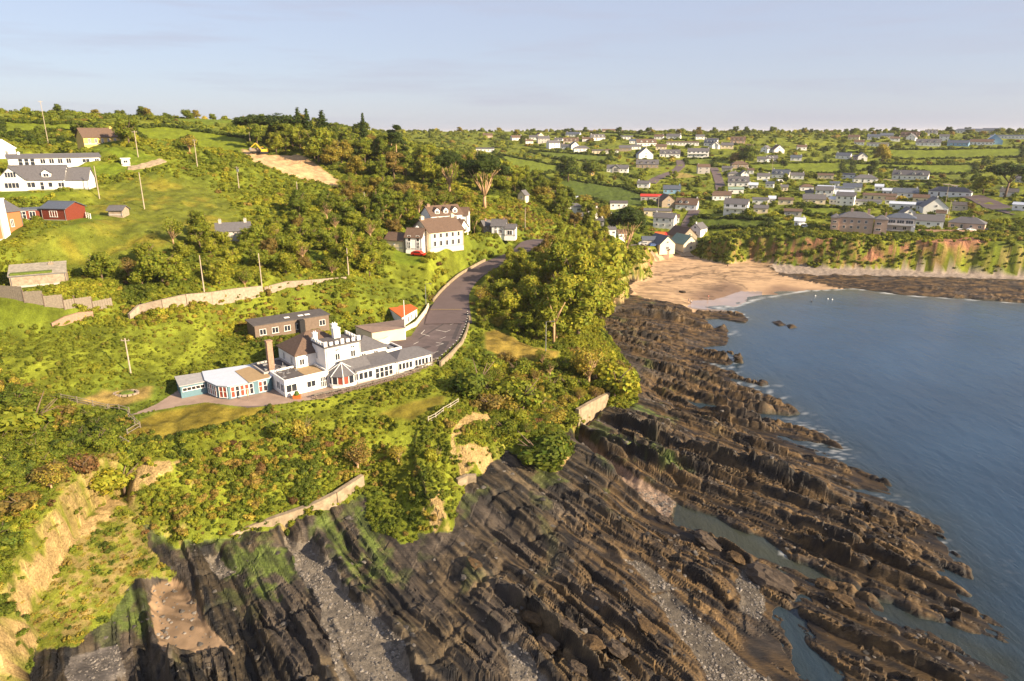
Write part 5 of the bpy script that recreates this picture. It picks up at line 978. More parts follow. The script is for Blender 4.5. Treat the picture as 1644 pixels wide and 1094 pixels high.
# dark bollards along the seaward edge of the car park
bo = thing('bollard', 'dark bollard in the line along the seaward edge of the car park', 'bollard', (0, 0, 0), 0, 'bollards along the car park'); q = MB(); q.bar((0,0,-.2), (0,0,1.15), .13, 8, .11); q.build('post', BLACK, bo); q = MB(); q.bar((0,0,1.0), (0,0,1.08), .145, 8); q.build('band', FRAME, bo)
L_ = [Vector((*atz(*p, 16), 16)) for p in [(703,583),(722,566),(738,549),(746,532),(751,514),(750,503)]]; tot = []
for a, b in zip(L_[:-1], L_[1:]): n_ = max(1, round((b - a).length / 2.3)); tot += [a.lerp(b, i / n_) for i in range(n_)]
for i, p in enumerate(tot):
    if i == 0: bo.location = p; bo['label'] = 'first dark bollard along the car park edge, counted from the dining wing'
    else: copies(bo, p, 0, None, '%s dark bollard along the car park edge, counted from the dining wing' % ORD[i])
wall_run('edge_kerb', 'low stone kerb running behind the dark bollards at the seaward edge', 'kerb', [tuple(p + Vector((.5, -.3, 0))) for p in L_], .35, .4, CONC)
# vehicles
def car(name, label, loc, rz, colr, kind='car'):
    o = thing(name, label, kind, loc, rz); L, Wd = (4.2, 1.75) if kind == 'car' else (5.0, 1.9); m = mat('car_paint_' + name + label[:12], colr, .3, .02, 1, 0, .5); b = MB()
    prof = [(-L/2,.35),(L/2,.35),(L/2,.75),(L/2-.9,.95),(L*.18,1.4),(-L*.28,1.42),(-L/2+.1,1.0)] if kind == 'car' else [(-L/2,.35),(L/2,.35),(L/2,.95),(L/2-.7,1.15),(L*.3,1.95),(-L/2+.05,2.0)]
    n = len(prof); k = Wd / 2
    b.quad(*[(p[0], -k, p[1]) for p in prof]); b.quad(*[(p[0], k, p[1]) for p in prof[::-1]])
    for i in range(n): a, c = prof[i], prof[(i+1)%n]; b.quad((a[0],k,a[1]),(c[0],k,c[1]),(c[0],-k,c[1]),(a[0],-k,a[1]))
    b.build('body', m, o); g_ = MB(); zt = 1.36 if kind == 'car' else 1.75; g_.quad((-L*.28,-k-.01,.98),(L*.30,-k-.01,.98),(L*.17,-k-.01,zt),(-L*.26,-k-.01,zt)); g_.quad((L*.30,k+.01,.98),(-L*.28,k+.01,.98),(-L*.26,k+.01,zt),(L*.17,k+.01,zt)); g_.build('side_windows', GLASS, o)
    for sx in (-L*.3, L*.3):
        for sy in (-1, 1): w_ = MB(); w_.bar((sx, sy*k, .33), (sx, sy*(k-.22), .33), .33, 10); w_.build('wheel', BLACK, o)
    return o
car('parked_car', 'red car parked below the porch wing of the big cream house', g3(672,411), R(-20), (.5, .02, .01)); car('parked_car', 'black car in front of the yellow bungalow', g3(142,234), 0, (.02, .02, .022)); car('parked_car', 'dark blue car beside the small white cottage', g3(810,381), R(10), (.02, .03, .07))
car('parked_car', 'silver car by the wall of the wide cliff-row bungalow', g3(*ZC(1060,1092)), 0, (.6, .62, .65)); car('parked_car', 'white car before the wide cliff-row bungalow', g3(*ZC(1160,1086)), .2, (.75, .75, .75)); car('parked_car', 'dark car at the end of the cliff-row drive', g3(*ZC(1290,1088)), 0, (.03, .03, .04))
car('parked_car', 'blue car between the pinkish and the balconied cliff house', g3(*ZC(315,1095)), .5, (.05, .12, .3)); car('parked_van', 'white van beside the bungalow with cars under the field', g3(*ZB(975,640)), .3, (.75, .75, .75), 'van'); car('parked_car', 'pale blue car in the drive under the lower field', g3(*ZB(845,632)), 0, (.25, .35, .5))
car('parked_car', 'blue car by the lowest boathouse', g3(*ZA(1205,845)), .4, (.05, .1, .25)); car('parked_car', 'silver car left of the boathouses', g3(*ZA(1140,835)), .1, (.45, .47, .5)); car('parked_car', 'dark car up the lane above the red awning', g3(*ZA(1330,780)), -.2, (.02, .03, .05))
car('parked_van', 'white box van at the back of the beach road', g3(*ZB(1180,1052)), .1, (.78, .78, .76), 'van')
# yellow excavator on the cleared ground
ex = thing('excavator', 'yellow tracked excavator with raised arm on the cleared earth', 'excavator', g3(424, 247), R(200))
q = MB(); [q.box((0, s, .4), (3.6, .6, .8)) for s in (-1.1, 1.1)]; [ch for ch in [q.build('track', BLACK, ex)]]
q = MB(); q.box((-.3, 0, 1.4), (3.0, 2.3, 1.1)); q.box((-1.5, 0, 1.5), (.8, 2.4, 1.2)); q.build('body', YPAINT, ex); q = MB(); q.box((.7, -.6, 2.2), (1.3, 1.0, 1.5)); cab_ = q.build('cab', YPAINT, ex); q = MB(); q.box((.75, -.6, 2.35), (1.35, 1.05, .8)); q.build('cab_window', GLASS, cab_)
q = MB(); q.bar((1.0,.3,1.6), (3.2,.3,4.6), .3, 5, .24); q.build('boom', YPAINT, ex); q = MB(); q.bar((3.2,.3,4.6), (5.4,.3,2.8), .24, 5, .16); q.build('dipper_arm', YPAINT, ex); q = MB(); q.box((5.5,.3,2.2), (.9,1.0,1.0)); q.build('bucket', METAL, ex)
du = thing('dump_truck', 'grey-brown dump truck beside the excavator', 'truck', g3(410, 248), R(15)); q = MB(); q.box((-.8,0,1.6), (3.6,2.3,1.3)); q.build('skip', mat('dusty_metal', (.25,.2,.15), .8, .2), du); q = MB(); q.box((1.9,0,1.5), (1.5,2.2,1.6)); q.build('cab', mat('dusty_metal2', (.22,.19,.15), .8, .2), du)
for sx in (-1.6, .2, 1.9):
    for s in (-1, 1): q = MB(); q.bar((sx, s*1.15, .5), (sx, s*.8, .5), .5, 10); q.build('wheel', BLACK, du)
for i, (u, v, s_) in enumerate([(455,252,2.0),(462,250,1.6),(470,252,2.4),(478,254,1.7)]):
    pass
# round stone fire ring and boat-shaped trough on the sandy patch
fr = thing('stone_ring', 'low ring of grey stones around a mound on the sandy patch', 'stone ring', g3(203, 634)); 
for k in range(14):
    q = MB(); a = k / 14 * 6.283; q.box((1.9 * math.cos(a), 1.3 * math.sin(a), .15), (.6, .4, .3), rz=a + 1.57); q.build('stone', STONE, fr)
q = MB(); q.bar((0,0,-.1), (0,0,.35), 1.4, 12, .8); q.build('mound', mat('turf', (.11,.15,.02)), fr)
# people on the beach, each one continuous body
SKIN = mat('skin', (.55, .36, .27), .6, .05); 
def person(label, loc, rz, shirt, trousers, walk=.2, arms=.15):
    o = thing('person', label, 'person', loc, rz)
    V_ = [(0,0,.95),(0,0,1.18),(0,0,1.42),(0,0,1.52),(0,0,1.68),(.2,0,1.40),(.27,arms*.6,1.14),(.29,arms,.88),(-.2,0,1.40),(-.27,-arms*.6,1.14),(-.29,-arms,.88),(.1,walk*.45,.5),(.1,walk*.9,.08),(-.1,-walk*.45,.5),(-.1,-walk*.9,.08),(.1,walk*.9+.14,.05),(-.1,-walk*.9+.14,.05)]
    E_ = [(0,1),(1,2),(2,3),(3,4),(2,5),(5,6),(6,7),(2,8),(8,9),(9,10),(0,11),(11,12),(0,13),(13,14),(12,15),(14,16)]; r_ = [.15,.14,.16,.06,.11,.07,.05,.04,.07,.05,.04,.09,.055,.09,.055,.045,.045]
    def skin(nm, vs_, es_, rs_, m):
        me = bpy.data.meshes.new(nm); me.from_pydata([V_[i] for i in vs_], [(vs_.index(a), vs_.index(b)) for a, b in es_], []); me.materials.append(m); b = bpy.data.objects.new(nm, me); COL.objects.link(b); b.parent = o
        md = b.modifiers.new('skin', 'SKIN'); 
        for i, k in enumerate(vs_): me.skin_vertices[0].data[i].radius = (rs_[k], rs_[k])
        me.skin_vertices[0].data[0].use_root = True; s2 = b.modifiers.new('sub', 'SUBSURF'); s2.levels = 1; s2.render_levels = 1; return b
    for nm in ('body',):
        me = bpy.data.meshes.new(nm); me.from_pydata(V_, E_, []); b = bpy.data.objects.new(nm, me); COL.objects.link(b); b.parent = o; me.skin_vertices
        bm = bmesh.new(); bm.from_mesh(me); ly = bm.verts.layers.skin.verify()
        for i, vv in enumerate(bm.verts): vv[ly].radius = (r_[i], r_[i]); vv[ly].use_root = i == 0
        bm.to_mesh(me); bm.free(); me.materials.append(SKIN); md = b.modifiers.new('skin', 'SKIN'); s2 = b.modifiers.new('sub', 'SUBSURF'); s2.levels = 1; s2.render_levels = 1
    q = MB(); q.bar((0,0,.92), (0,0,1.46), .2, 10, .2); q.build('shirt', shirt, o, True); q = MB(); q.bar((0,0,1.62), (0,0,1.80), .11, 8, .07); q.build('hair', BLACK, o, True)
    q = MB(); q.bar((.09,0,.98), (.1,walk*.45,.5), .115, 8, .09); q.bar((-.09,0,.98), (-.1,-walk*.45,.5), .115, 8, .09); q.build('trousers', trousers, o, True)
    return o
CB = mat('navy_cloth', (.03, .04, .08), .9, .1); CW = mat('white_cloth', (.7, .7, .68), .9, .1); CR = mat('red_cloth', (.4, .05, .04), .9, .1)
person('person in dark clothes walking at the water edge by the black rocks', g3(1105, 487), .4, CB, CB); person('person in a white top standing beside the walker at the water edge', g3(1109, 489), 2, CW, CB, .05); person('person in a red top walking up the wet sand', g3(1137, 481), 1.2, CR, CB); person('person in dark clothes crossing the upper beach', g3(1168, 430), 1.8, CB, CB)
# pale mooring floats in the bay
for u, v, lb in [(1309,476,'white float nearest the beach tip in the bay'), (1303,485,'dark float just below the white one'), (1329,481,'left float of the white pair in the bay'), (1336,482,'right float of the white pair in the bay')]:
    x, y = atz(u, v, 0); o = thing('mooring_float', lb, 'buoy', (x, y, 0)); me = bpy.data.meshes.new('float'); bm = bmesh.new(); bmesh.ops.create_uvsphere(bm, u_segments=10, v_segments=6, radius=.26); bm.to_mesh(me); bm.free(); me.materials.append(BLACK if 'dark' in lb else FRAME); f_ = bpy.data.objects.new('float', me); COL.objects.link(f_); f_.parent = o; f_.location = (0, 0, .2); q = MB(); q.bar((0,0,.5), (0,0,.8), .05); q.build('ring', METAL, o)
# ------------------------------------------------------------------ loose boulders on the shore
M_boul = mat('boulder_stone', (.075, .055, .038), .75, .6, 3.5, .25, .3); M_boul2 = mat('weedy_boulder', (.085, .052, .022), .75, .6, 3.5, .25, .3)
def rock_mesh(seed, m, flat=.6, sub=3):
    bm = bmesh.new(); bmesh.ops.create_icosphere(bm, subdivisions=sub, radius=1); g = np.random.default_rng(seed); pl = [(Vector(g.normal(size=3)).normalized(), g.uniform(.5, .85)) for _ in range(12)]
    co = np.array([v.co for v in bm.verts]); st = .10 * (np.floor(co[:, 1] * 5 + seed) % 2) + .12 * fbm(co[:, 0] * 2 + seed, co[:, 1] * 5 + co[:, 2] * 3, 3, 170)
    for v, q in zip(bm.verts, st):
        for n, d in pl:
            k = v.co.dot(n)
            if k > d: v.co -= n * (k - d)
        v.co *= 1 - q; v.co.z *= flat
    me = bpy.data.meshes.new('boulder'); bm.to_mesh(me); bm.free(); me.materials.append(m); return me
RM = [rock_mesh(k, M_boul if k % 2 else M_boul2, .55 + .1 * (k % 3)) for k in range(6)]
def boulder(u, v, s, label, ang=-.8, z=None, el=(1.3, .8, .8), grp=None):
    x, y, zz = G(u, v); o = bpy.data.objects.new('boulder', RM[int(rng.integers(6))]); COL.objects.link(o); o.location = (x, y, zz + s * .15); o.scale = (s * el[0], s * el[1], s * el[2]); o.rotation_euler = (rng.uniform(-.2, .2), rng.uniform(-.2, .2), ang + rng.uniform(-.3, .3)); tag(o, label, 'boulder', grp, 'thing')
for a in [(1243,938,3.4,'big domed ribbed rock between the green channel and the dark inlet'), (1140,875,2.2,'round dark boulder perched above the green channel'), (1178,900,1.6,'smaller boulder right of the round dark one'), (1068,838,1.4,'grey boulder where the sandy gully meets the channel'),
  (858,1000,1.5,'upright pale boulder in the gap below the big dark slab'), (880,1040,1.7,'pale lower boulder near the pebbles'), (912,1010,1.3,'brown block in the row below the smooth slab'), (945,1040,1.6,'long flat-topped block near the bottom of the frame'), (965,962,1.3,'ochre-topped boulder on the ridge'), (1035,1005,1.5,'square brown block between two pebbly runnels'),
  (990,1050,1.6,'double-humped brown boulder at the bottom middle'), (930,1075,1.3,'oval boulder lying in shadow at the bottom'), (760,905,1.2,'small block on the broad dark ledge'), (1095,470,1.4,'dark rock left on the sand near the knoll'), (1183,578,1.1,'lone round rock just off the ledges'), (1172,567,.8,'lone weedy green rock off the ledges'),
  (1322,945,1.5,'block at the upper edge of the bottom right ledge'), (1352,970,1.8,'slab tilted at the upper edge of the bottom right ledge'), (1000,455,1.3,'dark rock at the foot of the ochre cliff')]: boulder(*a[:3], a[3])
# many smaller stones nobody would count: scattered loose stones and the cobbles of the pebble strips are in the shore_stones cover below
# ------------------------------------------------------------------ vegetation
def leaf_mat(name, trans=.4, rough=.6):
    m, n, l, b = nmat(name)
    ti = n.new('ShaderNodeAttribute'); ti.attribute_type = 'INSTANCER'; ti.attribute_name = 'tint'
    sh = n.new('ShaderNodeAttribute'); sh.attribute_name = 'Col'
    mx = n.new('ShaderNodeMix'); mx.data_type = 'RGBA'; mx.blend_type = 'MULTIPLY'; mx.inputs[0].default_value = 1
    l.new(ti.outputs['Color'], mx.inputs[6]); l.new(sh.outputs['Color'], mx.inputs[7]); l.new(mx.outputs[2], b.inputs['Base Color'])
    setin(b, Roughness=rough); b.inputs['Specular IOR Level'].default_value = .15
    tr = n.new('ShaderNodeBsdfTranslucent'); l.new(mx.outputs[2], tr.inputs[0]); ms = n.new('ShaderNodeMixShader'); ms.inputs[0].default_value = trans
    l.new(b.outputs[0], ms.inputs[1]); l.new(tr.outputs[0], ms.inputs[2]); l.new(ms.outputs[0], n['Material Output'].inputs[0]); return m
M_leaf = leaf_mat('leaves'); M_bark = mat('bark', (.16, .11, .075), .9, .35, 3); M_pale = mat('pale_bark', (.42, .27, .15), .9, .3, 3)
NB = bpy.data.collections.new('bush_kinds')      # source meshes for the scattered cover, not part of the scene itself
def leaf_cloud(lobes, n, size, seed, flat=.0, spiky=0, hue=.12):
    """leaf-sized faces spread through a set of ellipsoid lobes (x,y,z,rx,ry,rz)"""
    g = np.random.default_rng(seed); L = np.array(lobes, float); vol = L[:, 3] * L[:, 4] * L[:, 5]; vol = vol ** .67; pick = g.choice(len(L), n, p=vol / vol.sum())
    d = g.normal(size=(n, 3)); d /= np.linalg.norm(d, axis=1)[:, None]; rr = g.uniform(.55, 1.06, n) ** .6
    bump = 1 + .16 * np.sin(d[:, 0] * 5 + seed) * np.cos(d[:, 1] * 6 + pick) + .12 * np.sin(d[:, 2] * 9 + pick * 2)
    c = L[pick, :3] + d * (rr * bump)[:, None] * L[pick, 3:]
    nn = d + g.normal(size=(n, 3)) * .45; nn[:, 2] += flat + .12; nn /= np.linalg.norm(nn, axis=1)[:, None]
    t = np.cross(nn, g.normal(size=(n, 3))); t /= np.linalg.norm(t, axis=1)[:, None]; bt = np.cross(nn, t)
    if spiky: t = t * .35 + np.array([0, 0, 1]) * 1.0; 
    s = size * g.uniform(.6, 1.4, n)[:, None]; asp = g.uniform(.45, .9, n)[:, None] * (.35 if spiky else 1)
    V = np.stack([c - t * s, c + bt * s * asp, c + t * s, c - bt * s * asp], 1).reshape(-1, 3)
    F = np.arange(n * 4).reshape(n, 4)
    lv = g.uniform(.6, 1.35, n)[:, None] * np.ones((n, 3)); lv[:, 0] *= 1 + hue * g.normal(size=n); lv[:, 2] *= 1 + hue * g.normal(size=n); lv = np.clip(lv, .3, 1.8)
    return V, F, np.repeat(lv, 4, 0)
def core(lobes, k=.78, seed=0):
    Vs, Fs, o = [], [], 0; nu, nv = 7, 5
    for i, (a, b_, c, rx, ry, rz) in enumerate(lobes):
        th = np.linspace(0, 2 * math.pi, nu, endpoint=False); ph = np.linspace(.15, math.pi - .15, nv); P, Tt = np.meshgrid(ph, th, indexing='ij')
        q = 1 + .15 * np.sin(Tt * 3 + i + seed) * np.sin(P * 3)
        v = np.stack([a + k * rx * q * np.sin(P) * np.cos(Tt), b_ + k * ry * q * np.sin(P) * np.sin(Tt), c + k * rz * q * np.cos(P)], -1).reshape(-1, 3)
        I = np.arange(nu * nv).reshape(nv, nu); f = np.stack([I[:-1], np.roll(I[:-1], -1, 1), np.roll(I[1:], -1, 1), I[1:]], -1).reshape(-1, 4)
        Vs.append(v); Fs.append(f + o); o += len(v)
    V = np.concatenate(Vs); return V, np.concatenate(Fs), np.full((len(V), 3), 1.0)
def merge(parts):
    o = 0; Vs, Fs, Cs = [], [], []
    for v, f, c in parts: Vs.append(v); Fs.append(f + o); Cs.append(c); o += len(v)
    return np.concatenate(Vs), np.concatenate(Fs), np.concatenate(Cs)
def proto(name, lobes, n, size, seed, use_core=True, mtl=None, **kw):
    parts = [leaf_cloud(lobes, n, size, seed, **kw)] + ([core(lobes, .76, seed)] if use_core else [])
    V, F, Cc = merge(parts); o = add_mesh(name, V, F, mtl or M_leaf, Cc); COL.objects.unlink(o); return o
def lobeset(seed, n, spread, r, zc, h):
    g = np.random.default_rng(seed); out = []
    for i in range(n):
        a = g.uniform(0, 6.28); d = spread * g.uniform(.2, 1) ** .5; rr = r * g.uniform(.65, 1.15)
        out.append((d * math.cos(a), d * math.sin(a), zc + h * g.uniform(-.5, .5), rr, rr * g.uniform(.8, 1.2), rr * g.uniform(.7, 1.0)))
    return out
bushes = [('a', lobeset(1, 4, .55, .62, .45, .4), 420, .15, 1, {}), ('b', lobeset(2, 5, .7, .5, .38, .35), 420, .14, 2, {}), ('c', lobeset(3, 3, .35, .7, .55, .5), 420, .14, 3, {}),
          ('d', lobeset(4, 6, .8, .42, .3, .3), 420, .13, 4, {}), ('e', [(0, 0, .35, .6, .6, .5)], 260, .20, 5, dict(spiky=1)), ('f', lobeset(6, 4, .4, .45, .5, .7), 300, .13, 6, dict(use_core=False)),
          ('g', [(0, 0, .14, .75, .75, .16), (.3, .4, .14, .5, .5, .16)], 170, .15, 7, dict(spiky=1, use_core=False))]
for nm, lb, n_, sz, sd_, kw in bushes:
    uc = kw.pop('use_core', True); NB.objects.link(proto('bush_kind_' + nm, lb, n_, sz, sd_, uc, **kw))
def scatter_tree(nm):
    ng = bpy.data.node_groups.new(nm, 'GeometryNodeTree'); ng.interface.new_socket('Geometry', in_out='INPUT', socket_type='NodeSocketGeometry'); ng.interface.new_socket('Geometry', in_out='OUTPUT', socket_type='NodeSocketGeometry')
    n = ng.nodes; l = ng.links; gi = n.new('NodeGroupInput'); go = n.new('NodeGroupOutput'); ip = n.new('GeometryNodeInstanceOnPoints'); ci = n.new('GeometryNodeCollectionInfo')
    ci.inputs['Collection'].default_value = NB; ci.inputs['Separate Children'].default_value = True; ci.inputs['Reset Children'].default_value = True
    def na(name, t):
        a = n.new('GeometryNodeInputNamedAttribute'); a.data_type = t; a.inputs['Name'].default_value = name; return a.outputs['Attribute']
    l.new(gi.outputs[0], ip.inputs['Points']); l.new(ci.outputs[0], ip.inputs['Instance']); ip.inputs['Pick Instance'].default_value = True
    l.new(na('idx', 'INT'), ip.inputs['Instance Index']); e = n.new('FunctionNodeEulerToRotation'); l.new(na('rot', 'FLOAT_VECTOR'), e.inputs[0]); l.new(e.outputs[0], ip.inputs['Rotation']); l.new(na('scl', 'FLOAT_VECTOR'), ip.inputs['Scale'])
    l.new(ip.outputs[0], go.inputs[0]); return ng
NG = scatter_tree('scatter')
def scatter(name, P, idx, rotz, scl, tint, tilt=None):
    n = len(P); me = bpy.data.meshes.new(name); me.vertices.add(n); me.vertices.foreach_set('co', P.astype('f').ravel())
    a = me.attributes.new('idx', 'INT', 'POINT'); a.data.foreach_set('value', idx.astype('i'))
    r = np.zeros((n, 3), 'f'); r[:, 2] = rotz; r[:, 0] = .15 * np.sin(rotz * 7); r[:, 1] = .15 * np.cos(rotz * 5)
    a = me.attributes.new('rot', 'FLOAT_VECTOR', 'POINT'); a.data.foreach_set('vector', r.ravel()); a = me.attributes.new('scl', 'FLOAT_VECTOR', 'POINT'); a.data.foreach_set('vector', scl.astype('f').ravel())
    c = np.ones((n, 4), 'f'); c[:, :3] = tint; a = me.attributes.new('tint', 'FLOAT_COLOR', 'POINT'); a.data.foreach_set('color', c.ravel())
    o = bpy.data.objects.new(name, me); COL.objects.link(o); md = o.modifiers.new('scatter', 'NODES'); md.node_group = NG; o['kind'] = 'stuff'; return o
PAL = np.array([[.055, .080, .014], [.115, .148, .018], [.200, .222, .022], [.305, .30, .028], [.26, .19, .045], [.33, .27, .04], [.19, .11, .04]])
def pal(t):      # 0..1 along dark green -> lime
    t = np.clip(t, 0, .999) * 3; i = t.astype(int); f = (t - i)[:, None]; return PAL[i] * (1 - f) + PAL[i + 1] * f
def foot_mask(x, y, pad=0):
    m = np.zeros(x.shape, bool)
    for fx, fy, fr in FOOT: m |= (x - fx) ** 2 + (y - fy) ** 2 < (fr + pad) ** 2
    for pg in FOOTPOLY: m |= sdist(x, y, pg) > -1.0 - pad
    return m
def candidates(x0, x1, y0, y1, cell, seed):
    g = np.random.default_rng(seed); gx, gy = np.meshgrid(np.arange(x0, x1, cell), np.arange(y0, y1, cell)); X_ = (gx + g.uniform(0, cell, gx.shape)).ravel(); Y_ = (gy + g.uniform(0, cell, gy.shape)).ravel()
    m = np.abs(np.arctan2(X_, Y_)) < R(46 if y0 < 200 else 41); X_ = X_[m]; Y_ = Y_[m]
    z_, k_, dl_, ds_, w_, dr_ = kind_and_height(X_, Y_); return X_, Y_, z_, k_, dl_, ds_, dr_, g
def zone(x, y, polys, w=1.5): return inany(x, y, polys, w)
OCHRE = [GP(p) for p in ([(380,690),(470,670),(480,760),(400,830),(300,840),(250,830),(320,760)], [(255,500),(330,480),(480,470),(560,480),(520,505),(400,510),(330,540),(250,560),(200,560),(205,520)], [(390,690),(470,680),(560,700),(560,760),(440,730),(380,740)], [(0,580),(110,590),(140,620),(60,630),(0,620)], [(600,690),(690,680),(700,760),(640,780),(600,760)], [(560,700),(600,690),(610,780),(585,780)], [(750,330),(840,330),(900,380),(860,385),(760,370)], [(620,330),(690,340),(650,360)],
   [(820,560),(930,590),(900,640),(820,620)])]
SOFT = [GP(p) for p in ([(590,700),(745,690),(745,785),(725,855),(680,845),(600,770)], [(0,505),(100,525),(240,520),(390,545),(430,578),(300,600),(200,640),(110,645),(0,600)], [(350,700),(440,662),(560,650),(680,640),(715,600),(740,590),(700,660),(560,690),(430,705),(240,740),(215,722)], [(130,300),(330,290),(400,350),(240,420),(100,430),(40,400)], [(560,470),(640,430),(690,430),(680,470),(640,500),(590,500)], [(740,570),(790,590),(770,640),(735,640)])]
CROPSLOPE = [GP([(225,845),(260,868),(400,850),(560,800),(580,770),(560,700),(500,660),(430,655),(320,740),(250,800)])]
def bush_layer(name, x0, x1, y0, y1, cell, seed, size, fld=True):
    x, y, z, k, dl, ds, dr, g = candidates(x0, x1, y0, y1, cell, seed); keep = (k == 10) & (dr > 5.4) & ~foot_mask(x, y)
    for pg in (FIELDS + MOWN + LAWNS + GARD + [SITE]): keep &= sdist(x, y, pg) < -.6
    md = zone(x, y, MEADOW, 8); sl = sdist(x, y, SLUMP) > 0; br = zone(x, y, BARE, .6)
    keep &= g.random(len(x)) < np.where(sl, .95, 1) * np.where(br > .5, .13, 1) * (1 - .45 * md) * (1 - .4 * zone(x, y, SOFT, 3))
    for lx, ly, lr in LANES: keep &= (x - lx) ** 2 + (y - ly) ** 2 > (lr + 1.4 * size) ** 2
    x, y, z, dl, md, sl = x[keep], y[keep], z[keep], dl[keep], md[keep], sl[keep]; n = len(x)
    # open rough grass shows between the thickets on the upper hill and far side
    op = fbm(x / 16, y / 16, 3, 200); hill = sstep(125, 150, y) * (x < 10); thin = (op < np.where(y > 345, .12, .0)) & (g.random(n) < np.maximum(.6 * hill, (y > 345) * .85))
    x, y, z, dl, md, sl = [q[~thin] for q in (x, y, z, dl, md, sl)]; n = len(x)
    t = .42 + .42 * fbm(x / 14, y / 14, 3, 210) + .22 * noise(x / 3.2, y / 3.2, 215) + g.normal(0, .09, n); t += .14 * (y > 120) * (y < 300); t += .10
    tint = pal(t); oc = zone(x, y, OCHRE, 4) * .9; br = np.clip(1.5 * (fbm(x / 6, y / 6, 3, 220) - .34), 0, 1); om = g.random(n) < np.clip(np.maximum(oc * .55, br * .7) + .015, 0, .75)
    om = np.where(sl, g.random(n) < .45, om)
    tint[om] = PAL[g.choice([4, 5, 6], om.sum(), p=[.5, .46, .04])] * g.uniform(.7, 1.2, (om.sum(), 1))
    tint *= (.8 + .45 * g.random((n, 1))) * (.9 + .2 * rnd(np.arange(n))[:, None])
    sz = size * (.65 + .6 * g.random(n)) * (1 + .5 * np.clip(noise(x / 8, y / 8, 225), -.6, 1)) * (1 - .5 * md) * np.where(sl, .8, 1) * np.where(dl < .5, .75, sstep(-.5, 2.5, dl) ** .4)
    sz = sz * (.35 + .65 * sstep(.3, 5, -sdist(x, y, TERR)));  so = zone(x, y, SOFT, 3) > .5; sz = np.where(so, sz * .62, sz); tint = np.where(so[:, None], tint * .35 + .65 * pal(.62 + .3 * fbm(x / 9, y / 9, 3, 260))* (.85 + .3 * g.random((n, 1))), tint)
    idx = g.choice([0, 1, 2, 3, 4, 5], n, p=[.24, .24, .14, .2, .1, .08]); low_ = (md > .5) | sl | (g.random(n) < .12); idx = np.where(low_, 6, idx); idx = np.where(low_ & (g.random(n) < .3), 3, idx)
    scl = np.stack([sz * g.uniform(.9, 1.3, n), sz * g.uniform(.9, 1.3, n), sz * g.uniform(.65, 1.25, n)], -1)
    return scatter(name, np.c_[x, y, z - .15 * sz], idx, g.uniform(0, 6.28, n), scl, tint)
bush_layer('hillside_shrubbery', -125, 40, 45, 165, .74, 301, .72)
bush_layer('upper_hill_shrubbery', -235, 60, 165, 345, 1.45, 302, 1.05)
bush_layer('far_undergrowth', -330, 330, 345, 560, 4.0, 303, 2.0)
bush_layer('headland_undergrowth', 60, 300, 296, 345, 1.9, 304, 1.3)
bush_layer('distant_undergrowth', -380, 760, 560, 1020, 7.5, 305, 3.0)

def ivy_layer(name, x0, x1, y0, y1, cell, seed, size):
    x, y, z, k, dl, ds, dr, g = candidates(x0, x1, y0, y1, cell, seed); keep = (k == 10) & (dl < 9) & (dl > -.3) & (sdist(x, y, SLUMP) < 0) & (fbm(x / 5, y / 5, 3, 240) > -.12) & ~foot_mask(x, y)
    keep &= ~((zone(x, y, BARE, .8) > .4) & (g.random(len(x)) > .04)); x, y, z = x[keep], y[keep], z[keep]; n = len(x)
    t = .5 + .45 * fbm(x / 6, y / 6, 3, 242) + g.normal(0, .12, n); tint = pal(t); om = g.random(n) < np.clip(fbm(x / 5, y / 5, 2, 243), 0, .6); tint[om] = PAL[g.choice([4, 5], om.sum())] * .9
    sz = size * g.uniform(.55, 1.1, n); return scatter(name, np.c_[x, y, z], g.choice([0, 1, 3, 5], n), g.uniform(0, 6.28, n), np.stack([sz, sz, sz * g.uniform(.7, 1.3, n)], -1), tint)
ivy_layer('cliff_creepers', -75, 45, 70, 260, .75, 311, .6)
ivy_layer('far_cliff_creepers', 75, 290, 285, 345, 1.6, 312, .9)

def hedges(name, polys, sp, s0, s1, seed):
    g = np.random.default_rng(seed); P = []
    for pg in polys:
        for i in range(len(pg)):
            a = np.array(pg[i - 1]); b = np.array(pg[i]); L = np.linalg.norm(b - a)
            if L < 4 or g.random() < .12: continue
            for t in np.arange(0, L, sp): q = a + (b - a) * t / L + g.normal(0, .5, 2); P.append((q[0], q[1]))
    P = np.array(P); m = ~foot_mask(P[:, 0], P[:, 1]); P = P[m]; z = H(P[:, 0], P[:, 1]); n = len(P); sz = g.uniform(s0, s1, n)
    return scatter(name, np.c_[P, z - .1], g.choice([0, 1, 2, 3], n), g.uniform(0, 6.28, n), np.stack([sz, sz, sz * g.uniform(.7, 1.2, n)], -1), pal(np.clip(.16 + .16 * g.normal(size=n), 0, .7)) * .9)
hedges('field_hedges', FIELDS, 1.5, 1.2, 2.3, 320)

def bush_line(name, pts, sp, s0, s1, seed, t0):
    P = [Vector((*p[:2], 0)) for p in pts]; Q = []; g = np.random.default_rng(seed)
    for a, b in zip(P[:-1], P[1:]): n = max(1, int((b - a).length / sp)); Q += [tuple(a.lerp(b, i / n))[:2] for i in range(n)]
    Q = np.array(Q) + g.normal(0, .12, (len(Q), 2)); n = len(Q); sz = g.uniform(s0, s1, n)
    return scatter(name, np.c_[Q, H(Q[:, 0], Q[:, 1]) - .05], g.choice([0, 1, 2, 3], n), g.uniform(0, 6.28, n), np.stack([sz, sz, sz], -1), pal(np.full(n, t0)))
tag(bush_line('bank_shadow_bushes', GP([(212,714),(260,708),(330,694),(390,678),(425,662),(436,652)]), .45, .45, .62, 330, .12), 'row of dark bushes put in for the bank shadow along the ochre lawn', 'shadow bushes', None, 'stuff')  # dark bushes added to draw the bank's shadow along the lawn edge
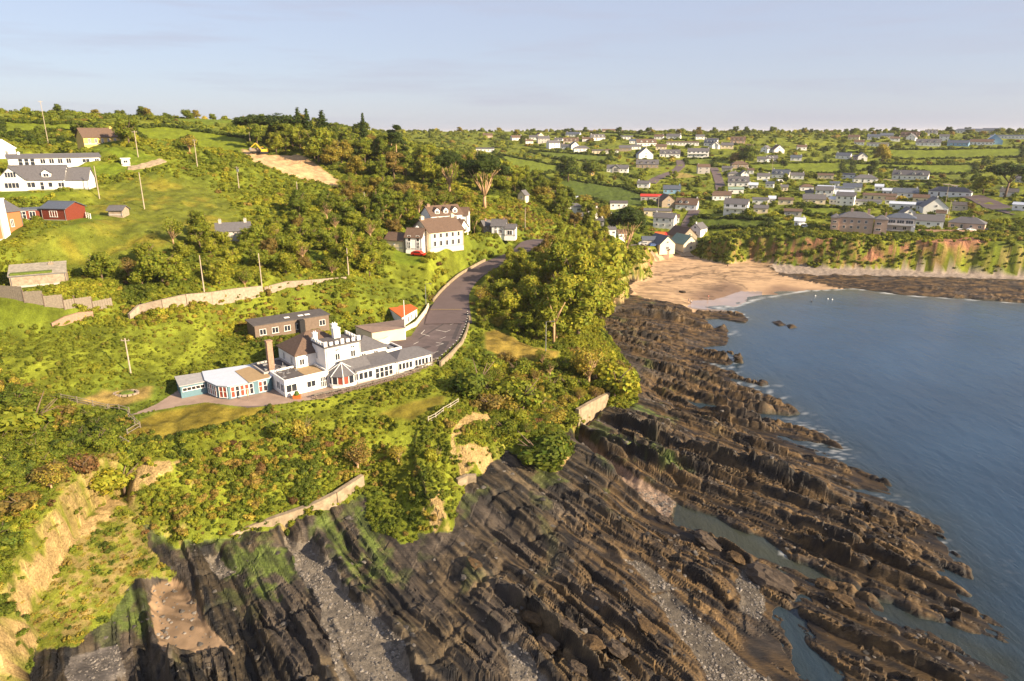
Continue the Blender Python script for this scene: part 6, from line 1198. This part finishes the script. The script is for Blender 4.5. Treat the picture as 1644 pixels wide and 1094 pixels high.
# ------------------------------------------------------------------ trees that can be told apart
def mk(name, V, F, Cc, m):
    o = add_mesh(name, V, F, m, Cc); me = o.data; bpy.data.objects.remove(o); return me
def crown(lobes, n, size, seed, ck=.74, **kw): return mk('crown', *merge([leaf_cloud(lobes, n, size, seed, **kw)] + ([core(lobes, ck, seed)] if ck else [])), M_leaf)
def trunk_mesh(limbs, m):
    b = MB()
    for a, c, r0, r1 in limbs: b.bar(a, c, r0, 6, r1)
    me = bpy.data.meshes.new('trunk'); me.from_pydata(b.v, [], b.f); me.materials.append(m); me.polygons.foreach_set('use_smooth', [True] * len(b.f)); me.update(); return me
def std_limbs(h, seed, spread, r=.2, n=6):
    g = np.random.default_rng(seed); L = [((0, 0, -.5), (.1, 0, h * .45), r, r * .7)]
    for i in range(n): a = g.uniform(0, 6.28); L.append(((.1, 0, h * g.uniform(.25, .45)), (spread * math.cos(a), spread * math.sin(a), h * g.uniform(.55, .85)), r * .5, r * .15))
    return L
KIND = {}
for i in range(3):
    KIND['broad%d' % i] = (8.0, crown(lobeset(30 + i, 9, 1.9, 1.5, 4.2, 4.2), 2000, .21, 30 + i), trunk_mesh(std_limbs(8, i, 2), M_bark))
KIND['tall0'] = (10., crown(lobeset(41, 9, 1.4, 1.5, 5.2, 7.0), 2000, .23, 41), trunk_mesh(std_limbs(10, 4, 1.5), M_bark)); KIND['tall1'] = (10., crown(lobeset(44, 8, 1.6, 1.4, 5.6, 6.2), 1700, .23, 44, ck=.62), trunk_mesh(std_limbs(10, 5, 1.5), M_pale))
def twigs(h, seed, spread, n=46):
    g = np.random.default_rng(seed); L = [((0, 0, -.5), (0, 0, h * .3), .16, .12)]; tips = []
    for i in range(n):
        a = g.uniform(0, 6.28); el = g.uniform(.25, 1.4); r_ = spread * g.uniform(.4, .75); e = (r_ * math.cos(a) * math.cos(el), r_ * math.sin(a) * math.cos(el), h * .3 + (h * .55) * math.sin(el) * g.uniform(.6, 1)); L.append(((0, 0, h * g.uniform(.15, .32)), e, .04, .012)); tips.append(e)
    return L, tips
tw, tips = twigs(5, 7, 2.4); KIND['bare'] = (5., crown(lobeset(51, 6, 1.1, 1.2, 3.0, 2.0), 1300, .12, 50, ck=0), trunk_mesh(tw, M_pale))
g_ = np.random.default_rng(5); cl = [(6.0 * math.cos(a) * k, 6.0 * math.sin(a) * k, 12.6 + 2.6 * (1 - k) + g_.uniform(-1.2, 1.0), 2.6, 2.6, 1.7) for a, k in [(i * .571 + g_.uniform(-.2, .2), g_.uniform(.45, 1.1)) for i in range(11)]] + [(0, 0, 15.2, 3.2, 3.2, 1.9), (2.4, 1, 14.4, 2.6, 2.6, 1.8), (-2.4, -1, 14.2, 2.6, 2.6, 1.8)]
fan = [((0, 0, -.5), (0, 0, 3.6), .62, .5)] + [((0, 0, 3.0 + .15 * i), (2.3 * math.cos(i * .785) * (1 + .3 * (i % 2)), 2.3 * math.sin(i * .785), 7.4 + (i % 3)), .26, .15) for i in range(8)] + [((2.3 * math.cos(i * .785) * (1 + .3 * (i % 2)), 2.3 * math.sin(i * .785), 7.4 + (i % 3)), (5.2 * math.cos(i * .785 + .25), 5.2 * math.sin(i * .785 + .25), 12.0), .13, .05) for i in range(8)] + [((2.3 * math.cos(i * .785) * (1 + .3 * (i % 2)), 2.3 * math.sin(i * .785), 7.4 + (i % 3)), (3.2 * math.cos(i * .785 - .4), 3.2 * math.sin(i * .785 - .4), 12.6), .12, .04) for i in range(8)]
KIND['cypress'] = (17., crown(cl, 4200, .30, 60, flat=.6), trunk_mesh(fan, M_pale))
pl_ = [(g_.uniform(-2, 2), g_.uniform(-2, 2), 11.5 + i * .75 + g_.uniform(-.4, .4), 2.3 - i * .12, 2.2 - i * .12, .8) for i in range(8)]
KIND['pine'] = (17.5, crown(pl_, 2600, .28, 61, flat=.5), trunk_mesh([((0, 0, -.5), (0, 0, 16), .32, .14)] + [((0, 0, 10 + i), (2 * math.cos(i * 2.4), 2 * math.sin(i * 2.4), 11.5 + i * .8), .09, .03) for i in range(6)], M_pale))
KIND['fir'] = (12., crown([(0, 0, 2 + i * 1.15, 2.7 - i * .29, 2.7 - i * .29, .8) for i in range(9)], 1800, .26, 62, ck=.6), trunk_mesh([((0, 0, -.5), (0, 0, 11.6), .22, .05)], M_bark))
KIND['flat'] = (8., crown([(2.0 * math.cos(i * 1.05), 2.0 * math.sin(i * 1.05), 6.0 + .5 * math.sin(i * 3), 1.7, 1.7, .9) for i in range(6)] + [(0, 0, 6.6, 2, 2, 1.1)], 1600, .22, 63, flat=.4, ck=.6), trunk_mesh([((0, 0, -.5), (.3, 0, 3.6), .22, .16)] + [((.3, 0, 3.2), (2 * math.cos(i * 1.3), 2 * math.sin(i * 1.3), 6), .1, .04) for i in range(5)], M_bark))
for i in range(2): KIND['shrub%d' % i] = (3.0, crown(lobeset(70 + i, 7, 1.15, .95, 1.15, .9), 1500, .15, 70 + i), trunk_mesh(std_limbs(3, 9 + i, 1.0, .09, 5), M_bark))
KNAME = dict(broad='broadleaf_tree', tall='tall_tree', bare='bare_tree', cypress='cypress_tree', pine='pine_tree', fir='fir_tree', flat='windswept_tree', shrub='large_shrub')
def tree(kind, x, y, z, h, tint, label, group=None, wide=1.0, nm0=None):
    H0, cm, tm = KIND[kind]; base = kind.rstrip('012'); s = h / H0
    o = thing(nm0 or KNAME[base], label, 'shrub' if base == 'shrub' else 'tree', (x, y, z), float(rng.uniform(0, 6.28)), group); o.scale = (s * wide, s * wide, s)
    for nm, me in (('trunk', tm), ('crown', cm)):
        c = bpy.data.objects.new(nm, me); COL.objects.link(c); c.parent = o
        if nm == 'crown': c['tint'] = [float(q) for q in tint]
    return o
def T(kind, u, v, hpx, tone_, label, wide=1.0, pal_i=None):
    x, y, z = G(u, v); D = math.sqrt(x * x + y * y + (60 - z) ** 2); t = PAL[pal_i] * 1.0 if pal_i is not None else pal(np.array([tone_]))[0]
    FOOT.append((x, y, .5)); return tree(kind, x, y, z, hpx * D / FPX, t, label, None, wide)
DK = .12
T('cypress', 778, 334, 84, 0, 'spreading dark cypress with pale fan-shaped limbs, the nearer of the two', 1.0, 0); T('cypress', 722, 312, 66, 0, 'spreading dark cypress with short pale trunk, the farther of the two', .95, 0)
T('pine', 638, 276, 68, .2, 'tall pine with bare pale trunk at the edge of the wood', .9, 0); T('pine', 652, 284, 52, .2, 'thinner pine just right of the tallest bare-trunked pine', .8, 0); T('pine', 630, 262, 48, .2, 'pine crown behind the tallest bare-trunked pine', 1.0, 0)
def sky_tree(kind, X_, Y_, vtop, tone_, label, wide=1.0, pal_i=None):
    z = float(H(X_, Y_)); ztop = 60 + (212 - vtop) / FPX * Y_ * 1.02; t = PAL[pal_i] if pal_i is not None else pal(np.array([tone_]))[0]; tree(kind, X_, Y_, z, max(4, ztop - z), t, label, None, wide)
for u, vt, kd, w_, lb in [(508,176,'fir',1.3,'leftmost dark fir of the skyline clump'),(521,178,'fir',1.2,'second dark fir of the skyline clump'),(543,180,'fir',1.7,'broad dark fir at the right of the skyline clump'),(603,184,'fir',.9,'lone narrow dark conifer standing above the wood'),(440,186,'flat',1.5,'wind-flattened tree at the left shoulder of the wood'),(476,184,'flat',1.6,'flat-topped dark tree beside the fir clump')]:
    sky_tree(kd, (u - 822) / FPX * 350 / .96, 350, vt, .1, lb, w_, 0)
T('tall1', 560, 442, 78, .72, 'tall slender lime-green tree above the annex', .8); T('broad0', 512, 262, 56, .68, 'big rounded yellow-green tree beside the excavated site', 1.2); T('broad2', 470, 236, 36, .5, 'broad domed tree at the head of the excavated site', 1.5)
T('broad1', 590, 258, 44, .42, 'fresh green tree at the foot of the fir clump', 1.2); T('tall0', 611, 260, 36, .4, 'bright green tree left of the tall pines'); T('broad1', 575, 262, 30, .1, 'dark evergreen behind the yellow-green tree', 1.1, 0)
T('broad0', 165, 452, 46, .55, 'large rounded green bush-tree right of the ruined cottage', 1.25); T('broad1', 262, 458, 62, .6, 'large rounded tree behind the left end of the retaining wall', 1.2); T('broad2', 208, 234, 40, .5, 'olive tree at the right corner of the yellow bungalow', 1.1)
T('broad0', 130, 218, 22, .3, 'dark bush left of the yellow bungalow', 1.6); T('bare', 305, 246, 26, .3, 'pale blossoming tree in the hedge of the upper field', 1.2, 5); T('tall1', 815, 345, 24, .85, 'yellow-green conical tree above the white cottage', .6)
T('cypress', 1006, 412, 78, .1, 'spreading dark tree with bare limbs on the village edge', .9, 0); T('broad2', 912, 292, 42, .2, 'dark hedgerow tree left in the field boundary across the valley', 1.3); T('broad1', 948, 282, 30, .35, 'round green tree right in the field boundary across the valley', 1.3)
T('broad1', 1195, 262, 36, .35, 'dark green tree behind the road bend houses', 1.2); T('broad0', 1258, 270, 14, .3, 'small round tree at the top of the lower field', 1.2); T('broad0', 1415, 262, 28, .5, 'yellowish tree between the two long fields', 1.2, 5); T('tall0', 1398, 290, 28, .15, 'dark evergreen beside the tall pole under the lower field', 1.2)
T('broad2', 1578, 312, 26, .75, 'yellow-green tree at the right end of the lower field', 1.6); T('flat', 1612, 318, 46, .2, 'spreading pine at the right frame edge', 1.3, 0); T('broad1', 1180, 262, 20, .4, 'orange-tinged tree above the road bend', 1.5, 4)
for u, v, h_, lb, pi, w_ in [(132,770,36,'red-brown shrub at the top of the pale scarp',6,1.4),(84,790,34,'pale buff shrub left of the red-brown one',5,1.4),(200,792,46,'bright lime shrub right of the scarp top',3,1.5),(60,700,60,'large green shrub in the left foreground',2,1.5),(490,706,44,'spiky straw-coloured plant on the slope below the paving',5,.8),(450,698,32,'round green shrub above the middle of the bushy slope',2,1.3),
   (575,758,50,'grey-brown twiggy shrub at the right end of the bushy slope',4,1.2),(640,746,34,'pale twiggy shrub on the headland flank',5,1.3),(700,745,30,'yellow-green shrub on the headland crest',3,1.0),(860,742,60,'dark green shrub mass at the foot of the knoll',1,1.5),(838,660,64,'olive shrub on the knoll front',2,1.3),(770,640,70,'dark green shrub beside the rail fence on the brink',1,1.2),(985,640,66,'yellow-green shrub at the right tip of the headland',3,1.3),(945,620,70,'pale shrub above the tall sea wall',5,1.1)]:
    T('bare' if pi in (4, 5) and w_ > .9 else 'shrub%d' % (h_ % 2), u, v, h_, .5, lb, w_, pi)
KN = [(895,185,385),(925,195,374),(950,206,374),(962,224,382),(870,190,402),(846,184,418),(822,190,412),(803,178,432),(930,176,400),(948,190,408),(905,165,425),(872,166,432),(940,176,428),(838,206,396),(818,214,404),(885,203,384),(910,212,376),(940,222,380),(1000,268,384),(972,246,388),(850,172,440),(890,152,455),(930,160,440),(825,168,450),(822,197,401),(811,189,416),(833,200,398)]
KL = ['lowest and nearest the lamp lawn', 'tallest', 'second tallest', 'beside the ochre cliff', 'middle', 'road-side', 'darker', 'nearest the road bend', 'broad lime', 'yellowish']
for i, (u, Y_, vt) in enumerate(KN):
    X_ = (u - 822) / FPX * Y_ * 1.03; r_ = ray(u, vt); zt = 60 + r_[2] / r_[1] * Y_; z = float(H(X_, Y_)); hh = max(5, zt - z)
    tree(['tall0', 'tall1', 'broad0', 'broad1'][i % 4], X_, Y_, z - .2, hh, pal(np.array([.62 + .38 * rnd(i, 7)]))[0], '%s tree on the knoll, %s' % (('lime-green', 'bright green', 'yellow-green', 'mid-green')[int(rnd(i, 7) * 4)], ('crowding the road edge below the bend', 'at the crest above the bay', 'low on the shore side above the ledges', 'just above the lamp lawn')[0 if u < 850 else (2 if u > 955 else (3 if Y_ < 175 else 1))]), 'trees of the knoll', .95 + .3 * rnd(i, 3))
SZ = ('small', 'medium-sized', 'large'); TN = ('dark green', 'mid-green', 'lime-green', 'buff'); 
def fill(poly, sp, h0, h1, kinds, tone0, tone1, label, group, seed, cap=80, wide=1.15, brown=.12):
    P_ = np.array(poly); g = np.random.default_rng(seed); pts = []
    for _ in range(6000):
        if len(pts) >= cap: break
        x = g.uniform(P_[:, 0].min(), P_[:, 0].max()); y = g.uniform(P_[:, 1].min(), P_[:, 1].max())
        if not inside(np.array([x]), np.array([y]), poly)[0]: continue
        if any((x - a) ** 2 + (y - b) ** 2 < sp * sp for a, b in pts): continue
        if any((x - a) ** 2 + (y - b) ** 2 < (r_ + 1.2) ** 2 for a, b, r_ in FOOT if r_ > .6) or any((x - a) ** 2 + (y - b) ** 2 < (r_ + 2.2) ** 2 for a, b, r_ in LANES): continue
        q = np.array([x]), np.array([y])
        if any(sdist(*q, f)[0] > -1 for f in FIELDS + LAWNS + MOWN + GARD + [SITE, TERR, BEACH]) or segdist(*q, [p[:2] for p in LANE_W], False)[0] < 7.5: continue
        if sdist(*q, LAND)[0] < 1.5: continue
        pts.append((x, y))
    PX = (min(a / b for a, b in pts), max(a / b for a, b in pts)); PY = (min(b for a, b in pts), max(b for a, b in pts))
    for x, y in pts:
        t = g.uniform(tone0, tone1); bf = g.random() <= brown; ti = pal(np.array([t]))[0] if not bf else PAL[g.choice([4, 5])] * .8; hh = g.uniform(h0, h1); kd = kinds[g.integers(len(kinds))]
        fx = (x / y - PX[0]) / (PX[1] - PX[0] + 1e-6); fy = (y - PY[0]) / (PY[1] - PY[0] + 1e-6)
        where = ('near', 'middle', 'far')[min(2, int(fy * 3))] + ' ' + ('left end', 'left part', 'centre', 'right part', 'right end')[min(4, int(fx * 5))]
        lb = '%s %s %s, %s' % (SZ[min(2, int((hh - h0) / (h1 - h0) * 3))], TN[3 if bf else min(2, int(t * 3.4))], label, where)
        tree(kd, x, y, float(H(x, y)) - .2, hh, ti * g.uniform(.85, 1.15), lb, group, wide * g.uniform(.85, 1.2), None if 'shrub' in kd else 'garden_tree' if 'garden' in group else 'woodland_tree' if ('ridge' in group or 'valley' in group) else 'hedgerow_tree' if ('fields' in group or 'skyline' in group) else None)
BR = ['broad0', 'broad1', 'broad2']
fill([(-125,315),(-105,298),(-60,288),(-35,296),(0,298),(5,340),(-10,372),(-60,375),(-122,368)], 6.5, 8, 12.5, BR + ['tall0'], .4, .9, 'tree in the ridge wood', 'trees of the ridge wood', 1, 85)
fill(GP([(545,302),(640,310),(755,345),(770,380),(745,365),(690,345),(650,372),(560,345)]), 5.5, 5, 8, BR + ['bare', 'tall1'], .3, .75, 'tree above the cream house', 'trees of the bank above the cream house', 2, 60, brown=.35)
fill([(3,172),(12,160),(25,178),(33,212),(42,245),(38,268),(24,274),(15,235),(9,200)], 4.6, 6, 10, ['tall0', 'tall1'] + BR, .55, .95, 'tree on the knoll', 'trees of the knoll', 3, 75, 1.0)
fill(GP([(195,445),(260,402),(380,372),(480,372),(600,405),(625,442),(560,446),(450,458),(330,464),(220,468)]), 5.6, 4.5, 7.5, BR + ['bare'], .5, .9, 'tree in the thicket behind the retaining wall', 'trees of the thicket behind the wall', 4, 70)
fill(GP([(470,330),(600,345),(640,385),(560,400),(470,375)]), 6, 5, 8, BR + ['bare'], .3, .7, 'tree on the bank below the excavated site', 'trees of the bank below the site', 5, 45)
fill([(-420,430),(-100,420),(-100,520),(-420,520)], 12, 5, 8, ['broad1', 'broad2', 'broad0'], .1, .5, 'tree in the hedges of the top fields', 'trees of the top fields', 6, 45, 1.25)
fill([(20,290),(55,300),(66,318),(50,352),(20,400),(-35,400),(-20,335),(8,300)], 7, 7, 11, BR + ['tall0'], .3, .75, 'tree on the valley side behind the knoll', 'trees of the valley side', 7, 60)
fill([(60,350),(600,380),(700,700),(100,720),(30,420)], 13, 4, 8, BR, .15, .75, 'garden tree across the valley', 'garden trees of the village', 8, 125, 1.2)
fill([(-60,840),(800,820),(900,1000),(-150,1000)], 20, 6, 10, ['broad0', 'broad1', 'broad2'], .05, .4, 'skyline tree above the village', 'skyline trees above the village', 9, 70, 1.4)
fill(GP([(0,640),(100,640),(180,690),(195,745),(100,830),(0,880)]), 3.4, 1.8, 3.2, ['shrub0', 'shrub1'], .3, .75, 'shrub on the left foreground slope', 'shrubs of the left foreground slope', 10, 70, 1.3, .15)
fill(GP([(780,570),(900,590),(1000,600),(1010,640),(930,660),(900,740),(830,740),(760,640)]), 3.6, 2.2, 4.2, ['shrub0', 'shrub1', 'bare'], .35, .85, 'shrub on the seaward knoll face', 'shrubs of the knoll face', 11, 70, 1.2, .2)
fill(GP([(745,520),(765,460),(800,445),(860,470),(900,520),(890,560),(840,545),(800,528),(775,530)]), 3.4, 3.0, 5.5, ['broad0', 'broad1', 'broad2', 'bare'], .5, .9, 'tree below the road bend', 'trees below the road bend', 12, 40, 1.2, .15)
# ------------------------------------------------------------------ stones of the shore
def stone_layer(name, x0, x1, y0, y1, cell, seed, kinds, p, s0, s1):
    x, y, z, k, dl, ds, dr, g = candidates(x0, x1, y0, y1, cell, seed); keep = np.isin(k, kinds) & (z > .1) & (g.random(len(x)) < p * (.4 + 1.2 * (fbm(x / 4, y / 4, 2, 250) > 0)))
    x, y, z, k = x[keep], y[keep], z[keep], k[keep]; n = len(x); sz = s0 + (s1 - s0) * g.random(n) ** 3; c = g.uniform(.04, .22, n)[:, None] * np.array([1.08, .95, .80]) * np.where((k == 0)[:, None], .5, 1)
    return scatter(name, np.c_[x, y, z + sz * .1], np.full(n, 7), g.uniform(0, 6.28, n), np.stack([sz * g.uniform(.8, 1.5, n), sz, sz * g.uniform(.4, .8, n)], -1), c)
me_ = rock_mesh(99, M_leaf, .8, 1); sm_ = nmat('shore_stone'); a_ = sm_[1].new('ShaderNodeAttribute'); a_.attribute_type = 'INSTANCER'; a_.attribute_name = 'tint'; sm_[2].new(a_.outputs['Color'], sm_[3].inputs['Base Color']); setin(sm_[3], Roughness=.75); me_.materials.clear(); me_.materials.append(sm_[0])
so_ = bpy.data.objects.new('bush_kind_h_stone', me_); NB.objects.link(so_)
stone_layer('shore_stones', -60, 40, 50, 105, .27, 401, [1, 3, 4], .8, .07, .30)
stone_layer('sand_patch_stones', -60, -25, 55, 90, .5, 403, [2], .35, .06, .45)
stone_layer('scattered_rubble', -65, 60, 50, 150, .7, 402, [0], .07, .12, .6)

# no two trees or shrubs keep the same words: name their order from left to right
from collections import defaultdict
same = defaultdict(list)
for o in bpy.data.objects:
    if o.get('category') in ('tree', 'shrub'): same[o['label']].append(o)
for lb, L in same.items():
    if len(L) > 1:
        L.sort(key=lambda o: o.location.x / max(1, o.location.y))
        for i, o in enumerate(L): o['label'] = ('rightmost' if i == len(L) - 1 else ('leftmost', 'second', 'third', 'fourth', 'fifth', 'sixth')[min(i, 5)]) + ' ' + lb

# ------------------------------------------------------------------ the thin evening air over the bay
hz = MB(); hz.box((0, 0, 36), (124000, 124000, 122)); hm = bpy.data.materials.new('evening_haze'); hm.use_nodes = True; hn = hm.node_tree.nodes; hn.remove(hn['Principled BSDF'])
pv = hn.new('ShaderNodeVolumePrincipled'); pv.inputs['Density'].default_value = .00006; pv.inputs['Color'].default_value = (.93, .93, 1, 1); pv.inputs['Anisotropy'].default_value = .2; hm.node_tree.links.new(pv.outputs[0], hn['Material Output'].inputs['Volume'])
ho = hz.build('haze', hm); ho['kind'] = 'stuff'
